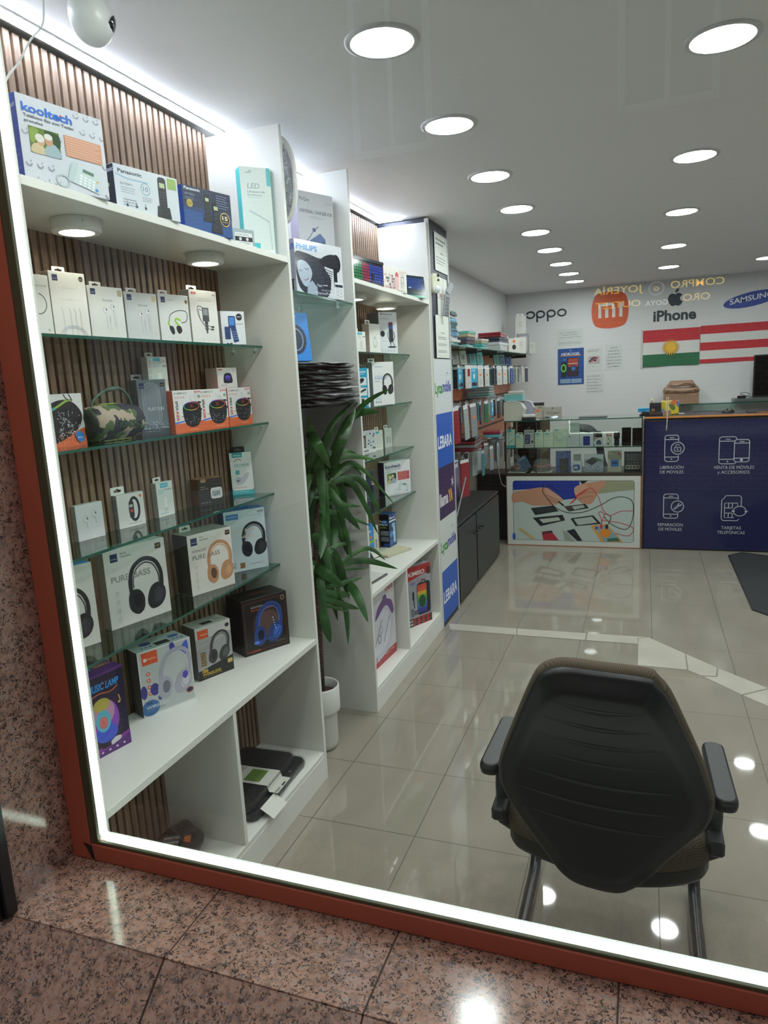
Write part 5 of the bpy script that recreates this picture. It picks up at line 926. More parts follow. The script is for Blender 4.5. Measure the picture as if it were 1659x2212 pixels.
p = Pack('telephone_box', 'white telephone box with purple side on the fourth glass shelf of the farther unit', 'box', (-1.413, 4.025, Z), 62, 0.218, 0.207, 0.075, '#dfe0e2', '#3a2f5a', '#d0d1d6'); p.label = 'white telephone box with a purple side and red text panel on the farther unit'; kooltech(p.f, '#3a3a70', '#55565c', '#b8404a', False); p.f.rect(0, 0, 0.1, 0.015, '#c94a5a')
for i in range(10): p.f.ell(0.1 + 0.05 * i, 0.96, 0.008, 0.008, '#44464c')
p.done()
Z = 0.603
p = Pack('toothbrush_box', 'narrow light blue box with a green band beside the white keyboard on the farther worktop', 'box', (-1.475, 3.655, Z), 60, 0.07, 0.20, 0.05, '#4a8fd8', '#3a78c0', '#3f84cc'); a = p.f; a.text('Oral', 0.1, 0.7, 0.24, 0.06, '#e8eef6', 0.03); a.lines(0.2, 0.27, 0.7, 0.33, 2, '#cfe0f4'); a.ell(0.7, 0.4, 0.14, 0.14, '#d8903a'); a.poly([(0, 0.56), (1, 0.46), (1, 0.54), (0, 0.64)], '#8fc04a'); a.curve([(0.2, 0.9), (0.5, 0.82), (0.8, 0.95)], 0.12, '#e8eef6'); p.done()
p = Pack('plug_box', 'small white box with grey plug picture behind the cream keyboard', 'box', (-1.488, 3.775, Z), 74, 0.075, 0.165, 0.02, '#dcdcd2', '#c0c0b4'); a = p.f; a.lines(0.2, 0.1, 0.8, 0.3, 3, '#999'); a.rr(0.2, 0.45, 0.42, 0.78, 0.04, '#8f9290'); a.rr(0.56, 0.5, 0.8, 0.82, 0.04, '#9c9f9d'); p.done()
p = Pack('soap_dispenser_box', 'black and blue soap dispenser box on the farther worktop', 'box', (-1.442, 3.968, Z), 84, 0.10, 0.205, 0.075, '#24406e', '#101624', '#2b5fa8', 0.25); a = p.f; a.text('Magic', 0.12, 0.9, 0.16, 0.07, '#cfe0f4', 0.02); a.rect(0.05, 0.2, 0.98, 0.25, '#dfe6ee'); a.ell(0.3, 0.62, 0.24, 0.2, '#4a8ad0'); a.ell(0.3, 0.85, 0.2, 0.2, '#2b5fb0'); a.rr(0.56, 0.3, 0.86, 0.9, 0.1, '#a9c9e6'); a.rr(0.4, 0.3, 0.86, 0.42, 0.06, '#8fb8e0'); a.ell(0.62, 0.6, 0.1, 0.12, '#c9def2'); a.ell(0.86, 0.08, 0.1, 0.1, '#3f7fd0')
a = p.l; a.ell(0.65, 0.24, 0.3, 0.18, '#2b6fd0'); a.text('Soap', 0.15, 0.8, 0.24, 0.06, '#e6ecf4', 0.02); a.text('Magic', 0.15, 0.9, 0.34, 0.07, '#e6ecf4', 0.02); a.lines(0.2, 0.38, 0.9, 0.44, 2, '#c8d060', 0.4); a.rr(0.22, 0.5, 0.95, 0.64, 0.03, '#8a8f9c'); a.rr(0.24, 0.68, 0.95, 0.82, 0.03, '#7f8594'); a.ell(0.7, 0.93, 0.3, 0.12, '#2450a0'); a.rect(0.4, 0.52, 0.43, 0.63, '#22252e'); a.rect(0.65, 0.69, 0.68, 0.81, '#22252e'); a.rr(0.02, 0.55, 0.16, 0.75, 0.05, '#2b5fb0'); p.done()
def keyboard(loc, rz, w, d, label, base_c, key_c, nx=14, ny=5, tilt=0.04, group=None):
    t = empty('computer_keyboard', label, 'keyboard', loc, rot=(tilt, 0, rz)); mb = MB(); mb.box(-w / 2, w / 2, -d / 2, d / 2, 0, 0.009, mat(base_c, 0.4), 0.002); mb.build('case', t)
    mb = MB(); kw = (w - 0.01) / nx; kd = (d - 0.012) / ny
    for j in range(ny):
        for i in range(nx): mb.box(-w / 2 + 0.005 + i * kw + kw * 0.1, -w / 2 + 0.005 + (i + 1) * kw - kw * 0.1, -d / 2 + 0.006 + j * kd + kd * 0.1, -d / 2 + 0.006 + (j + 1) * kd - kd * 0.1, 0.009, 0.0125, mat(key_c, 0.5), 0.0008)
    mb.build('keys', t); return t
keyboard((-1.385, 3.80, Z + 0.003), math.radians(72), 0.235, 0.105, 'cream compact keyboard lying on the farther worktop in front of the black and blue box', '#b9b69a', '#d3d0b4')
keyboard((-1.315, 3.205, Z + 0.002), math.radians(84), 0.27, 0.10, 'white slim keyboard on the farther worktop beside the side panel', '#4a3a44', '#d9dad8', tilt=0.02)
MB().box(-0.03, 0.03, -0.02, 0.02, 0, 0.004, mat('#d0ccb8', 0.5), 0.001).build('y'); o = bpy.data.objects['y']; o.name = 'price_card'; o.location = (-1.450, 3.672, Z + 0.02); o.rotation_euler = (0.9, 0, 1.25); tag(o, 'small cream card leaning against the white plug box behind the keyboard', 'card')
p = Pack('foot_massager_box', 'tall white foot bath box with purple picture in the farther lower cubby', 'box', (-1.292, 3.268, 0.122), 86.5, 0.44, 0.43, 0.14, '#cbc9cc', '#b5b2b5', '#c5c3c6'); p.label = 'large white box picturing a lilac and purple foot spa in the farther lower cubby'; a = p.f
a.poly([(0, 0.93), (1, 0.93), (1, 1), (0, 1)], '#a8303a'); a.poly([(0.55, 0.88), (1, 0.88), (1, 0.94), (0.45, 0.94)], '#a8303a'); a.text('ufesa', 0.72, 0.96, 0.12, 0.08, '#b03040', 0.02); a.text('ELECTRIC', 0.66, 0.94, 0.925, 0.03, '#c9c08a', 0.01); a.blob([(0.12, 0.72), (0.24, 0.4), (0.4, 0.28), (0.62, 0.24), (0.84, 0.3), (0.93, 0.5), (0.84, 0.78), (0.66, 0.9), (0.24, 0.92), (0.13, 0.86)], '#bfc0d0'); a.blob([(0.2, 0.72), (0.3, 0.44), (0.5, 0.34), (0.74, 0.36), (0.84, 0.52), (0.74, 0.78), (0.4, 0.84)], '#cfcfda')
a.blob([(0.4, 0.4), (0.48, 0.27), (0.62, 0.2), (0.66, 0.16), (0.74, 0.16), (0.77, 0.22), (0.9, 0.28), (0.96, 0.42), (0.9, 0.46), (0.78, 0.32), (0.66, 0.3), (0.52, 0.36)], '#6a4a82')
a.line([(0.36, 0.72), (0.58, 0.44)], 0.012, '#4a3f5a'); a.line([(0.62, 0.74), (0.82, 0.46)], 0.012, '#4a3f5a'); a.ring(0.5, 0.66, 0.04, 0.05, 0.012, '#44454e'); a.ring(0.56, 0.56, 0.035, 0.045, 0.008, '#77788a'); a.ell(0.32, 0.86, 0.05, 0.045, '#5a3f7a'); a.text('Aquaspa', 0.08, 0.3, 0.36, 0.035, '#4a4348', 0.0, 0.3); a.line([(0.08, 0.39), (0.3, 0.37)], 0.004, '#b03040')
for i in range(7): a.rect(0.03 + 0.06 * i, 0.87, 0.05 + 0.06 * i, 0.99, '#a8303a')
p.done()
p = Pack('party_speaker_box', 'red and grey party speaker box with rainbow speaker picture in the farthest lower cubby', 'box', (-1.274, 3.93, 0.122), 64, 0.205, 0.375, 0.13, '#9a9ca4', '#2a2a2e', '#b9bbc0'); p.label = 'red and grey box picturing a rainbow lit party speaker in the last lower cubby'; a = p.f
a.poly([(0, 0), (1, 0), (1, 0.16), (0.6, 0.17), (0, 0.24)], '#b0302e'); a.text('KIMISO', 0.05, 0.74, 0.155, 0.07, '#dfe0e2', 0.03); a.ell(0.92, 0.13, 0.12, 0.12, '#5a2a26'); a.ell(0.22, 0.28, 0.13, 0.06, '#8a7aa8')
for i in range(3): a.ring(0.45 + 0.16 * i, 0.255, 0.04, 0.04, 0.012, '#c04038')
a.rr(0.38, 0.3, 0.96, 0.84, 0.1, '#20242a'); a.ring(0.66, 0.31, 0.1, 0.08, 0.035, '#20242a', 180, 360)
cs = ['#c8483a', '#c85a3a', '#c8a03a', '#6aa83a', '#3a9a5a', '#3a8aa8', '#3a5ab8', '#3a3a90']
for i in range(8): a.rr(0.40, 0.33 + 0.058 * i, 0.8, 0.40 + 0.058 * i, 0.03, cs[i])
a.ell(0.6, 0.62, 0.16, 0.2, '#1f4a30'); a.ring(0.6, 0.62, 0.15, 0.19, 0.012, '#2f7a48'); a.rr(0.18, 0.42, 0.26, 0.56, 0.03, '#20242a'); a.line([(0.22, 0.5), (0.26, 0.7)], 0.035, '#20242a'); a.rect(0.1, 0.7, 0.22, 0.84, '#6a6c72'); a.line([(0.26, 0.74), (0.27, 0.82)], 0.04, '#20242a'); a.line([(0.33, 0.74), (0.34, 0.82)], 0.04, '#20242a')
a.rect(0.18, 0.865, 1, 1, '#b0302e'); a.rect(0, 0.865, 0.2, 1, '#20242a'); a.text('ISO', 0.02, 0.17, 0.92, 0.035, '#dfe0e2', 0.02); a.text('3001', 0.02, 0.17, 0.975, 0.035, '#dfe0e2', 0.02)
for i in range(8): a.ell(0.32 + 0.2 * (i % 4), 0.9 + 0.065 * (i // 4), 0.055, 0.055, '#20242a'); a.lines(0.29 + 0.2 * (i % 4), 0.893 + 0.065 * (i // 4), 0.35 + 0.2 * (i % 4), 0.907 + 0.065 * (i // 4), 1, '#dfe0e2')
p.t.text('3000250', 0.05, 0.95, 0.6, 0.35, '#2a2a2e', 0.03); p.done()

# ---------------------------------------------------------------- lower cubbies of the nearer unit
def sleeve(loc, rz, w, d, h, label, wrap=False, card=None, tx=0.0):
    t = empty('laptop_sleeve', label, 'laptop sleeve', loc, rot=(tx, 0, rz)); N = 40
    fab = make_crinkle.__globals__.get('_fab') or globals().setdefault('_fab', make_crinkle('dark_sleeve_fabric', '#1b1c1f', 0.35, 90.0, 0.35))
    pts = rrpts(-w / 2, -d / 2, w / 2, d / 2, 0.03, 5); n = len(pts); vs = []
    prof = [(0.985, 0), (1.0, h * 0.25), (1.0, h * 0.75), (0.975, h)]
    for k, z in prof: vs += [(x * k, y * k, z) for x, y in pts]
    mb = MB(); mb.raw(vs, [(i * n + j, i * n + (j + 1) % n, (i + 1) * n + (j + 1) % n, (i + 1) * n + j) for i in range(3) for j in range(n)], fab, True); mb.face(vs[3 * n:], fab); mb.build('padded_body', t)
    cl = globals().setdefault('_wr', make_crinkle('sleeve_plastic', '#3a3c40', 0.06, 45.0, 1.0, 0.35)); mb = MB(); vs = []
    for k, z in ((1.012, 0.001), (1.03, h * 0.5), (1.012, h + 0.0015)): vs += [(x * k, y * k, z) for x, y in pts]
    mb.raw(vs, [(i * n + j, i * n + (j + 1) % n, (i + 1) * n + (j + 1) % n, (i + 1) * n + j) for i in range(2) for j in range(n)], cl, True); mb.build('clear_bag', t)
    return t
t = sleeve((-1.370, 2.075, 0.122), math.radians(90), 0.40, 0.26, 0.030, 'dark grey laptop sleeve in plastic, bottom of the pile in the lower cubby')
a_card = mat('#c9c8c0', 0.4)
cloth(4, 6, lambda u, v: (-0.165 + u * 0.10, -0.130 - v * 0.052, 0.036 - 0.030 * v), a_card).build('paper_header', t)
t2 = sleeve((-1.380, 2.055, 0.154), math.radians(92), 0.37, 0.23, 0.030, 'laptop sleeve with a white paper band and green square, top of the pile')
mb = cloth(3, 14, lambda u, v: (-0.055 + u * 0.105, 0.112 - v * 0.226, 0.0315), a_card); cloth(3, 5, lambda u, v: (-0.055 + u * 0.105, -0.114 - v * 0.008, 0.0315 - v * 0.024), a_card, mb); cloth(3, 4, lambda u, v: (-0.055 + u * 0.105, -0.122 - v * 0.035, 0.0078 + v * 0.0), a_card, mb)
A_ = Art(mb, (0.05, -0.157, 0.0082), (-1, 0, 0), (0, -1, 0), 0.105, 0.001); 
mb.face([(-0.040, -0.075, 0.0325), (0.036, -0.075, 0.0325), (0.036, -0.01, 0.0325), (-0.040, -0.01, 0.0325)], mat('#5d7a35', 0.6)); mb.face([(-0.038, 0.015, 0.0325), (-0.016, 0.015, 0.0325), (-0.016, 0.035, 0.0325), (-0.038, 0.035, 0.0325)], mat('#e8813a', 0.5))
mb.box(-0.005, 0.02, -0.152, -0.146, 0.0079, 0.0086, BLK)
V_, F_, u0, u1 = textgeo('Hönor', 0.0); mb.raw([(0.0 - 0.048 + (u - u0) / (u1 - u0) * 0.03, -0.150 + v * 0.012, 0.0087) for u, v in V_], F_, BLK)
for i in range(5): mb.box(-0.01, 0.045 - 0.004 * (i % 2), 0.02 + i * 0.008, 0.022 + i * 0.008, 0.0318, 0.0326, mat('#77756f', 0.6))
mb.build('paper_band', t2)
t = empty('cable_bag', 'small dark bag with a striped label lying in the front lower cubby by the window', 'bag', (-1.40, 1.665, 0.122), 0.5)
def fb(u, v):
    r_ = math.sin(PI * v) ** 0.5; a = 2 * PI * u; return (0.075 * r_ * math.cos(a) * (1 + 0.1 * math.sin(5 * a)), 0.12 * r_ * math.sin(a) * (1 + 0.08 * math.cos(4 * a)), 0.030 + 0.030 * -math.cos(PI * v) + 0.004 * math.sin(6 * a))
cloth(36, 12, fb, BAGP).build('plastic_pouch', t)
mb = MB()
for i in range(9): mb.box(-0.045, 0.005, -0.06 + i * 0.008, -0.055 + i * 0.008, 0.0615, 0.0635, mat(('#8a6a70', '#b9b6b0', '#55606a')[i % 3], 0.5))
mb.box(0.02, 0.04, -0.03, 0.01, 0.057, 0.061, mat('#d9772f', 0.5)); mb.build('label', t)

# ---------------------------------------------------------------- advertising column
CX0, CX1, CY0, CY1 = -1.535, -1.205, 4.186, 4.61
t = empty('advertising_column', 'tall square column covered with stacked blue, white and purple phone company panels', 'column', (-1.37, 4.40, 0)); ox, oy = 1.37, -4.40
NAVY = mat('#2c3140', 0.5)
MB().box(CX0 + ox, CX1 - 0.004 + ox, CY0 + oy, CY1 + oy, 0, 2.53, NAVY).build('core', t)
MB().box(CX0 + ox + 0.01, CX1 + ox - 0.024, CY0 + oy - 0.006, CY0 + oy - 0.0005, 2.06, 2.50, mat('#cfd1d6', 0.5), 0.001).build('front_board', t)
MB().box(CX1 + ox - 0.022, CX1 + ox + 0.004, CY0 + oy - 0.004, CY0 + oy + 0.004, 0, 2.53, mat('#d6d6d2', 0.35), 0.001).box(CX1 + ox - 0.008, CX1 + ox + 0.004, CY1 + oy - 0.012, CY1 + oy, 0.0, 2.53, mat('#c9cbc8', 0.35), 0.001).build('edge_profile', t)
panels = [(1.385, 1.724, '#cfd5d8', 'L'), (1.048, 1.385, '#2058b8', 'B'), (0.714, 1.048, '#3a2350', 'Y'), (0.374, 0.714, '#cfd3d2', 'L'), (0.035, 0.374, '#2058b8', 'B')]
for z0, z1, c, k in panels:
    mb = MB(); mb.box(CX1 + ox - 0.003, CX1 + ox, CY0 + oy + 0.006, CY1 + oy - 0.014, z0, z1, mat(c, 0.4)); a = Art(mb, (CX1 + ox, CY0 + oy + 0.006, z0), (0, 1, 0), (0, 0, 1), CY1 - CY0 - 0.02, z1 - z0)
    if k == 'L':
        a.text('Lyca', 0.02, 0.45, 0.62, 0.20, '#3f8f3a', 0.04); a.text('mobile', 0.455, 0.97, 0.60, 0.20, '#2a3f9a', 0.04); a.line([(0.72, 0.32), (0.72, 0.26), (0.82, 0.25), (0.82, 0.32)], 0.012, '#2a3f9a')
    elif k == 'B': a.text('LEBARA', 0.08, 0.92, 0.64, 0.23, '#dfe4ee', 0.03)
    else:
        a.text('llama', 0.06, 0.56, 0.74, 0.24, '#d8d2dc', 0.04); a.text('YA', 0.58, 0.84, 0.74, 0.24, '#e0b030', 0.05)
        for q in range(6): a.line([(0.86, 0.38), (0.86 + 0.09 * math.cos(q * PI / 3 + 0.5), 0.38 + 0.09 * a.k * math.sin(q * PI / 3 + 0.5))], 0.02, '#d8d2dc')
    mb.build('brand_panel', t)
def paper(name, label, ya, yb, z0, z1, x=CX1 + 0.001, c='#d5d9d2', fn=None, cat='notice'):
    mb = MB(); w = yb - ya; mb.box(0, 0.0012, 0, w, 0, z1 - z0, mat(c, 0.6)); a = Art(mb, (0.0012, 0, 0), (0, 1, 0), (0, 0, 1), w, z1 - z0)
    if fn: fn(a)
    o = mb.build(name, None, (x, ya, z0)); return tag(o, label, cat)
def n1(a): a.rect(0.0, 0.03, 1, 0.035, '#888'); a.lines(0.1, 0.14, 0.95, 0.36, 2, '#4b4f55', 0.45); a.poly([(0.4, 0.48), (0.6, 0.49), (0.75, 0.52), (0.5, 0.52)], '#333'); a.lines(0.1, 0.62, 0.9, 0.86, 3, '#6a6e72', 0.4)
def n2(a): a.rrl(0.02, 0.0, 0.6, 0.55, 0.02, 0.015, '#7a3a4a'); a.rect(0.2, 0.42, 0.5, 0.52, '#a06a70')
def n3(a): a.rect(0.4, 0.1, 0.6, 0.2, '#c0c4c4'); a.text('AVISO', 0.36, 0.66, 0.42, 0.035, '#55585c', 0.01); a.lines(0.15, 0.5, 0.85, 0.58, 2, '#6a6e72', 0.4); a.lines(0.15, 0.66, 0.85, 0.73, 2, '#6a6e72', 0.4); a.lines(0.15, 0.82, 0.85, 0.89, 2, '#6a6e72', 0.4)
paper('paper_notice', 'top paper notice with printed lines near the head of the column', 4.305, 4.592, 2.255, 2.478, fn=n1)
paper('paper_notice', 'red-framed paper behind the key tag remote on the column', 4.33, 4.56, 1.99, 2.22, fn=n2)
paper('paper_notice', 'AVISO paper notice just above the uppermost white brand panel', 4.26, 4.565, 1.73, 1.988, x=CX1 + 0.003, fn=n3)
t = empty('motion_sensor', 'cream oval alarm motion sensor with a camera eye mounted on the column', 'sensor', (-1.197, 4.235, 2.165), rot=(0, 0, math.radians(58)))
def cap(n=28, w=0.040, h=0.088): return [(w * math.cos(2 * PI * k / n) * 1.0, h * 0.52 * (1 if math.sin(2 * PI * k / n) > 0 else -1) * (0.45 if abs(math.sin(2 * PI * k / n)) < 1e-6 else 0.45) + w * math.sin(2 * PI * k / n)) for k in range(n)]
Mf = Matrix(((1, 0, 0, 0), (0, 0, -1, 0), (0, 1, 0, 0), (0, 0, 0, 1)))
mb = MB(); P0 = cap(); vs = []
for k, y in ((1.0, 0.03), (1.0, -0.005), (0.93, -0.018), (0.75, -0.026)): vs += [(x * k, y, z * k) for x, z in P0]
n = len(P0); mb.raw(vs, [(i * n + j, i * n + (j + 1) % n, (i + 1) * n + (j + 1) % n, (i + 1) * n + j) for i in range(3) for j in range(n)], mat('#d6d6c0', 0.35), True); mb.face(vs[3 * n:], mat('#d6d6c0', 0.35)); mb.build('shell', t)
MB().lathe([(0, 0.012), (0.015, 0.010), (0.024, 0.002), (0.026, 0)], mat('#c9ccd0', 0.25), 24, Matrix.Translation((0.004, -0.024, -0.035)) @ Matrix.Rotation(PI / 2, 4, 'X')).build('lens', t)
mb = MB()
for z, r_ in ((0.045, 0.010), (0.018, 0.0075)): mb.lathe([(0, 0.004), (r_ * 0.6, 0.004), (r_, 0.003), (r_, 0)], mat('#2a2c2c', 0.2), 18, Matrix.Translation((0.014, -0.0255, z)) @ Matrix.Rotation(PI / 2, 4, 'X'))
mb.build('camera_eye', t)
t = empty('remote_control', 'grey folding remote control hanging at an angle on the column below the motion sensor', 'remote', (-1.175, 4.40, 1.985), rot=(0.0, 0.16, math.radians(62)))
MB().box(-0.022, 0.022, -0.009, 0.009, 0, 0.135, mat('#8d9096', 0.35), 0.005).build('keypad_half', t); MB().box(-0.022, 0.022, -0.009, 0.009, 0, 0.08, mat('#9a9da3', 0.35), 0.006, Matrix.Translation((0, 0.0, 0.135)) @ Matrix.Rotation(0.45, 4, 'Y')).build('upper_half', t)
mb = MB()
for j in range(5):
    for i in range(3): mb.box(-0.017 + i * 0.012, -0.008 + i * 0.012, -0.0115, -0.009, 0.012 + j * 0.022, 0.028 + j * 0.022, mat('#74777d', 0.5), 0.001)
mb.build('buttons', t)

# ---------------------------------------------------------------- left wall: black cabinet, slatwall, goods
t = empty('black_cabinet', 'low black two-door cabinet against the left wall behind the column', 'cabinet', (-1.37, 5.37, 0)); ox, oy = 1.37, -5.37
K1 = mat('#1f2224', 0.35); K2 = mat('#2a2d2f', 0.4)
MB().box(-1.53 + ox, -1.222 + ox, 4.64 + oy, 6.12 + oy, 0, 0.575, K1, 0.002).build('carcass', t); MB().box(-1.53 + ox, -1.212 + ox, 4.63 + oy, 6.13 + oy, 0.576, 0.598, mat('#232628', 0.3), 0.002).build('top_board', t)
for a_, b_, hy in ((4.655, 5.20, 5.13), (5.235, 6.11, 5.31)):
    d = MB().box(-1.2215 + ox, -1.204 + ox, a_ + oy, b_ + oy, 0.03, 0.565, K2, 0.002).build('door', t)
    m = MB(); m.tube(catmull([(-1.204 + ox, hy + oy - 0.035, 0.44), (-1.178 + ox, hy + oy - 0.03, 0.44), (-1.178 + ox, hy + oy + 0.03, 0.44), (-1.204 + ox, hy + oy + 0.035, 0.44)], 4), 0.005, mat('#111214', 0.2), 8); m.build('handle', d)
m = MB(); m.box(-1.204 + ox, -1.200 + ox, 5.245 + oy, 5.262 + oy, 0.37, 0.40, mat('#5b5436', 0.3, 0.8), 0.002); m.build('lock', t)
o = MB().box(-0.005, 0.005, -0.11, 0.11, 0, 0.30, mat('#8c8f92', 0.2, 0.4), 0.003).build('tablet_computer'); o.location = (-1.245, 4.75, 0.605); o.rotation_euler = (-0.45, 0.25, 0.2); tag(o, 'slim silver tablet leaning on the black cabinet beside the column', 'tablet')
m = MB(); m.box(-1.555, -1.53, 4.64, 8.62, 0.93, 1.86, ORW)
for z in (1.69, 1.40, 1.10, 0.935): m.box(-1.5305, -1.526, 4.64, 8.62, z - 0.008, z + 0.008, mat('#3a2a22', 0.6))
sw = m.build('slatwall_panel'); tag(sw, 'orange-brown slatwall panel with dark grooves on the left wall behind the hanging packs', 'slatwall')
tag(MB().box(-1.555, -1.54, 4.64, 8.62, 0.0, 0.925, mat('#8b8378', 0.6), 0.001).build('lower_wall_board'), 'beige board on the left wall between the slatwall and the black cabinet', 'panel')
t = empty('wall_glass_shelf', 'long glass shelf with metal brackets above the slatwall on the left wall', 'shelf', (-1.40, 6.6, 1.83)); m = MB(); m.box(-0.15, 0.149, -1.95, 1.9, -0.008, 0, SGLASS); m.box(0.149, 0.1495, -1.95, 1.9, -0.008, 0, SEDGE); m.build('glass_pane', t)
for i in range(5): MB().box(-0.13, 0.12, -1.7 + i * 0.85 - 0.006, -1.7 + i * 0.85 + 0.006, -0.04, -0.0085, mat('#4a4d50', 0.3, 0.6), 0.002).build('bracket', t)
# goods lying on that shelf
def flat(name, label, x, y, z, w, d, h, c, rz=0.0, c2=None, group=None, txt=None, cat='box', rough=0.3):
    mb = MB(); m = c if not isinstance(c, str) else mat(c, rough); mb.box(-w / 2, w / 2, -d / 2, d / 2, 0, h, m, min(0.004, h / 4)); a = Art(mb, (w / 2, -d / 2, 0), (0, 1, 0), (0, 0, 1), d, h); b = Art(mb, (-w / 2, -d / 2, 0), (1, 0, 0), (0, 0, 1), w, h)
    if c2: b.rect(0.45, 0.2, 0.9, 0.85, c2); a.rect(0.1, 0.2, 0.9, 0.8, c2)
    if txt: b.text(txt, 0.2, 0.9, 0.75, 0.4, '#20242a', 0.02); a.lines(0.1, 0.3, 0.9, 0.7, 1, '#20242a', 0.6)
    o = mb.build(name, None, (x, y, z), rz); return tag(o, label, cat, group)
z = 1.8305
for i, (c, lb, h, c2, w) in enumerate((('#a9c4bd', 'pale green packet with turquoise corner at the bottom of the nearest shelf stack', 0.02, '#4fb0bd', 0.22), ('#c5cbc5', 'white flat box on the bottom packet of the nearest shelf stack', 0.022, None, 0.22), ('#c9cdd0', 'white lettered flat box in the nearest stack on the wall shelf', 0.024, None, 0.21), ('#6f9fc4', 'blue lettered box, third lowest colour band of the nearest shelf stack', 0.024, None, 0.20),
        ('#5f9fb8', 'blue-green box with a small dark label, lowest of the three labelled boxes', 0.026, '#3b4250', 0.19), ('#5aa5a8', 'teal box with a small dark label, middle of the three labelled boxes', 0.026, '#3b4250', 0.19), ('#58a0a6', 'teal box with a small dark label, top of the three labelled boxes', 0.026, '#3b4250', 0.19), ('#7db4d4', 'light blue box just under the white folder on the nearest shelf stack', 0.022, None, 0.19), ('#bdbdb8', 'white-grey folder near the top of the nearest shelf stack', 0.018, None, 0.18),
        ('#27262e', 'black shiny packet under the red and green packets on the nearest shelf stack', 0.018, '#6b6a78', 0.22), ('#8a3038', 'red shiny packet topping the nearest shelf stack', 0.016, '#3f8f80', 0.20))):
    flat('flat_box', lb, -1.38 + random.uniform(-0.008, 0.008), 5.02 + random.uniform(-0.01, 0.01), z, w, 0.20, h - 0.001, c, random.uniform(-0.08, 0.08), c2, txt='LYNIX' if i in (2, 3) else None); z += h
z = 1.8305
for i, (c, lb, h) in enumerate((('#7fb5b5', 'teal packet, lowest of the second shelf stack', 0.022), ('#4a464e', 'dark folded pouch in the second shelf stack', 0.03), ('#5b5862', 'grey-violet folded pouch in the second shelf stack', 0.028), ('#b7ad8c', 'yellowish packet in the second shelf stack', 0.024), ('#6fb5ad', 'turquoise packet on top of the second shelf stack', 0.024))):
    flat('flat_packet', lb, -1.37, 5.52 + 0.02 * i, z, 0.18, 0.20, h - 0.001, c, random.uniform(-0.1, 0.1), cat='packet', rough=0.15); z += h
z = 1.8305
for i, (c, lb) in enumerate((('#5aa8a8', 'teal boxed packet at the base of the third shelf stack'), ('#4f9f9f', 'second teal packet of the third shelf stack'), ('#8a9a7a', 'olive packet in the third shelf stack'), ('#c9b9b0', 'cream and pink packet on top of the third shelf stack'))): flat('flat_packet', lb, -1.37, 6.05 + 0.02 * i, z, 0.17, 0.20, 0.021, c, random.uniform(-0.1, 0.1), cat='packet', rough=0.15); z += 0.022
z = 1.8305
for i, (c, lb, h) in enumerate((('#b9bfc0', 'clear wrapped packet under the navy pouch on the wall shelf', 0.05), ('#c4c9c9', 'second clear wrapped packet under the navy pouch', 0.03), ('#2c3450', 'navy pouch with turquoise tag on the wall shelf', 0.022), ('#28303f', 'dark blue pouch below the red ones on the wall shelf', 0.022), ('#8a2f3a', 'lower red pouch with blue clip on the wall shelf', 0.024), ('#93313c', 'upper red pouch topping the pile on the wall shelf', 0.02))):
    flat('flat_pouch', lb, -1.36, 6.80, z, 0.21, 0.42, h - 0.001, CLEAR if False else c, random.uniform(-0.05, 0.05), cat='pouch', rough=0.12); z += h
for i, (x, y, w, h, c) in enumerate(((-1.40, 7.25, 0.07, 0.16, '#d3d0c8'), (-1.36, 7.45, 0.07, 0.17, '#d9d7d0'), (-1.33, 7.62, 0.07, 0.15, '#cfcdc6'))):
    p = Pack('charger_box', 'small white charger box with a red mark standing behind the red pouches, %s of three' % ('left', 'middle', 'right')[i], 'box', (x, y, 1.8305), 70, w, h, 0.05, c, tab=(0.3, 0.04, 0.02)); p.f.ell(0.25, 0.15, 0.07, 0.07, '#c04a4a'); p.f.lines(0.2, 0.4, 0.8, 0.6, 3, '#888'); p.done()
p = Pack('headset_box', 'white box with an orange sticker and black round picture on the wall shelf', 'box', (-1.30, 7.62, 1.8305), 40, 0.13, 0.15, 0.05, '#d6d3cb'); p.f.rect(0.4, 0.1, 0.6, 0.3, '#e0703a'); p.f.ell(0.5, 0.6, 0.18, 0.2, '#2a2a2e'); p.done()
p = Pack('headset_box', 'white box with faint print beside the tall transparent pack on the wall shelf', 'box', (-1.28, 7.88, 1.8305), 30, 0.14, 0.17, 0.05, '#d3d0ca'); p.f.lines(0.2, 0.3, 0.8, 0.6, 4, '#999'); p.done()
p = Pack('accessory_box', 'tall grey-framed clear pack near the end of the wall shelf', 'box', (-1.28, 8.12, 1.8305), 20, 0.13, 0.22, 0.05, '#8d9194', rough=0.15); p.f.rr(0.15, 0.12, 0.85, 0.9, 0.1, '#a9adb0'); p.done()
p = Pack('accessory_box', 'tallest white box with hang tab at the end of the wall shelf', 'box', (-1.33, 8.25, 1.8305), 15, 0.12, 0.42, 0.05, '#cfcfca', tab=(0.5, 0.08, 0.03)); p.f.ring(0.5, 0.75, 0.3, 0.1, 0.03, '#aaa'); p.f.lines(0.3, 0.15, 0.7, 0.3, 3, '#999'); p.done()
p = Pack('accessory_box', 'small white box at the very end of the wall shelf', 'box', (-1.22, 8.33, 1.8305), 10, 0.08, 0.13, 0.05, '#c3c6bd'); p.f.lines(0.2, 0.2, 0.8, 0.5, 3, '#999'); p.done()
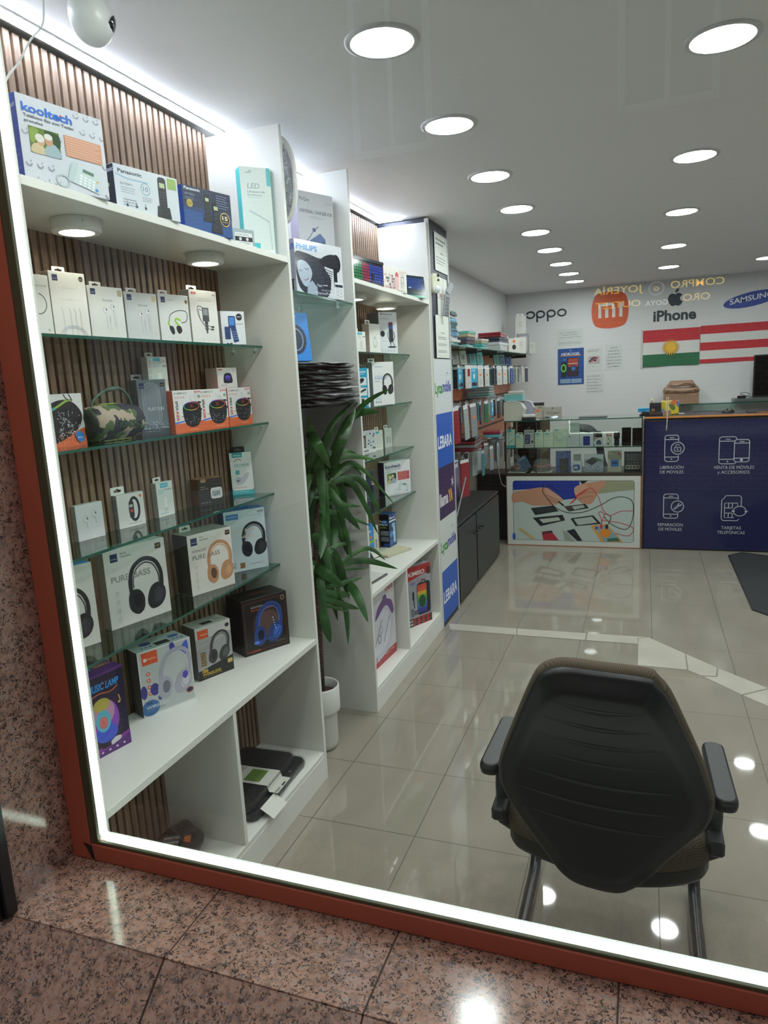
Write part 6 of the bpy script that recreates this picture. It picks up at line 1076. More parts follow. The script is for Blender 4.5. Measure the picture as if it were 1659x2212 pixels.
# hooks with hanging packs
hk = empty('display_hook', 'x', 'hook'); m = MB(); m.tube([(0, 0, 0), (0.26, 0, 0.0), (0.275, 0, 0.012)], 0.0028, mat('#a4a7aa', 0.25, 0.8), 6); m.build('rod', hk); MB().box(-0.002, 0.004, -0.018, 0.018, -0.014, 0.014, mat('#303234', 0.4), 0.001).build('back_plate', hk); hook_used = [False]
def hang(name, c, w, h, art=None, mt=None, cat='hanging pack'):
    """pack in the plane facing the room, hung from its top centre"""
    mb = MB(); m = mt or mat(c, 0.22); mb.box(0, 0.009, -w / 2, w / 2, -h, -0.012, m, 0.002); mb.box(0.003, 0.0045, -w / 2, w / 2, -0.03, 0.012, mat('#c9ced0', 0.15), 0.0005); a = Art(mb, (0.009, -w / 2, -h), (0, 1, 0), (0, 0, 1), w, h - 0.012)
    if art: art(a)
    return mb.build(name), c
def ar1(a): a.ell(0.5, 0.4, 0.12, 0.3, '#cfe6ee'); a.rect(0.1, 0.72, 0.9, 0.9, '#3a2a30'); a.lines(0.2, 0.06, 0.8, 0.2, 2, '#d8eef6')
def ar2(a): a.rect(0.35, 0.04, 0.75, 0.4, '#8a2430'); a.line([(0.2, 0.9), (0.8, 0.6)], 0.05, '#8a8f94')
def ar3(a): a.rect(0.3, 0.3, 0.6, 0.42, '#e0703a'); a.lines(0.2, 0.6, 0.8, 0.9, 4, '#8a8f94')
def ar4(a):
    for i in range(6): a.ell(random.uniform(0.2, 0.8), 0.1 + 0.15 * i, 0.12, 0.08, '#8f9a60')
def ar5(a): a.rr(0.15, 0.1, 0.85, 0.9, 0.1, '#2a2d33'); a.ell(0.5, 0.3, 0.15, 0.12, '#50545c')
kinds = {}
spec = [('lightblue', '#3f9fc4', ar1, 'light blue'), ('white', '#c4c6c2', ar3, 'white'), ('redwhite', '#bfc0bc', ar2, 'white and red'), ('black', '#1c2028', ar5, 'black'), ('teal', '#3f7f88', None, 'teal'), ('grey', '#84898c', ar3, 'clear grey'), ('royal', '#22489a', ar4, 'royal blue'), ('navy', '#232c40', None, 'navy'), ('violet', '#75698a', None, 'mauve'), ('green', '#1f6a50', None, 'green'), ('red', '#8a2f36', ar5 if False else None, 'red'), ('silver', '#9aa3a3', None, 'silvery clear')]
place_n = {}
def put(k, row, rowname, x, y, z, ry=0.0, rz=0.0, size=None):
    key = (k, size)
    sp_ = [q for q in spec if q[0] == k][0]; lb = '%s pack hanging on %s of the left slatwall' % (sp_[3], rowname); g = '%s packs on %s' % (sp_[3], rowname)
    if key not in kinds:
        w, h = size or (0.075, 0.165); o, _ = hang('hanging_pack', sp_[1], w, h, sp_[2]); kinds[key] = o
    else:
        o = kinds[key].copy(); C.objects.link(o)
    o.location = (x, y, z); o.rotation_euler = (ry, 0, rz); tag(o, lb, 'hanging pack', g)
def hook(y, z, rowname):
    if not hook_used[0]: hk.location = (-1.526, y, z); hook_used[0] = True; hk['label'] = 'metal hook carrying packs on %s' % rowname; hk['group'] = 'hooks of %s' % rowname
    else: dup(hk, (-1.526, y, z), label='metal hook carrying packs on %s' % rowname, group='hooks of %s' % rowname)
R1 = [(4.86, ['violet', 'violet', 'teal', 'teal']), (5.08, ['teal', 'teal', 'navy', 'lightblue']), (5.36, ['navy', 'white', 'redwhite', 'redwhite']), (5.55, ['lightblue', 'lightblue', 'lightblue']), (5.78, ['black', 'black', 'white', 'white']), (6.05, ['black', 'navy', 'grey', 'white']), (6.35, ['black', 'navy', 'navy', 'black']), (6.62, ['grey', 'grey', 'black', 'white']), (6.92, ['navy', 'teal', 'white', 'white']), (7.25, ['navy', 'royal', 'royal']), (7.6, ['royal', 'white', 'white', 'white']), (7.95, ['white', 'grey', 'white']), (8.25, ['green', 'green', 'navy'])]
for y, ks_ in R1:
    hook(y, 1.695, 'the upper hook row')
    for i, k in enumerate(ks_): put(k, 0, 'the upper hook row', -1.49 + i * 0.215 / max(1, len(ks_) - 1) + random.uniform(-0.005, 0.005), y, 1.682, 0, random.uniform(-0.5, 0.1), (0.075, 0.29) if (k == 'violet') else None)
R2 = [(4.90, ['silver', 'red', 'red', 'red']), (5.20, ['silver', 'black', 'black', 'silver']), (5.45, ['silver', 'black', 'grey']), (5.72, ['black', 'red', 'navy']), (5.95, ['teal', 'green']), (6.2, ['lightblue', 'teal', 'lightblue']), (6.5, ['grey', 'silver', 'black']), (6.8, ['navy', 'black', 'silver']), (7.15, ['silver', 'grey', 'silver']), (7.5, ['silver', 'silver', 'lightblue'])]
for j, (y, ks_) in enumerate(R2):
    hook(y, 1.40, 'the middle hook row')
    for i, k in enumerate(ks_): put(k, 1, 'the middle hook row', -1.49 + i * 0.225 / max(1, len(ks_) - 1), y, 1.387, random.uniform(-0.05, 0.12) if j < 3 else random.uniform(-0.05, 0.05), random.uniform(-0.45, 0.1), (0.085, 0.25) if j < 3 else (0.075, 0.17))
R3 = [(4.86, ['navy', 'black', 'violet']), (5.10, ['silver', 'black', 'black', 'red']), (5.75, ['silver', 'black', 'silver', 'teal']), (6.1, ['silver', 'silver', 'grey']), (6.4, ['black', 'grey', 'silver']), (6.75, ['red', 'grey', 'navy']), (7.1, ['black', 'grey', 'black']), (7.5, ['navy', 'grey', 'grey'])]
for j, (y, ks_) in enumerate(R3):
    hook(y, 1.0, 'the lowest hook row')
    for i, k in enumerate(ks_): put(k, 2, 'the lowest hook row', -1.48 + i * 0.22 / max(1, len(ks_) - 1), y, 0.987, 0, random.uniform(-0.4, 0.1), (0.13, 0.27) if j < 2 else (0.085, 0.20))
# small packs standing on the upper hooks
for i, (y, c, lb) in enumerate(((4.98, '#4a3a36', 'brown'), (5.06, '#b9b9a4', 'cream with orange sticker'), (5.52, '#9a9a92', 'leaning grey'), (5.66, '#a5a096', 'leaning beige'), (5.86, '#3f3a40', 'dark leaning'), (6.0, '#4f9098', 'first leaning teal'), (6.14, '#4a8c96', 'second leaning teal'), (6.28, '#4f9298', 'third leaning teal'), (7.2, '#5a7f78', 'green-grey'), (7.35, '#4f5a70', 'slate'), (7.5, '#443a5a', 'purple'), (7.68, '#2f4a90', 'blue'), (7.9, '#8a8f94', 'grey'))):
    p = Pack('small_pack', '%s small pack propped on the upper hooks of the left slatwall' % lb, 'pack', (-1.40 + (0.03 if i % 2 else 0), y, 1.702), 62, 0.085, 0.115, 0.012, c, rough=0.2, tilt=-0.15); p.d = 0.012; p.f.rrl(0.12, 0.1, 0.88, 0.9, 0.08, 0.02, '#d6d6d0'); p.f.rr(0.3, 0.3, 0.7, 0.6, 0.05, '#6f7478'); p.done()
for i in range(5): flat('flat_packet', 'thin grey clear sleeve, %s in the pile behind the middle hooks' % ('lowest', 'second', 'third', 'fourth', 'uppermost')[i], -1.39, 6.35, 1.415 + i * 0.022, 0.20, 0.3, 0.018, ('#7a8a8c', '#5f9a9c', '#8a9294', '#6a8a90', '#9aa0a4')[i], random.uniform(-0.1, 0.1), cat='packet', rough=0.12)
for i in range(4): flat('flat_packet', '%s cover in the pile lying over the lowest hooks' % ('lowest dark red', 'second grey', 'third dark red', 'uppermost black')[i], -1.37, 5.62, 1.02 + i * 0.028, 0.21, 0.34, 0.024, ('#6a2a30', '#77797c', '#702f35', '#2a2a2e')[i], random.uniform(-0.1, 0.1), cat='packet', rough=0.15)
for i in range(2): flat('flat_packet', '%s cover lying near the far end over the lowest hooks' % ('turquoise', 'crimson')[i], -1.34, 6.6, 1.04 + i * 0.03, 0.16, 0.26, 0.026, ('#5aa5b0', '#8a3044')[i], 0.1, cat='packet', rough=0.15)
mb = MB(); mb.tube(catmull([(-1.30, 6.42, 1.0), (-1.27, 6.42, 0.8), (-1.24, 6.44, 0.62), (-1.20, 6.46, 0.58)], 6), 0.005, mat('#6f7376', 0.4), 8); tag(mb.build('hanging_cable'), 'grey cable hanging down beside the glass showcase', 'cable')
o = MB().box(-0.20, 0.13, -0.2, 0.2, 0, 0.66, mat('#14171b', 0.4), 0.004).build('black_gap_block'); o.location = (-1.345, 6.95, 0); tag(o, 'tall black block filling the gap between the black cabinet and the showcase', 'box')  # plain black block filling the gap

# ---------------------------------------------------------------- glass showcase counter
SY = 6.56
t = empty('glass_showcase', 'glass-topped showcase counter with a phone repair poster on its front', 'showcase', (-0.61, SY + 0.25, 0)); ox, oy = 0.61, -(SY + 0.25)
def SB(name, x0, x1, y0, y1, z0, z1, m, r=0.001, par=None): return MB().box(x0 + ox, x1 + ox, y0 + oy, y1 + oy, z0, z1, m, r).build(name, par or t)
SB('side_panel', -1.218, -1.20, SY, SY + 0.48, 0, 0.665, BRW); SB('side_panel', -0.024, -0.007, SY, SY + 0.48, 0, 0.665, BRW); SB('base', -1.2, -0.022, SY + 0.02, SY + 0.48, 0.02, 0.665, BRW)
SB('deck', -1.222, -0.007, SY - 0.002, SY + 0.49, 0.668, 0.690, mat('#3a2c24', 0.4)); SB('corner_post', -1.218, -1.19, SY + 0.44, SY + 0.48, 0.69, 1.17, BRW); SB('corner_post', -1.222, -1.212, SY, SY + 0.02, 0.69, 1.17, mat('#1c1d1f', 0.3)); SB('corner_post', -0.018, -0.007, SY, SY + 0.02, 0.69, 1.17, mat('#1c1d1f', 0.3)); SB('corner_post', -0.96, -0.88, SY + 0.46, SY + 0.48, 0.69, 1.17, BRW)
m = MB(); m.box(-1.215 + ox, -0.01 + ox, SY + 0.03 + oy, SY + 0.30 + oy, 0.918, 0.926, SGLASS); m.box(-1.215 + ox, -0.01 + ox, SY + 0.029 + oy, SY + 0.03 + oy, 0.918, 0.926, SEDGE); m.build('glass_shelf', t)
m = MB(); m.box(-1.225 + ox, -0.007 + ox, SY + oy, SY + 0.49 + oy, 1.172, 1.181, SGLASS); m.box(-1.225 + ox, -0.007 + ox, SY - 0.001 + oy, SY + oy, 1.172, 1.181, SEDGE); m.build('glass_top', t)
MB().box(-1.21 + ox, -0.016 + ox, SY + 0.003 + oy, SY + 0.008 + oy, 0.69, 1.17, GLASS).build('front_glass', t)
m = MB(); m.box(-1.21 + ox, -0.02 + ox, SY - 0.004 + oy, SY - 0.0005 + oy, 0.006, 0.664, mat('#c9cdc6', 0.25)); a = Art(m, (-1.21 + ox, SY - 0.004 + oy, 0.006), (1, 0, 0), (0, 0, 1), 1.19, 0.658, 0.00006); a.rough = 0.25
a.rr(0.046, 0.062, 0.957, 0.928, 0.02, '#20242a'); a.rr(0.049, 0.066, 0.954, 0.924, 0.018, '#b3c0bb')
a.poly([(0.049, 0.20), (0.30, 0.17), (0.42, 0.34), (0.55, 0.31), (0.56, 0.066), (0.06, 0.066), (0.049, 0.08)], '#1f3590'); a.poly([(0.56, 0.066), (0.62, 0.066), (0.58, 0.12)], '#16181c'); a.poly([(0.75, 0.066), (0.954, 0.066), (0.954, 0.19), (0.68, 0.25)], '#8f9478')
a.blob([(0.046, 0.24), (0.14, 0.20), (0.26, 0.16), (0.33, 0.18), (0.38, 0.27), (0.42, 0.32), (0.41, 0.37), (0.37, 0.41), (0.30, 0.42), (0.20, 0.42), (0.12, 0.37), (0.046, 0.38)], '#b98a70'); a.blob([(0.3, 0.17), (0.36, 0.22), (0.43, 0.32), (0.42, 0.36), (0.36, 0.3), (0.31, 0.25)], '#c69a80')
for y in (0.30, 0.345): a.curve([(0.31, y - 0.03), (0.36, y + 0.01), (0.40, y + 0.035)], 0.004, '#8f6450')
a.blob([(0.55, 0.13), (0.60, 0.1), (0.68, 0.08), (0.75, 0.066), (0.74, 0.15), (0.70, 0.22), (0.68, 0.3), (0.65, 0.38), (0.6, 0.4), (0.56, 0.36), (0.53, 0.28), (0.52, 0.2)], '#b98a70'); a.blob([(0.52, 0.17), (0.57, 0.12), (0.62, 0.15), (0.56, 0.24), (0.53, 0.27)], '#c69a80')
for y in (0.25, 0.31): a.curve([(0.55, y + 0.02), (0.61, y - 0.02), (0.66, y - 0.03)], 0.004, '#8f6450')
a.poly([(0.185, 0.46), (0.36, 0.42), (0.40, 0.50), (0.22, 0.56)], '#1c1f22'); a.poly([(0.195, 0.47), (0.35, 0.435), (0.385, 0.495), (0.225, 0.54)], '#2e3336'); a.poly([(0.2, 0.6), (0.43, 0.55), (0.45, 0.63), (0.26, 0.72)], '#23262a'); a.poly([(0.25, 0.62), (0.4, 0.585), (0.415, 0.63), (0.28, 0.675)], '#b3bbb0'); a.poly([(0.49, 0.60), (0.66, 0.55), (0.72, 0.67), (0.53, 0.71)], '#23262a'); a.poly([(0.515, 0.61), (0.65, 0.57), (0.69, 0.655), (0.545, 0.695)], '#aab7b0')
a.poly([(0.44, 0.43), (0.6, 0.39), (0.63, 0.45), (0.48, 0.50)], '#2a2f2c'); a.poly([(0.50, 0.43), (0.585, 0.405), (0.6, 0.44), (0.52, 0.475)], '#a5b0a8'); a.poly([(0.445, 0.43), (0.49, 0.42), (0.51, 0.47), (0.47, 0.49)], '#4a3a38'); a.line([(0.40, 0.36), (0.44, 0.42)], 0.012, '#1c1f22'); a.line([(0.53, 0.29), (0.61, 0.19)], 0.012, '#c83a42'); a.poly([(0.475, 0.41), (0.52, 0.32), (0.55, 0.30), (0.51, 0.37)], '#c83a42')
a.curve([(0.40, 0.21), (0.33, 0.14), (0.29, 0.16), (0.28, 0.22), (0.32, 0.33), (0.38, 0.45), (0.48, 0.52), (0.6, 0.50), (0.72, 0.4), (0.8, 0.31), (0.88, 0.29), (0.945, 0.36), (0.945, 0.6), (0.9, 0.74), (0.8, 0.68), (0.74, 0.56), (0.76, 0.53), (0.79, 0.58), (0.77, 0.68)], 0.005, '#1f2226')
a.curve([(0.61, 0.19), (0.65, 0.17), (0.7, 0.3), (0.73, 0.46), (0.78, 0.55), (0.86, 0.49), (0.95, 0.48)], 0.005, '#c0404a'); a.curve([(0.73, 0.62), (0.85, 0.65), (0.95, 0.72), (0.92, 0.83), (0.82, 0.80)], 0.005, '#c0404a'); a.curve([(0.72, 0.7), (0.72, 0.6), (0.7, 0.52), (0.72, 0.5), (0.74, 0.55), (0.72, 0.66)], 0.005, '#c0404a')
a.poly([(0.64, 0.7), (0.76, 0.67), (0.88, 0.924), (0.72, 0.924)], '#d29a4a'); a.poly([(0.67, 0.71), (0.76, 0.69), (0.86, 0.90), (0.74, 0.92)], '#7fa0ac'); a.ell(0.75, 0.8, 0.04, 0.036, '#d98a30'); a.ell(0.685, 0.73, 0.012, 0.012, '#2a5ab0'); a.rect(0.71, 0.68, 0.73, 0.74, '#c83a42'); a.rect(0.75, 0.68, 0.77, 0.74, '#1f2226'); a.poly([(0.76, 0.88), (0.84, 0.86), (0.86, 0.91), (0.77, 0.92)], '#3a6a5c')
a.poly([(0.27, 0.80), (0.34, 0.78), (0.40, 0.92), (0.28, 0.92)], '#ad2a38'); a.poly([(0.27, 0.82), (0.34, 0.78), (0.36, 0.8), (0.28, 0.84)], '#2f3440'); a.poly([(0.46, 0.78), (0.52, 0.75), (0.58, 0.92), (0.54, 0.92)], '#20242a'); a.poly([(0.43, 0.78), (0.46, 0.8), (0.52, 0.92), (0.45, 0.92)], '#8f9a8c'); a.poly([(0.08, 0.76), (0.1, 0.75), (0.22, 0.91), (0.19, 0.91)], '#bfa05a'); a.ell(0.05, 0.88, 0.012, 0.03, '#2a5ab0'); m.build('poster', t)
SB('bottom_trim', -1.218, -0.008, SY - 0.006, SY, 0.0, 0.008, mat('#a0603a', 0.5))
# goods on the showcase's glass shelf
def show(name, label, x0, x1, z, h, d, c, side=None, art=None, y=SY + 0.06, yaw=0, tab=None, rough=0.35, tabc='#dfe3d8', cat='box'):
    p = Pack(name, label, cat, ((x0 + x1) / 2, y, z), yaw, (x1 - x0) * 0.985, h, d, c, side, tab=tab, rough=rough, tabc=tabc)
    if art: art(p.f)
    return p.done()
z = 0.9265
def f_cc(a): a.rect(0, 0.86, 1, 1, '#3f9fa4'); a.rect(0.1, 0.02, 0.6, 0.14, '#3fa9b2'); a.curve([(0.12, 0.26), (0.3, 0.2), (0.4, 0.22)], 0.04, '#c03a40'); a.lines(0.15, 0.28, 0.75, 0.36, 2, '#4f9fa4'); a.rect(0.15, 0.42, 0.4, 0.52, '#8fc0bc'); a.blob([(0.15, 0.72), (0.35, 0.6), (0.7, 0.55), (0.85, 0.5), (0.6, 0.7), (0.3, 0.8)], '#a9b9b4')
def f_w(a): a.rect(0.08, 0.05, 0.55, 0.16, '#57b5b8'); a.lines(0.1, 0.24, 0.85, 0.32, 1, '#6a8a80'); a.ring(0.45, 0.5, 0.17, 0.17, 0.02, '#9fb0a4'); a.lines(0.1, 0.88, 0.8, 0.92, 1, '#8fa89c')
def f_j(a): a.text('JOINUS', 0.1, 0.9, 0.15, 0.08, '#3a3f4c', 0.03); a.rr(0.08, 0.25, 0.62, 0.8, 0.06, '#2a3454'); a.rect(0.16, 0.3, 0.54, 0.5, '#5a6a90'); a.lines(0.16, 0.56, 0.54, 0.76, 4, '#8a9ac0', 0.6); a.lines(0.7, 0.28, 0.95, 0.5, 4, '#77707c'); a.rect(0.72, 0.6, 0.94, 0.75, '#3a3f4c'); a.lines(0.08, 0.88, 0.92, 0.95, 1, '#a04a58')
def f_r(a): a.rect(0.05, 0.03, 0.35, 0.09, '#57b5b8'); a.ell(0.5, 0.52, 0.42, 0.4, '#b9c9b9'); a.ring(0.5, 0.52, 0.42, 0.4, 0.02, '#a0b4a4'); a.lines(0.5, 0.9, 0.95, 0.95, 1, '#8fa89c')
def f_p(a): a.rr(0.25, 0.2, 0.75, 0.92, 0.06, '#34388a'); a.rr(0.3, 0.22, 0.5, 0.5, 0.05, '#22245a'); a.ell(0.36, 0.3, 0.035, 0.035, '#8a8fd0'); a.ell(0.44, 0.4, 0.035, 0.035, '#8a8fd0'); a.lines(0.6, 0.07, 0.95, 0.12, 1, '#8a8fa0')
def f_pl(a): a.lines(0.1, 0.1, 0.8, 0.3, 2, '#a9aeb0'); a.curve([(0.2, 0.8), (0.4, 0.5), (0.6, 0.7), (0.8, 0.3)], 0.015, '#a0a5a8'); a.rect(0.08, 0.08, 0.25, 0.16, '#55585c')
def f_s(a): a.rr(0.08, 0.06, 0.3, 0.18, 0.03, '#c0404a'); a.blob([(0.25, 0.8), (0.32, 0.35), (0.68, 0.35), (0.75, 0.8)], '#3a4a78'); a.ell(0.5, 0.75, 0.15, 0.08, '#5a8ad0')
show('charger_box', 'turquoise and white car charger box at the left end of the showcase shelf', -1.217, -1.137, z, 0.172, 0.04, '#cdd6cc', '#3f9fa4', f_cc, tab=(0.5, 0.05, 0.022), tabc='#2a2c2c')
show('charger_box', 'small pale charger box second from left on the showcase shelf', -1.131, -1.057, z, 0.118, 0.04, '#d2d8c6', None, f_w, tab=(0.5, 0.05, 0.022))
show('phone_box', 'phone box with a dark handset picture on the showcase shelf', -1.052, -0.962, z, 0.163, 0.04, '#c4bfc2', None, f_j).__setitem__('label', 'pinkish box with a dark keypad phone picture on the showcase shelf')
show('charger_box', 'pale green charger box left of its twin on the showcase shelf', -0.954, -0.874, z, 0.138, 0.04, '#ccd6c2', None, f_w, tab=(0.5, 0.05, 0.02))
show('charger_box', 'pale green charger box right of its twin, beside the round pad box', -0.870, -0.782, z, 0.138, 0.04, '#ccd6c2', None, f_w, tab=(0.5, 0.05, 0.02))
show('wireless_pad_box', 'larger pale green box picturing a round charging pad on the showcase shelf', -0.777, -0.663, z, 0.166, 0.035, '#cdd6c0', None, f_r)
show('cable_box', 'white lower box with a dark square mark under another white box', -0.657, -0.552, z, 0.108, 0.05, '#c9cdd0', None, f_pl)
show('cable_box', 'white box lying on top of another white box in the showcase', -0.652, -0.552, z + 0.1085, 0.108, 0.05, '#c4c8ca', None, f_pl)
show('phone_box', 'white box picturing a blue phone from the back in the showcase', -0.548, -0.428, z, 0.118, 0.05, '#c9cad4', None, f_p)
show('mini_speaker_box', 'small white speaker box carrying a black speaker in the showcase', -0.420, -0.342, z, 0.080, 0.05, '#cdc9c2', None, f_s)
def minispk(x, z, label, c='#17191c', glow=None):
    t = empty('mini_speaker', label, 'speaker', (x, SY + 0.085, z)); MB().lathe([(0, 0), (0.028, 0), (0.03, 0.004), (0.024, 0.045), (0.020, 0.052), (0, 0.053)], mat(c, 0.3), 24).build('body', t); MB().lathe([(0, 0.0532), (0.015, 0.0532), (0.015, 0.0555), (0, 0.0555)], mat('#4a4e54', 0.3), 20).build('top_button', t); return t
minispk(-0.381, z + 0.0805, 'small black speaker on top of its white box in the showcase')
show('gadget_box', 'small white box with a pink cap picturing black gadgets in the showcase', -0.321, -0.269, z, 0.088, 0.05, '#d2cfc2', '#c09090', lambda a: (a.line([(0.4, 0.15), (0.6, 0.35)], 0.12, '#22242a'), a.ell(0.4, 0.75, 0.2, 0.16, '#3a5a70'), a.ell(0.7, 0.5, 0.1, 0.1, '#8a2a30')))
t3 = empty('pink_bottle_cap', 'pink rounded cap standing on the small white gadget box', 'cap', (-0.295, SY + 0.085, z + 0.0885)); MB().lathe([(0, 0), (0.022, 0), (0.024, 0.006), (0.022, 0.024), (0.012, 0.028), (0, 0.028)], mat('#b98a88', 0.4), 20).build('shell', t3); MB().lathe([(0.0235, 0.010), (0.0248, 0.011), (0.0235, 0.012)], mat('#9a6a6a', 0.4), 20).build('seam_ring', t3)
t4 = empty('smart_watch', 'dark watch like gadget standing upright in the showcase', 'watch', (-0.228, SY + 0.075, z)); MB().box(-0.022, 0.022, 0, 0.012, 0, 0.06, mat('#26303e', 0.3), 0.006).build('strap', t4); MB().box(-0.026, 0.026, -0.006, 0.014, 0.06, 0.122, mat('#1a1d24', 0.15), 0.008).build('case', t4)
for x0, x1, h, lb in ((-0.185, -0.106, 0.163, 'black phone standing upright, left of the two in the showcase'), (-0.096, -0.016, 0.157, 'black phone standing upright at the right end of the showcase shelf')):
    tt = empty('mobile_phone', lb, 'phone', ((x0 + x1) / 2, SY + 0.07, z), rot=(-0.06, 0, 0)); MB().box(-(x1 - x0) / 2, (x1 - x0) / 2, 0, 0.009, 0, h, mat('#22252c', 0.25), 0.004).build('case', tt); MB().box(-(x1 - x0) / 2 + 0.003, (x1 - x0) / 2 - 0.003, -0.0008, 0, 0.004, h - 0.004, mat('#0c0e14', 0.06), 0.0003).build('screen', tt)
# showcase deck
z = 0.6905
def coil(x, y, r, h, label, flipc):
    t = empty('wired_speaker_pack', label, 'pack', (x, y, z)); MB().box(-r - 0.015, r + 0.015, -0.09, 0.09, 0, 0.006, mat('#c4c2b8', 0.5), 0.001).build('card_base', t); m = MB()
    m.lathe([(r * 0.9, 0.008), (r, 0.014), (r, h * 0.45), (r * 0.85, h * 0.5), (r * 0.55, h * 0.46), (r * 0.5, 0.02)], mat('#2a2a26', 0.4), 28); m.build('cable_coil', t)
    m = MB(); m.lathe([(r * 1.01, h * 0.40), (r * 1.0, h * 0.5), (r * 0.7, h * 0.56), (r * 0.5, h * 0.52)], mat(flipc, 0.35), 28); m.box(-0.008, 0.008, -r * 1.04, -r * 0.98, 0.008, h * 0.45, mat(flipc, 0.35)); m.build('red_band', t)
    m = MB(); m.lathe([(r * 1.1, 0.006), (r * 1.1, h * 0.45), (r * 0.9, h * 0.85), (r * 0.4, h), (0, h)], CLEAR, 28); m.build('clear_dome', t)
coil(-1.122, SY + 0.12, 0.068, 0.10, 'red and black cable coil pack at the left end of the showcase deck', '#8a3a34'); coil(-0.897, SY + 0.12, 0.080, 0.125, 'red and black cable coil under a clear dome in the showcase deck', '#96423a')
o = show('cable_pack', 'tilted blister pack with a curled green cable between the two coils', -0.10, 0.0, 0, 0.13, 0.012, '#5a6a8a', None, lambda a: (a.ring(0.5, 0.55, 0.28, 0.36, 0.05, '#3f5f58'), a.rr(0.15, 0.06, 0.85, 0.2, 0.05, '#8a9ab4')), rough=0.12, cat='pack'); o.location = (-1.03, SY + 0.05, z + 0.03); o.rotation_euler = (-0.2, -0.5, 0)
o = show('cable_pack', 'small silvery blister pack leaning above the left coil', -0.05, 0.0, 0, 0.09, 0.01, '#9aa0a0', None, lambda a: a.rrl(0.15, 0.1, 0.85, 0.9, 0.1, 0.05, '#6a7274'), rough=0.12, cat='pack'); o.location = (-1.11, SY + 0.16, z + 0.09); o.rotation_euler = (-0.2, -0.6, 0)
show('keypad_pack', 'blue blister pack with a black number pad in the showcase deck', -0.765, -0.628, z, 0.196, 0.03, '#3f5590', None, lambda a: (a.rr(0.25, 0.35, 0.85, 0.97, 0.05, '#14171a'), a.ring(0.35, 0.18, 0.3, 0.2, 0.03, '#7f95c8'), [a.rect(0.32 + 0.12 * i, 0.46 + 0.1 * j, 0.41 + 0.12 * i, 0.53 + 0.1 * j, '#2f343a') for i in range(4) for j in range(5)]), rough=0.12, y=SY + 0.07, cat='pack')
show('cube_clock_box', 'small white box picturing a blue cube in the showcase deck', -0.622, -0.530, z, 0.100, 0.08, '#c9ccd4', None, lambda a: (a.poly([(0.15, 0.3), (0.7, 0.25), (0.85, 0.35), (0.85, 0.75), (0.4, 0.85), (0.15, 0.75)], '#3450a0'), a.rect(0.25, 0.45, 0.6, 0.65, '#b9c9c0'), a.lines(0.2, 0.9, 0.8, 0.95, 1, '#6a6e78')), y=SY + 0.05)
show('cube_clock_box', 'white box with faint grey print behind the cube clock box', -0.615, -0.545, z, 0.155, 0.03, '#b9b6b0', None, lambda a: a.lines(0.2, 0.06, 0.8, 0.2, 2, '#8a8a88'), y=SY + 0.16)
show('laptop_stand_box', 'wide box picturing a dark laptop stand in the showcase deck', -0.512, -0.341, z, 0.160, 0.04, '#9fa6b4', None, lambda a: (a.rect(0, 0, 1, 0.25, '#c6c8cf'), a.poly([(0.05, 0.4), (0.45, 0.15), (0.75, 0.35), (0.4, 0.62)], '#2a2d34'), a.poly([(0.5, 0.12), (0.95, 0.3), (0.85, 0.42), (0.55, 0.25)], '#3a7a5a'), [a.ell(random.uniform(0.05, 0.95), random.uniform(0.65, 0.98), 0.05, 0.025, random.choice(['#6a7f9a', '#b4c0d0', '#8a96aa'])) for _ in range(24)]), y=SY + 0.07)
show('webcam_box', 'beige box with a blue gadget picture and a red dot in the showcase deck', -0.305, -0.183, z, 0.190, 0.04, '#b9b6a4', None, lambda a: (a.rr(0.0, 0.0, 1, 0.45, 0.3, '#8f8d80'), a.rr(0.22, 0.42, 0.8, 0.75, 0.08, '#2f6fc0'), a.rr(0.34, 0.52, 0.7, 0.62, 0.03, '#1c3048'), a.ell(0.82, 0.14, 0.11, 0.11, '#b03a44'), a.rect(0.1, 0.1, 0.35, 0.14, '#c9c04a'), a.lines(0.15, 0.8, 0.85, 0.92, 2, '#8a897c')), y=SY + 0.07)
show('earphone_pack', 'dark blister pack with rows of round black pads in the showcase', -0.164, -0.018, z, 0.182, 0.03, '#2f3338', None, lambda a: (a.rr(0.1, 0.1, 0.9, 0.45, 0.05, '#4a5258'), [a.ell(0.2 + 0.2 * i, 0.55, 0.07, 0.045, '#9a9c98') for i in range(4)], [a.ell(0.2 + 0.2 * i, 0.55, 0.05, 0.03, '#1a1c1e') for i in range(4)], a.rr(0.08, 0.66, 0.92, 0.86, 0.08, '#9a958a'), [a.ell(0.2 + 0.2 * i, 0.76, 0.07, 0.055, '#1a1c1e') for i in range(4)]), rough=0.15, y=SY + 0.07, cat='pack')
for x in (-0.935, -0.335):
    tt = empty('shelf_clip', 'small chrome glass clip at the front of the showcase deck, %s' % ('left one' if x < -0.5 else 'right one'), 'clip', (x, SY + 0.018, z)); MB().lathe([(0, 0), (0.005, 0), (0.005, 0.03), (0.003, 0.034), (0, 0.034)], mat('#c9ccd0', 0.15, 0.9), 14).build('stud', tt); MB().lathe([(0, 0.034), (0.004, 0.0345), (0, 0.037)], mat('#e0e2e4', 0.1, 0.9), 14).build('cap', tt)
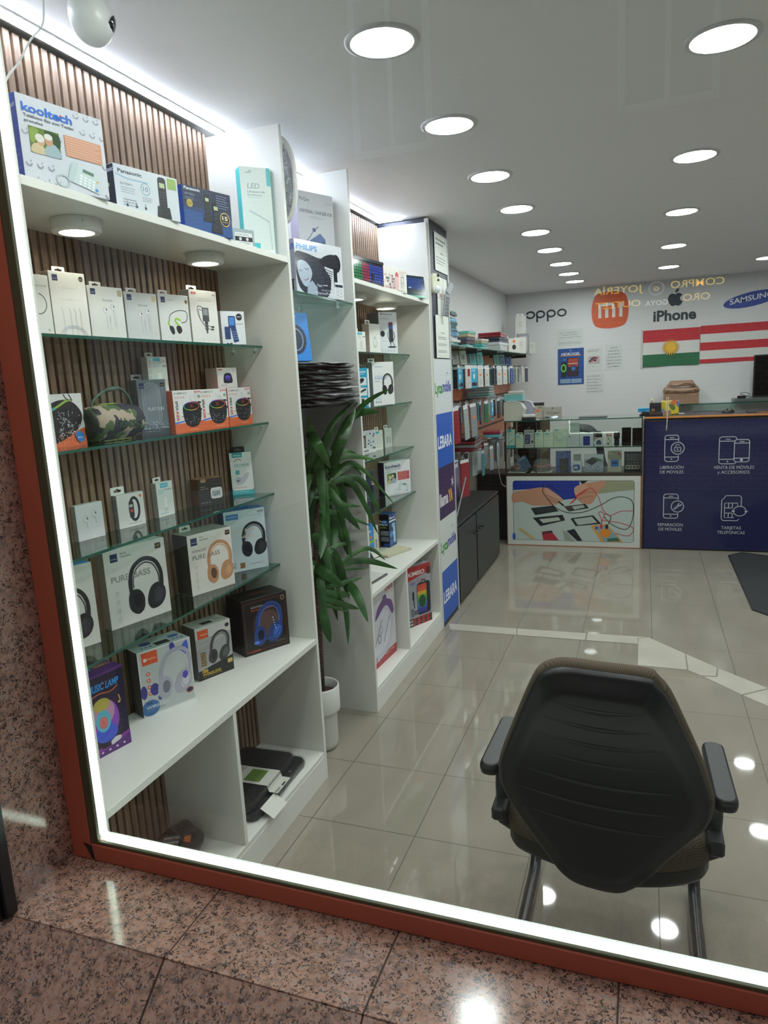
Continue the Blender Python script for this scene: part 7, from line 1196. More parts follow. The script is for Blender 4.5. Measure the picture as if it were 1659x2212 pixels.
# black draped thing and dark brown panel behind the showcase
tt = empty('desk_monitor_stand', 'black curved stand visible through the back of the showcase', 'stand', (-0.50, 7.25, 0.55)); m = MB(); m.tube(catmull([(-0.12, 0, 0.5), (0.0, 0, 0.48), (0.08, 0, 0.36), (0.12, 0, 0.15), (0.2, 0, 0.0)], 5), [0.03, 0.05, 0.05, 0.05, 0.05, 0.05, 0.05, 0.05, 0.05, 0.05, 0.05, 0.05, 0.05, 0.05, 0.05, 0.05, 0.05, 0.05, 0.05, 0.05, 0.05], mat('#2c2e36', 0.5), 12, flat=0.3); m.build('curved_arm', tt); MB().box(-0.05, 0.4, -0.12, 0.12, -0.55, -0.02, mat('#4a4038', 0.5), 0.004).build('pedestal', tt)
o = MB().box(-0.16, 0.16, -0.03, 0.03, 0, 0.55, mat('#2a1c1c', 0.4), 0.003).build('brown_board'); o.location = (-1.04, 7.15, 0.64); tag(o, 'dark brown panel standing behind the left part of the showcase', 'panel')

# things on the glass top of the showcase
T0 = 1.1815
def receipt_printer(x, y, s, body, label):
    t = empty('receipt_printer', label, 'printer', (x, y, T0)); prof = [(-0.10, 0), (0.075, 0), (0.092, 0.10), (0.06, 0.155), (0.02, 0.17), (-0.09, 0.175), (-0.10, 0.165)]
    P = [(px * s, pz * s) for px, pz in prof]; MB().prism(P, mat(body, 0.4), 0.16 * s, Matrix(((1, 0, 0, 0), (0, 0, -1, 0), (0, 1, 0, 0), (0, 0, 0, 1)))).build('housing', t)
    Q = [(0.079, 0.105), (0.097, 0.106), (0.064, 0.163), (0.022, 0.178), (-0.08, 0.181), (-0.08, 0.176), (0.02, 0.171), (0.058, 0.156)]; m = MB(); m.prism([(a_ * s, b_ * s) for a_, b_ in Q], mat('#dadada', 0.35), 0.02 * s, Matrix(((1, 0, 0, 0), (0, 0, -1, -0.004), (0, 1, 0, 0), (0, 0, 0, 1)))); m.build('lid_rim', t); return t
receipt_printer(-1.145, 6.66, 1.0, '#bfc0b2', 'cream receipt printer on the left end of the glass counter with turquoise envelopes on it')
receipt_printer(-1.075, 6.86, 0.98, '#9f9cae', 'grey-lilac receipt printer behind the cream printer on the glass counter')
for i in range(7): flat('envelope_pack', 'turquoise edged envelope in the stack on the cream printer, %s' % ('lowest', 'second', 'third', 'fourth', 'fifth', 'sixth', 'uppermost')[i], -1.155, 6.74, T0 + 0.182 + i * 0.0095, 0.175, 0.15, 0.0085, '#7fc4c4' if i < 6 else '#b5bdb2', 0.02 * (i % 2), cat='envelope', group=None)
o = flat('white_box_lid', 'white flat lid lying on the turquoise envelopes', -1.14, 6.75, T0 + 0.250, 0.14, 0.13, 0.02, '#b9bab4', 0.1, cat='lid')
p = Pack('card_reader', 'beige and black card terminal box with an orange sticker on the glass counter', 'box', (-0.965, 6.92, T0), 5, 0.12, 0.145, 0.06, '#b3aa9c', '#26282c', '#26282c'); p.f.rect(0, 0, 1, 0.2, '#26282c'); p.f.rect(0.35, 0.45, 0.65, 0.6, '#e0703a'); p.f.text('LESS', 0.5, 0.85, 0.38, 0.12, '#333', 0.02); p.done()
p = Pack('screen_protector_box', 'beige Screen box leaning against the wall side of the glass counter', 'box', (-0.823, 6.90, T0), 0, 0.168, 0.10, 0.02, '#a39c92', '#8c857c', tilt=-0.05); p.f.text('Screen', 0.16, 0.88, 0.66, 0.26, '#3b3a3c', 0.0); p.f.lines(0.4, 0.76, 0.75, 0.82, 1, '#55524f'); p.f.rect(0.46, 0.06, 0.56, 0.16, '#44423f'); p.f.lines(0.05, 0.05, 0.1, 0.4, 4, '#6a6762'); p.done()
for i, (x, w, c, lb) in enumerate(((-1.01, 0.13, '#25272a', 'black wallet under the white card pack on the glass counter'), (-1.01, 0.115, '#c4c5bf', 'white card pack on the black wallet on the glass counter'))): flat('card_pack', lb, x, 6.66, T0 + 0.026 * i, w, 0.09, 0.025, c, 0.15, cat='pack')
m = MB(); cloth(8, 6, lambda u, v: (u * 0.13, v * 0.07, 0.004 + 0.012 * math.sin(u * 6) * math.sin(v * 5 + 1) + 0.012), mat('#b9cfe0', 0.4), m); o = m.build('crumpled_tissue', None, (-0.88, 6.68, T0)); tag(o, 'crumpled pale blue tissue on the glass counter in front of the beige box', 'tissue')
cloth(6, 4, lambda u, v: (u * 0.09, v * 0.06, 0.003 + 0.004 * math.sin(u * 7)), mat('#b5b7b4', 0.4)).build('z'); o = bpy.data.objects['z']; o.name = 'paper_scrap'; o.location = (-0.97, 6.60, T0); tag(o, 'small grey-white paper scrap at the front edge of the glass counter', 'paper')
o = MB().box(-0.125, 0.125, -0.07, 0.07, 0, 0.008, mat('#4b4f52', 0.4), 0.002).build('counter_mat'); o.location = (-0.44, 6.78, T0); tag(o, 'thin dark grey mat on the middle of the glass counter', 'mat')

# ---------------------------------------------------------------- blue service counter
t = empty('blue_service_counter', 'dark blue service counter with white phone symbols and an orange top edge', 'counter', (0.9, 6.85, 0)); ox, oy = -0.9, -6.85
MB().box(0.004 + ox, 2.2 + ox, 6.562 + oy, 7.1 + oy, 0.0, 1.155, mat('#2a2526', 0.5), 0.002).build('body', t); MB().box(0.0 + ox, 2.21 + ox, 6.553 + oy, 7.12 + oy, 1.157, 1.180, mat('#20202a', 0.35), 0.002).build('top_board', t); MB().box(0.0 + ox, 2.21 + ox, 6.548 + oy, 6.553 + oy, 1.166, 1.181, mat('#d08544', 0.4), 0.001).build('edge_strip', t)
m = MB(); BW, BH = 2.18, 1.13; m.box(0.012 + ox, 0.012 + BW + ox, 6.552 + oy, 6.561 + oy, 0.012, 0.012 + BH, mat('#23264e', 0.12), 0.0015); a = Art(m, (0.012 + ox, 6.552 + oy, 0.012), (1, 0, 0), (0, 0, 1), BW, BH, 0.00008); a.rough = 0.4
def X(x): return (x - 0.012) / BW
def Y(z): return 1 - (z - 0.012) / BH
LC = '#c3c5c8'; lw = 0.006 / BW
def phone(x0, x1, z0, z1, home='sq'):
    a.rrl(X(x0), Y(z1), X(x1), Y(z0), 0.022 / BW, lw, LC); h = z1 - z0; a.line([(X(x0), Y(z1 - h * 0.16)), (X(x1), Y(z1 - h * 0.16))], lw, LC); a.line([(X(x0), Y(z0 + h * 0.17)), (X(x1), Y(z0 + h * 0.17))], lw, LC); c_ = (x0 + x1) / 2; a.line([(X(c_ - 0.018), Y(z1 - h * 0.09)), (X(c_ + 0.018), Y(z1 - h * 0.09))], lw, LC)
    a.ell(X(c_), Y(z0 + h * 0.09), 0.006 / BW, 0.006 / BW, LC) if home == 'sq' else a.ell(X(c_), Y(z0 + h * 0.09), 0.011 / BW, 0.011 / BW, LC)
def cap2(s1, s2, xc, z, w1, w2):
    a.text(s1, X(xc - w1 / 2), X(xc + w1 / 2), Y(z), 0.028 / BH, LC); a.text(s2, X(xc - w2 / 2), X(xc + w2 / 2), Y(z - 0.041), 0.028 / BH, LC)
BG = '#23264e'
phone(0.173, 0.283, 0.79, 1.018); a.ell(X(0.276), Y(0.905), 0.061 / BW, 0.061 / BW, BG); a.ring(X(0.276), Y(0.905), 0.052 / BW, 0.052 / BW, lw, LC); a.rrl(X(0.251), Y(0.912), X(0.301), Y(0.878), 0.004 / BW, lw * 0.8, LC); a.ring(X(0.276), Y(0.918), 0.017 / BW, 0.02 / BW, lw * 0.8, LC, 180, 330); a.ell(X(0.276), Y(0.895), 0.006 / BW, 0.006 / BW, LC)
cap2('LIBERACIÓN', 'DE MÓVILES', 0.232, 0.726, 0.19, 0.19)
phone(0.602, 0.735, 0.765, 0.995); a.rr(X(0.715), Y(0.975), X(0.838), Y(0.778), 0.02 / BW, BG); phone(0.718, 0.832, 0.781, 0.970, 'c'); cap2('VENTA DE MÓVILES', 'y ACCESORIOS', 0.718, 0.722, 0.31, 0.245)
phone(0.172, 0.290, 0.287, 0.503); a.ell(X(0.285), Y(0.393), 0.060 / BW, 0.060 / BW, BG); a.ring(X(0.285), Y(0.393), 0.050 / BW, 0.050 / BW, lw, LC); a.line([(X(0.258), Y(0.368)), (X(0.298), Y(0.405))], lw * 2.6, LC); a.line([(X(0.260), Y(0.370)), (X(0.296), Y(0.403))], lw * 1.0, BG); a.ring(X(0.304), Y(0.411), 0.011 / BW, 0.011 / BW, lw * 1.3, LC, -20, 250); cap2('REPARACIÓN', 'DE MÓVILES', 0.230, 0.215, 0.205, 0.19)
a.line([(X(x_), Y(z_)) for x_, z_ in ((0.787, 0.40), (0.787, 0.478), (0.775, 0.492), (0.67, 0.492), (0.636, 0.45), (0.636, 0.29), (0.65, 0.274), (0.76, 0.274), (0.773, 0.29))], lw, LC)
a.line([(X(x_), Y(z_)) for x_, z_ in ((0.76, 0.405), (0.76, 0.428), (0.66, 0.428), (0.66, 0.30), (0.735, 0.30))], lw, LC); a.line([(X(0.66), Y(0.385)), (X(0.72), Y(0.385))], lw, LC); a.line([(X(0.66), Y(0.34)), (X(0.72), Y(0.34))], lw, LC)
for xx in (0.69, 0.72): a.line([(X(xx), Y(0.428)), (X(xx), Y(0.385))], lw, LC); a.line([(X(xx), Y(0.34)), (X(xx), Y(0.30))], lw, LC)
a.ring(X(0.777), Y(0.358), 0.048 / BW, 0.042 / BW, lw, LC, 195, 350); a.ring(X(0.777), Y(0.358), 0.048 / BW, 0.042 / BW, lw, LC, 15, 170); a.poly([(X(0.812), Y(0.362)), (X(0.842), Y(0.362)), (X(0.826), Y(0.342))], LC); a.poly([(X(0.712), Y(0.352)), (X(0.742), Y(0.352)), (X(0.728), Y(0.372))], LC); cap2('TARJETAS', 'TELEFÓNICAS', 0.715, 0.198, 0.155, 0.215)
m.build('printed_front_panel', t)
MB().box(-0.004 + ox, 0.010 + ox, 6.545 + oy, 6.565 + oy, 0, 1.156, mat('#17181c', 0.4), 0.001).build('end_profile', t)
# on the blue counter
T1 = 1.1815
for i in range(3): flat('leather_wallet', '%s brown-black wallet in the little pile at the left end of the blue counter' % ('lowest', 'middle', 'upper')[i], 0.015 + 0.01 * i, 6.74, T1 + i * 0.011, 0.11, 0.09, 0.010, ('#1e1c1c', '#3a2a20', '#2a2320')[i], 0.1, cat='wallet')
tt = empty('blue_case', 'bright blue glossy case on the pile of wallets on the blue counter', 'case', (-0.005, 6.72, T1 + 0.034)); MB().box(-0.047, 0.047, -0.03, 0.03, 0, 0.028, mat('#3fa0d8', 0.2), 0.005).build('body', tt); MB().box(-0.05, 0.05, -0.034, 0.034, 0.0285, 0.036, mat('#58b5e4', 0.2), 0.002).build('lid', tt); MB().box(-0.015, 0.015, -0.0325, -0.0305, 0.010, 0.014, mat('#1c3f5a', 0.3)).build('clasp', tt)
tt = empty('black_pen_holder', 'black pen box with a brown round badge on the blue counter', 'holder', (0.093, 6.74, T1)); MB().box(-0.048, 0.048, -0.04, 0.04, 0.0, 0.112, mat('#202322', 0.4), 0.003).build('box_body', tt); MB().lathe([(0, 0.004), (0.014, 0.003), (0.017, 0)], mat('#7a5238', 0.5), 20, Matrix.Translation((-0.02, -0.0405, 0.045)) @ Matrix.Rotation(PI / 2, 4, 'X')).build('round_badge', tt); MB().box(-0.05, 0.06, -0.05, -0.041, 0.0, 0.03, mat('#3a2c24', 0.5), 0.003).build('front_ledge', tt); MB().tube([(-0.03, 0.02, 0.11), (-0.03, 0.02, 0.15)], [0.006, 0.009], mat('#c9c49a', 0.5), 8).build('pen', tt)
p = Pack('painted_map_plaque', 'colourful square plaque painted like a yellow and green map on the blue counter', 'plaque', (0.215, 6.80, T1), 0, 0.15, 0.125, 0.02, '#b9a63a', '#8a7a3a', r=0.01, tilt=-0.06); a = p.f; a.blob([(0.05, 0.3), (0.4, 0.35), (0.6, 0.6), (0.9, 0.5), (0.95, 0.9), (0.5, 0.95), (0.3, 0.7), (0.05, 0.6)], '#c9b42f'); a.blob([(0.45, 0.25), (0.7, 0.3), (0.8, 0.6), (0.65, 0.7), (0.5, 0.5)], '#5a7030'); a.ell(0.75, 0.14, 0.2, 0.14, '#c8683a'); a.rect(0.88, 0.05, 0.98, 0.45, '#4a6ab0'); a.ell(0.12, 0.75, 0.12, 0.14, '#6a8ac0'); a.blob([(0.2, 0.1), (0.4, 0.05), (0.45, 0.2), (0.25, 0.25)], '#d2c23a'); a.rect(0.1, 0.88, 0.25, 0.97, '#3f9a4a'); p.done()
tt = empty('wooden_peg', 'small kraft block with a looped cream cord hanging over the front of the blue counter', 'block', (0.185, 6.60, T1)); MB().box(-0.032, 0.032, -0.015, 0.015, 0, 0.05, KRAFT, 0.002).build('block', tt); m = MB(); m.tube(catmull([(-0.002, -0.058, -0.10), (0.0, -0.056, -0.02), (-0.004, -0.045, 0.05), (-0.006, -0.02, 0.15), (0.004, -0.018, 0.158), (0.012, -0.02, 0.15), (0.008, -0.045, 0.05), (0.004, -0.056, -0.02), (0.0, -0.058, -0.10)], 5), 0.0028, mat('#c2b79c', 0.8), 6); m.tube([(-0.001, -0.058, -0.08), (-0.003, -0.058, -0.125)], 0.004, mat('#c2b79c', 0.8), 6); m.build('looped_cord', tt)
o = flat('price_tag', 'small white tag behind the map plaque on the blue counter', 0.31, 6.82, T1, 0.05, 0.03, 0.008, '#cfd2cf', 0.2, cat='tag')
tt = empty('computer_mouse', 'black computer mouse on the blue counter', 'mouse', (0.69, 6.85, T1)); vs = []; nU, nV = 20, 8
m = MB(); cloth(nU, nV, lambda u, v: (0.052 * math.cos(2 * PI * u) * math.sin(PI / 2 * (1 - v * 0.98)), 0.034 * math.sin(2 * PI * u) * math.sin(PI / 2 * (1 - v * 0.98)), 0.034 * math.sin(PI / 2 * v)), mat('#141517', 0.25), m); m.build('shell', tt); MB().tube([(-0.012, 0, 0.0335), (0.012, 0, 0.0335)], 0.003, mat('#3a3c40', 0.4), 8).build('scroll_wheel', tt)
m = MB(); m.tube(catmull([(0.64, 6.87, T1 + 0.006), (0.58, 6.92, T1 + 0.012), (0.5, 6.98, T1 + 0.01), (0.42, 7.0, T1 + 0.004)], 6), 0.003, BLK, 6); tag(m.build('mouse_cable'), 'black cable of the computer mouse on the blue counter', 'cable')
keyboard((1.05, 6.80, T1), 0.0, 0.44, 0.14, 'black keyboard at the right side of the blue counter', '#1a1b1e', '#26282c', 15, 5)
o = flat('paper_slip', 'small orange-brown slip on the edge of the black keyboard', 0.94, 6.67, T1 + 0.001, 0.09, 0.03, 0.004, '#c4763a', 0.1, cat='paper')

# ---------------------------------------------------------------- back wall
YW = YB - 0.001
def decal(name, label, x0, x1, z0, z1, fn, c=None, cat='sign', thick=0.004, y=YW, eps=0.0001):
    mb = MB()
    if c: mb.box(0, x1 - x0, -thick, 0, 0, z1 - z0, mat(c, 0.5))
    a = Art(mb, (0, -thick if c else 0, 0), (1, 0, 0), (0, 0, 1), x1 - x0, z1 - z0, eps); a.rough = 0.45; fn(a); return tag(mb.build(name, None, (x0, y, z0)), label, cat)
def oppo(a):
    c = '#22303c'
    for i, x in enumerate((0.115, 0.36, 0.62, 0.88)): a.ring(x, 0.40, 0.095, 0.075, 0.042, c)
    a.line([(0.278, 0.42), (0.278, 0.98)], 0.042, c); a.line([(0.538, 0.42), (0.538, 0.98)], 0.042, c)
decal('wall_lettering', 'dark lowercase lettering starting with an o, leftmost sign on the back wall', -1.33, -0.858, 2.195, 2.345, oppo)
decal('round_orange_logo', 'rounded orange logo with white strokes on the back wall', -0.585, -0.178, 2.065, 2.475, lambda a: (a.blob([(0.5, 0.005), (0.85, 0.06), (0.96, 0.25), (0.995, 0.5), (0.96, 0.78), (0.84, 0.94), (0.5, 0.995), (0.16, 0.94), (0.04, 0.78), (0.005, 0.5), (0.04, 0.25), (0.15, 0.06)], '#d0592e'), a.line([(0.23, 0.70), (0.23, 0.36), (0.52, 0.34), (0.58, 0.37), (0.60, 0.45), (0.60, 0.70)], 0.085, '#d8d8d4'), a.line([(0.415, 0.70), (0.415, 0.47)], 0.085, '#d8d8d4'), a.line([(0.79, 0.70), (0.79, 0.32)], 0.085, '#d8d8d4')))
decal('bitten_apple_logo', 'dark bitten apple silhouette above the phone lettering on the back wall', 0.222, 0.385, 2.255, 2.44, lambda a: (a.blob([(0.5, 0.32), (0.68, 0.25), (0.86, 0.31), (0.93, 0.38), (0.8, 0.52), (0.84, 0.68), (0.96, 0.74), (0.86, 0.92), (0.72, 0.99), (0.52, 0.95), (0.32, 0.99), (0.14, 0.84), (0.05, 0.6), (0.1, 0.38), (0.28, 0.26)], '#22303c'), a.blob([(0.5, 0.22), (0.52, 0.10), (0.64, 0.01), (0.72, 0.0), (0.7, 0.12), (0.6, 0.2)], '#22303c')))
decal('wall_lettering', 'bold dark lettering under the apple silhouette on the back wall', 0.08, 0.52, 2.105, 2.245, lambda a: a.text('iPhone', 0.0, 1.0, 0.98, 0.82, '#22303c', 0.035))
decal('blue_oval_logo', 'tilted blue oval logo with white capitals at the right edge of the photo', 0.78, 1.34, 2.13, 2.40, lambda a: (a.ell(0.5, 0.5, 0.495, 0.135, '#1f3f98', -9.5), a.text('SAMSUNG', 0.12, 0.86, 0.66, 0.21, '#d6dae2', 0.02, slope=0.22)))
def flag(a):
    pass
mb = MB()
def fl(u, v): return (u * 0.59, -0.012 - 0.006 * math.sin(u * 9 + v * 3) * math.sin(v * 4 + 1), v * 0.40)
for v0, v1, c in ((0, 0.333, '#2a6a48'), (0.333, 0.667, '#d6d6d2'), (0.667, 1, '#c0323c')): cloth(20, 6, lambda u, v: fl(u, v0 + (v1 - v0) * v), mat(c, 0.7), mb)
n = 21; sun = []
for i in range(n * 2):
    r_ = 0.098 if i % 2 == 0 else 0.056; an = PI * i / n + PI / 2; sun.append((0.295 + r_ * math.cos(an), 0.20 + r_ * math.sin(an)))
mb.face([(x, -0.0225, z) for x, z in sun], mat('#dfa92c', 0.6)); mb.face([(0.295 + 0.05 * math.cos(2 * PI * k / 24), -0.0232, 0.20 + 0.05 * math.sin(2 * PI * k / 24)) for k in range(24)], mat('#e6b83a', 0.6))
ft = mb.build('sun_flag', None, (-0.028, YB, 1.612)); tag(ft, 'red, white and green flag with a yellow sun on the back wall', 'flag'); MB().box(-0.012, 0.004, -0.02, -0.004, -0.012, 0.415, mat('#c9c9c4', 0.6), 0.003).build('hoist_sleeve', ft)
mb = MB(); H_ = 2.022 - 1.618; st = [(0, 0.03, '#c0323c')]
zz = [1.618, 1.662, 1.755, 1.842, 1.932, 2.022]; cc = ['#c0323c', '#d6d6d2', '#c0323c', '#d6d6d2', '#c0323c']
for i in range(5): cloth(16, 3, lambda u, v: (u * 0.78, -0.006 - 0.004 * math.sin(u * 8), zz[i] - 1.618 + (zz[i + 1] - zz[i]) * v), mat(cc[i], 0.7), mb)
tag(mb.build('striped_flag', None, (0.568, YB, 1.618)), 'red and white striped flag beside the sun flag on the back wall', 'flag')
decal('blue_poster', 'blue poster with phones and a white headline on the back wall', -0.963, -0.668, 1.458, 1.872, lambda a: (a.text('HIDROGEL', 0.14, 0.86, 0.19, 0.075, '#dfe4ee', 0.02), a.rect(0.1, 0.19, 0.9, 0.21, '#c8783a'), a.ell(0.5, 0.06, 0.03, 0.03, '#8fb0d0'), a.rr(0.36, 0.26, 0.8, 0.78, 0.06, '#20242c'), a.rr(0.40, 0.28, 0.78, 0.52, 0.04, '#a8483a'), a.rect(0.38, 0.41, 0.78, 0.43, '#d8c0b0'), a.blob([(0.4, 0.62), (0.55, 0.48), (0.7, 0.5), (0.78, 0.62), (0.65, 0.74), (0.45, 0.76)], '#3a2a40'), a.ell(0.6, 0.56, 0.08, 0.08, '#3a7ac0'), a.rr(0.12, 0.36, 0.34, 0.8, 0.08, '#1c2a24'), a.ell(0.22, 0.54, 0.11, 0.16, '#6ac04a'), a.ell(0.22, 0.54, 0.06, 0.1, '#1c2a24'), [a.rr(0.08 + 0.43 * i, 0.85 + 0.04 * j, 0.49 + 0.43 * i, 0.88 + 0.04 * j, 0.01, '#9fb8d0') for i in range(2) for j in range(3)], a.lines(0.2, 0.3, 0.33, 0.34, 1, '#8fb0d0')), '#1f4f96', 'poster')
def sheet(lb, x0, x1, z0, z1, fn): decal('paper_notice', lb, x0, x1, z0, z1, fn, '#cfd2d1', 'notice', 0.0012)
sheet('paper notice above the blue poster on the back wall', -0.973, -0.675, 1.90, 2.09, lambda a: (a.text('correo: info@gmail.com', 0.12, 0.85, 0.22, 0.07, '#6b6f70'), a.text('WhatsApp 612345678', 0.2, 0.78, 0.36, 0.07, '#6b6f70'), a.text('el resto de copias PDF A 0,20€', 0.1, 0.9, 0.5, 0.07, '#6b6f70'), a.lines(0.08, 0.76, 0.92, 0.9, 2, '#8a8e8e', 0.3)))
sheet('paper notice with a small red and black picture on the back wall', -0.645, -0.462, 1.594, 1.860, lambda a: (a.lines(0.1, 0.08, 0.9, 0.2, 2, '#7a7e7e', 0.3), a.rect(0.15, 0.35, 0.85, 0.68, '#b9aeb0'), [a.ell(random.uniform(0.2, 0.8), random.uniform(0.4, 0.64), 0.07, 0.06, random.choice(['#3a2a34', '#8a3038', '#c0606a', '#2a2a34'])) for _ in range(12)], a.lines(0.4, 0.78, 0.6, 0.82, 1, '#999')))
tx = ['NO SE', 'DEVUELVE', 'EL DINERO', 'SE HACE UN', 'VALE CON EL', 'IMPORTE DE', 'LA COMPRA']
sheet('NO SE DEVUELVE EL DINERO paper notice on the back wall', -0.430, -0.240, 1.600, 1.880, lambda a: [a.text(s_, 0.5 - len(s_) * 0.038, 0.5 + len(s_) * 0.038, 0.14 + 0.125 * i, 0.05, '#55595a', 0.005) for i, s_ in enumerate(tx)])
tx2 = ['Las recargas', 'de las lineas', 'de prepago', 'deben pagarse', 'en efectivo', 'sin cometer IVA']
sheet('lowest paper notice about recargas on the back wall', -0.640, -0.448, 1.340, 1.566, lambda a: [a.text(s_, 0.04, 0.04 + len(s_) * 0.062, 0.14 + 0.155 * i, 0.06, '#6b6f70', 0.0) for i, s_ in enumerate(tx2)])
# glass wall shelf with cartons, monitor
tt = empty('back_glass_shelf', 'glass shelf on the back wall carrying the cartons and the screen', 'shelf', (1.0, 8.45, 1.195)); m = MB(); m.box(-1.0 + 0.2, 1.2, -0.16, 0.19, -0.010, 0, SGLASS); m.box(-0.8, 1.2, -0.161, -0.16, -0.010, 0, SEDGE); m.build('glass_pane', tt)
for x in (-0.6, 0.9): MB().box(x - 0.01, x + 0.01, 0.0, 0.19, -0.03, -0.0105, mat('#8a8e90', 0.3, 0.7), 0.002).build('bracket', tt)
tt = empty('cardboard_box', 'plain brown carton on the glass shelf of the back wall', 'box', (0.375, 8.44, 1.1955)); m = MB(); m.box(-0.175, 0.175, -0.12, 0.12, 0, 0.115, KRAFT, 0.002); m.build('body', tt); MB().box(-0.02, 0.02, -0.1215, 0.1215, 0.113, 0.1165, mat('#b59a80', 0.3)).build('tape', tt)
def paperbag(label, z, w, h, sh, seed):
    rr_ = random.Random(seed); m = MB(); N = 40
    def f(u, v):
        a_ = 2 * PI * u; x = w / 2 * max(-1, min(1, 1.15 * math.cos(a_))); y = 0.11 * max(-1, min(1, 1.3 * math.sin(a_))); k = 1 + 0.05 * math.sin(v * PI) - sh * v; return (x * k + 0.006 * math.sin(5 * a_ + 7 * v + seed), y * k - 0.01 * math.sin(v * 3), h * v + 0.008 * math.sin(2 * a_ + seed) * v)
    cloth(N, 6, f, KRAFT, m); m.face([f(i / N, 1.0) for i in range(N)], KRAFT); o = m.build('folded_paper_bag', None, (0.375, 8.43, z)); tag(o, label, 'paper bag'); m2 = MB(); cloth(10, 3, lambda u, v: (-w * 0.42 + u * w * 0.85, -0.125 + 0.004 * math.sin(u * 9), h * 0.25 + 0.012 * math.sin(u * 7 + seed) + v * 0.012), mat('#6f5645', 0.8), m2); m2.build('fold_line', o)
paperbag('wide folded brown paper bag lying on the carton', 1.313, 0.35, 0.062, 0.06, 1); paperbag('smaller crumpled brown paper bag on top of the pile on the back shelf', 1.385, 0.29, 0.055, 0.28, 3)
tt = empty('computer_screen', 'black computer screen seen from the front at the right edge on the back shelf', 'screen', (1.40, 8.36, 1.215), rot=(0, 0, math.radians(-8))); MB().box(-0.33, 0.33, 0, 0.03, 0.02, 0.46, mat('#17191b', 0.35), 0.006).build('casing', tt); MB().box(-0.315, 0.315, -0.001, 0.0, 0.04, 0.445, mat('#0e1012', 0.12)).build('display', tt); MB().box(-0.06, 0.06, 0.03, 0.07, 0.017, 0.2, mat('#17191b', 0.35), 0.006).build('stand', tt)
m = MB(); m.box(0.895, 1.9, 8.32, 8.6, 1.196, 1.230, mat('#5a6360', 0.3), 0.004); tag(m.build('cash_drawer'), 'flat grey-green equipment box under the computer screen on the back shelf', 'equipment')
tt = empty('power_adapter', 'small black power adapter with cables beside the computer screen', 'adapter', (0.965, 8.36, 1.2305)); MB().box(-0.04, 0.04, -0.02, 0.02, 0, 0.03, mat('#15171a', 0.35), 0.004).build('brick', tt); m = MB(); m.tube(catmull([(0.04, 0, 0.015), (0.08, 0.0, 0.04), (0.04, 0.03, 0.06), (-0.01, 0.03, 0.05), (0.06, 0.04, 0.02), (0.12, 0.03, 0.01)], 6), 0.003, BLK, 6); m.build('cord', tt)
# floor mat
mp = [(0.688, 6.38), (0.80, 6.50), (1.6, 6.1), (1.6, 4.4), (1.25, 4.25), (0.687, 4.947)]
tt = MB().prism(mp, mat('#26292c', 0.9), 0.006, Matrix.Translation((0, 0, 0.006))).build('floor_mat'); tag(tt, 'dark grey floor mat with cut corners in front of the blue counter', 'mat'); MB().tube([(x, y, 0.006) for x, y in mp], 0.006, mat('#191b1d', 0.6), 6, closed=True).build('rubber_edge', tt)

# ---------------------------------------------------------------- security camera and its cable
t = empty('security_camera', 'white egg-shaped security camera with a black lens hanging from the ceiling corner', 'security camera', (-1.178, 1.43, 2.44)); CW = mat('#cfd0cf', 0.35)
Mt = Matrix.Rotation(math.radians(-14), 4, 'Y') @ Matrix.Rotation(math.radians(8), 4, 'X'); m = MB(); m.lathe([(0.0, -0.062)] + [(0.046 * math.sin(a_) * (1 + 0.08 * math.cos(a_)), -0.062 * math.cos(a_)) for a_ in [PI * i / 16 for i in range(1, 15)]] + [(0.016, 0.062)], CW, 40, Mt); m.build('shell', t)
m = MB(); Ml = Matrix.Rotation(math.radians(35), 4, 'Z') @ Matrix.Rotation(math.radians(118), 4, 'Y')
m.lathe([(0.0, 0.0555), (0.010, 0.0545), (0.020, 0.0505), (0.0265, 0.045)], mat('#14161c', 0.08), 28, Ml); m.build('lens', t); MB().lathe([(0.014, 0.055), (0.012, 0.085), (0.026, 0.093), (0.027, 0.0995)], CW, 24).build('ceiling_mount', t)
mb = MB(); mb.tube(catmull([(-1.27, 1.40, 2.538), (-1.27, 1.389, 2.447), (-1.27, 1.375, 2.413), (-1.27, 1.34, 2.375), (-1.27, 1.297, 2.314), (-1.265, 1.255, 2.268), (-1.26, 1.215, 2.2), (-1.26, 1.205, 2.065)], 6), 0.0022, mat('#cfd2d0', 0.4), 8); tag(mb.build('white_cable'), 'thin white cable dropping from the ceiling to the left end of the top shelf', 'cable')

# ---------------------------------------------------------------- armchair seen from behind
t = empty('office_chair', 'black shell office armchair with brown tweed upholstery seen from behind by the window', 'chair', (-0.08, 1.75, 0)); o0 = Vector((-0.08, 1.75, 0))
OUT = [(-0.192, 0.95), (-0.157, 0.959), (-0.088, 0.956), (0.014, 0.95), (0.035, 0.935), (0.06, 0.904), (0.094, 0.827), (0.128, 0.744), (0.15, 0.671), (0.154, 0.64), (0.144, 0.591), (0.103, 0.535), (0.059, 0.476), (0.029, 0.429), (-0.006, 0.391), (-0.049, 0.366), (-0.132, 0.372), (-0.174, 0.397), (-0.203, 0.437), (-0.24, 0.492), (-0.285, 0.566), (-0.311, 0.622), (-0.316, 0.666), (-0.307, 0.712), (-0.277, 0.794), (-0.245, 0.877), (-0.22, 0.929)]
OUT = catmull(OUT, 4, True); cxz = (-0.085, 0.68)
def shp(k, y, zc=0.0): return [(cxz[0] + (x - cxz[0]) * k - o0.x, 1.50 + (0.95 - z_) * 0.10 + y - o0.y, cxz[1] + (z_ - cxz[1]) * k) for x, z_ in OUT]
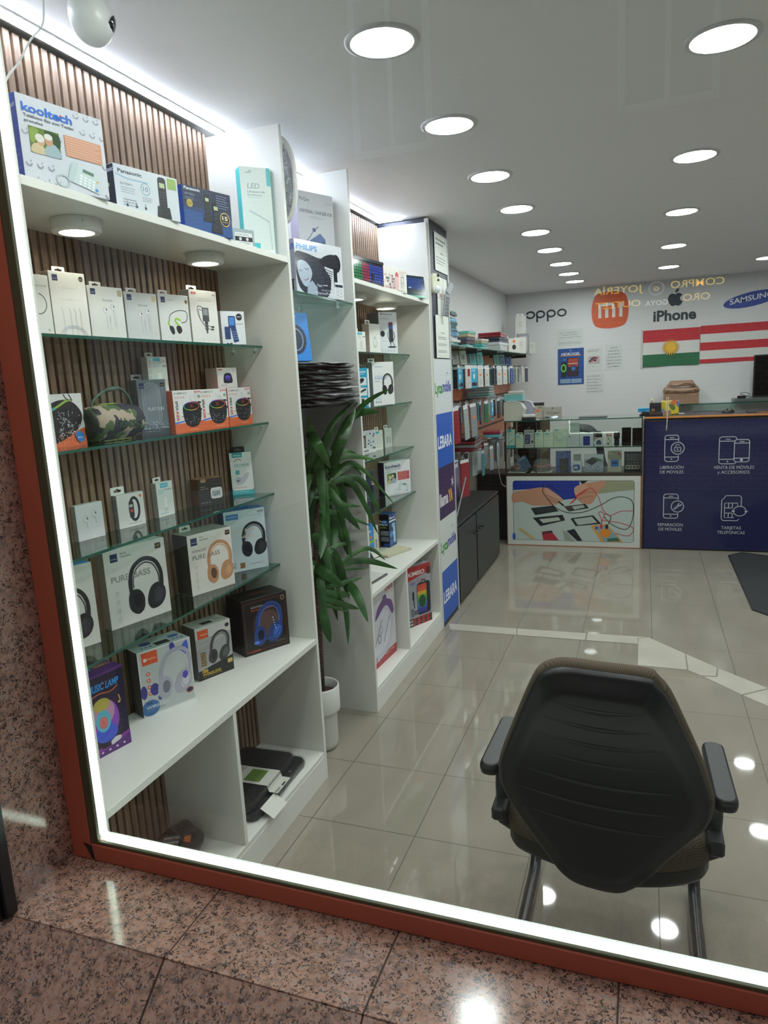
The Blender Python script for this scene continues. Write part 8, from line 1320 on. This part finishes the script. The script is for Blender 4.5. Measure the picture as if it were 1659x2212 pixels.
def rings(mb, L, m, capm=None):
    n = len(OUT); vs = sum(L, []); mb.raw(vs, [(i * n + j, i * n + (j + 1) % n, (i + 1) * n + (j + 1) % n, (i + 1) * n + j) for i in range(len(L) - 1) for j in range(n)], m, True); mb.face(L[0], m); mb.face(L[-1], capm or m)
SH = mat('#0f1012', 0.42, 0, 0, 0.4)
def dome(x, z_): return -0.034 + 0.012 * ((x - cxz[0]) / 0.22) ** 2 + 0.012 * ((z_ - cxz[1]) / 0.28) ** 2
def shd(k):
    out = []
    for x, z_ in OUT: X_ = cxz[0] + (x - cxz[0]) * k; Z_ = cxz[1] + (z_ - cxz[1]) * k; out.append((X_ - o0.x, 1.50 + (0.95 - Z_) * 0.10 + dome(X_, Z_) - o0.y, Z_))
    return out
mb = MB(); rings(mb, [shd(k_) for k_ in (0.02, 0.12, 0.24, 0.36, 0.48, 0.6, 0.7, 0.78, 0.86)] + [shp(0.90, -0.008), shp(0.955, -0.006), shp(0.985, 0.0), shp(0.99, 0.012), shp(0.97, 0.02)], SH); sh = mb.build('back_shell', t)
mb = MB()
for x0, z0, x1, z1 in ((-0.185, 0.886, 0.004, 0.874), (-0.202, 0.846, 0.023, 0.832), (-0.219, 0.804, 0.045, 0.79), (-0.236, 0.759, 0.061, 0.742), (-0.25, 0.706, 0.08, 0.686), (-0.277, 0.655, 0.085, 0.630), (-0.26, 0.600, 0.08, 0.575)):
    P = []; R_ = []
    for i in range(15):
        u = i / 14; x = x0 + (x1 - x0) * u; z_ = z0 + (z1 - z0) * u - 0.012 * math.sin(PI * u); P.append((x - o0.x, 1.50 + (0.95 - z_) * 0.10 + dome(x, z_) - o0.y, z_)); R_.append(0.0003 + 0.0048 * math.sin(PI * u))
    mb.tube(P, R_, mat('#08090a', 0.6), 8)
mb.build('moulded_ribs', sh)
mb = MB(); rings(mb, [shp(0.95, 0.012), shp(1.0, 0.016), shp(1.022, 0.026), shp(1.022, 0.045), shp(0.99, 0.065), shp(0.9, 0.072)], TWEED); mb.build('backrest_cushion', t)
SO = [(-0.325, 1.72), (-0.318, 1.665), (-0.285, 1.635), (-0.19, 1.60), (-0.12, 1.572), (-0.05, 1.565), (0.0, 1.575), (0.08, 1.60), (0.14, 1.635), (0.163, 1.67), (0.17, 1.73), (0.17, 2.0), (0.14, 2.06), (-0.08, 2.08), (-0.29, 2.06), (-0.325, 2.0)]
SO = catmull(SO, 4, True); cs_ = (-0.078, 1.82)
def sring(k, z_): return [(cs_[0] + (x - cs_[0]) * k - o0.x, cs_[1] + (y - cs_[1]) * k - o0.y, z_) for x, y in SO]
def rings2(mb, L, m):
    n = len(SO); vs = sum(L, []); mb.raw(vs, [(i * n + j, i * n + (j + 1) % n, (i + 1) * n + (j + 1) % n, (i + 1) * n + j) for i in range(len(L) - 1) for j in range(n)], m, True); mb.face(L[0], m); mb.face(L[-1], m)
mb = MB(); rings2(mb, [sring(0.8, 0.372), sring(0.96, 0.377), sring(0.985, 0.39), sring(0.985, 0.42)], SH); mb.build('seat_pan', t)
mb = MB(); rings2(mb, [sring(0.97, 0.418), sring(1.0, 0.425), sring(1.01, 0.45), sring(0.99, 0.480), sring(0.9, 0.494), sring(0.5, 0.498)], TWEED); mb.build('seat_cushion', t)
for xs_, yb, side in ((-0.347, 1.575, -1), (0.180, 1.562, 1)):
    ar = MB(); Mx = Matrix.Translation((xs_ - o0.x, yb + 0.135 - o0.y, 0.635)) @ Matrix.Rotation(math.radians(2 * side), 4, 'Z'); rr0 = rrpts(-0.026, -0.137, 0.026, 0.137, 0.022, 6); nr = len(rr0); vs = []
    for k_, zz_ in ((0.7, -0.016), (0.93, -0.012), (1.0, -0.002), (1.0, 0.006), (0.93, 0.013), (0.75, 0.016)):
        vs += [Mx @ Vector((x * k_, y * (1 - (1 - k_) * 0.2), zz_)) for x, y in rr0]
    ar.raw(vs, [(i * nr + j_, i * nr + (j_ + 1) % nr, (i + 1) * nr + (j_ + 1) % nr, (i + 1) * nr + j_) for i in range(5) for j_ in range(nr)], mat('#15161a', 0.4), True); ar.face(vs[5 * nr:], mat('#1d1f22', 0.4)); ar.face(vs[:nr], mat('#1d1f22', 0.4)); ar = ar.build('armrest', t)
    br = MB(); xo = xs_ - o0.x - 0.006 * side; br.tube([(xo, 1.72 - o0.y, 0.62), (xo, 1.70 - o0.y, 0.52), (xo - 0.006 * side, 1.68 - o0.y, 0.44), (xo - 0.05 * side, 1.72 - o0.y, 0.385)], 0.020, mat('#191b1e', 0.4), 10); br.box(xo - 0.018, xo + 0.018, 1.625 - o0.y, 1.78 - o0.y, 0.462, 0.500, mat('#191b1e', 0.4), 0.006); br.build('armrest_bracket', ar)
for xs_ in (-0.312, 0.163):
    lg = MB(); x = xs_ - o0.x; lg.tube(catmull([(x * 0.8, 1.75 - o0.y, 0.37), (x * 0.92, 1.95 - o0.y, 0.35), (x, 2.10 - o0.y, 0.28), (x, 2.10 - o0.y, 0.10), (x, 2.06 - o0.y, 0.03), (x, 1.95 - o0.y, 0.019), (x, 1.6 - o0.y, 0.019), (x, 1.42 - o0.y, 0.019)], 5), 0.0175, mat('#1b1d20', 0.3), 12); lg.build('leg', t)
mb = MB(); mb.tube([(-0.312 - o0.x, 1.42 - o0.y, 0.019), (0.163 - o0.x, 1.42 - o0.y, 0.019)], 0.0175, mat('#1b1d20', 0.3), 12); mb.build('cross_bar', t)

# ---------------------------------------------------------------- street behind the camera (seen only as reflections in the glass)
mb = MB(); mb.box(-7, 7, -7.6, -7.4, 0, 9, BRICK); sw = struct('wall_street', mb)
for i, (x, z0, z1) in enumerate(((-3.2, 4.6, 6.6), (0.2, 4.6, 6.6), (3.4, 4.6, 6.6), (-1.5, 7.2, 8.8), (2.0, 7.2, 8.8))):
    mb = MB(); FRM = mat('#e8e8e4', 0.5); x0, x1 = x - 0.55, x + 0.55
    for q in ((x0, x0 + 0.08, z0, z1), (x1 - 0.08, x1, z0, z1), (x0, x1, z0, z0 + 0.08), (x0, x1, z1 - 0.08, z1), (x - 0.03, x + 0.03, z0, z1)): mb.box(q[0], q[1], -7.4, -7.34, q[2], q[3], FRM, 0.003)
    mb.box(x0 + 0.08, x1 - 0.08, -7.4, -7.38, z0 + 0.08, z1 - 0.08, mat('#3a4450', 0.2)); struct('window_%d' % (i + 2), mb)
tt = empty('jewellery_shop_sign', 'yellow lit jewellery shop lettering across the street, seen mirrored in the window glass', 'sign', (0.13, -7.36, 2.5)); m = MB(); m.box(-1.1, 1.1, -0.04, 0.0, -0.3, 0.3, mat('#1d1f22', 0.4), 0.004); m.build('dark_fascia', tt)
def slet(s_, xa, xb, z, h, c, e, par):
    V_, F_, u0, u1 = textgeo(s_, 0.01); m = MB(); m.raw([(xb - (u - u0) / (u1 - u0) * (xb - xa) - 0.13, 0.012, z - 2.5 + v / 0.73 * h) for u, v in V_], F_, mat(c, 0.4, 0, e)); m.build('lit_lettering', par)
YE = '#e6c24a'
for a_ in (('JOYERÍA', -0.62, -0.035, 2.535, 0.085, YE, 2.4), ('OUTLET', -0.60, -0.06, 2.362, 0.080, YE, 2.4), ('COMPRO', 0.28, 0.875, 2.538, 0.088, YE, 2.4), ('ORO', 0.42, 0.724, 2.376, 0.085, YE, 2.4), ('G', 0.09, 0.15, 2.53, 0.05, YE, 2.4), ('GOYA', -0.008, 0.255, 2.354, 0.062, '#e6e6e6', 1.8)): slet(*a_, tt)
m = MB()
for k in range(28): an = 2 * PI * k / 28; m.lathe([(0, 0.004), (0.007, 0.003), (0.008, 0)], mat('#d8d8d8', 0.4, 0, 1.0), 8, Matrix.Translation((0.12 - 0.13 + 0.085 * math.cos(an), 0.01, 0.055 + 0.075 * math.sin(an))) @ Matrix.Rotation(-PI / 2, 4, 'X'))
m.build('emblem_ring', tt)
t = empty('added_street_lamp', 'added round lamp over the street, unseen, lighting the red window frame from outside', 'ceiling light', (-0.95, -0.20, 3.05)); MB().lathe([(0.12, -0.01), (0.13, -0.008), (0.13, 0.02), (0, 0.02)], WHT, 32).build('housing', t); m = MB(); m.disc((0, 0, -0.009), 0.12, mat('#fff3e6', 0.5, 0, 34.0), 32, up=False); m.build('diffuser', t)  # unseen lamp added to light the frame's street face from above
MB().box(-2.6, 2.6, -0.6, 1.09, 3.08, 3.14, mat('#4a4644', 0.7)).build('q'); tag(bpy.data.objects['q'], kind='structure'); bpy.data.objects['q'].name = 'ceiling_canopy'
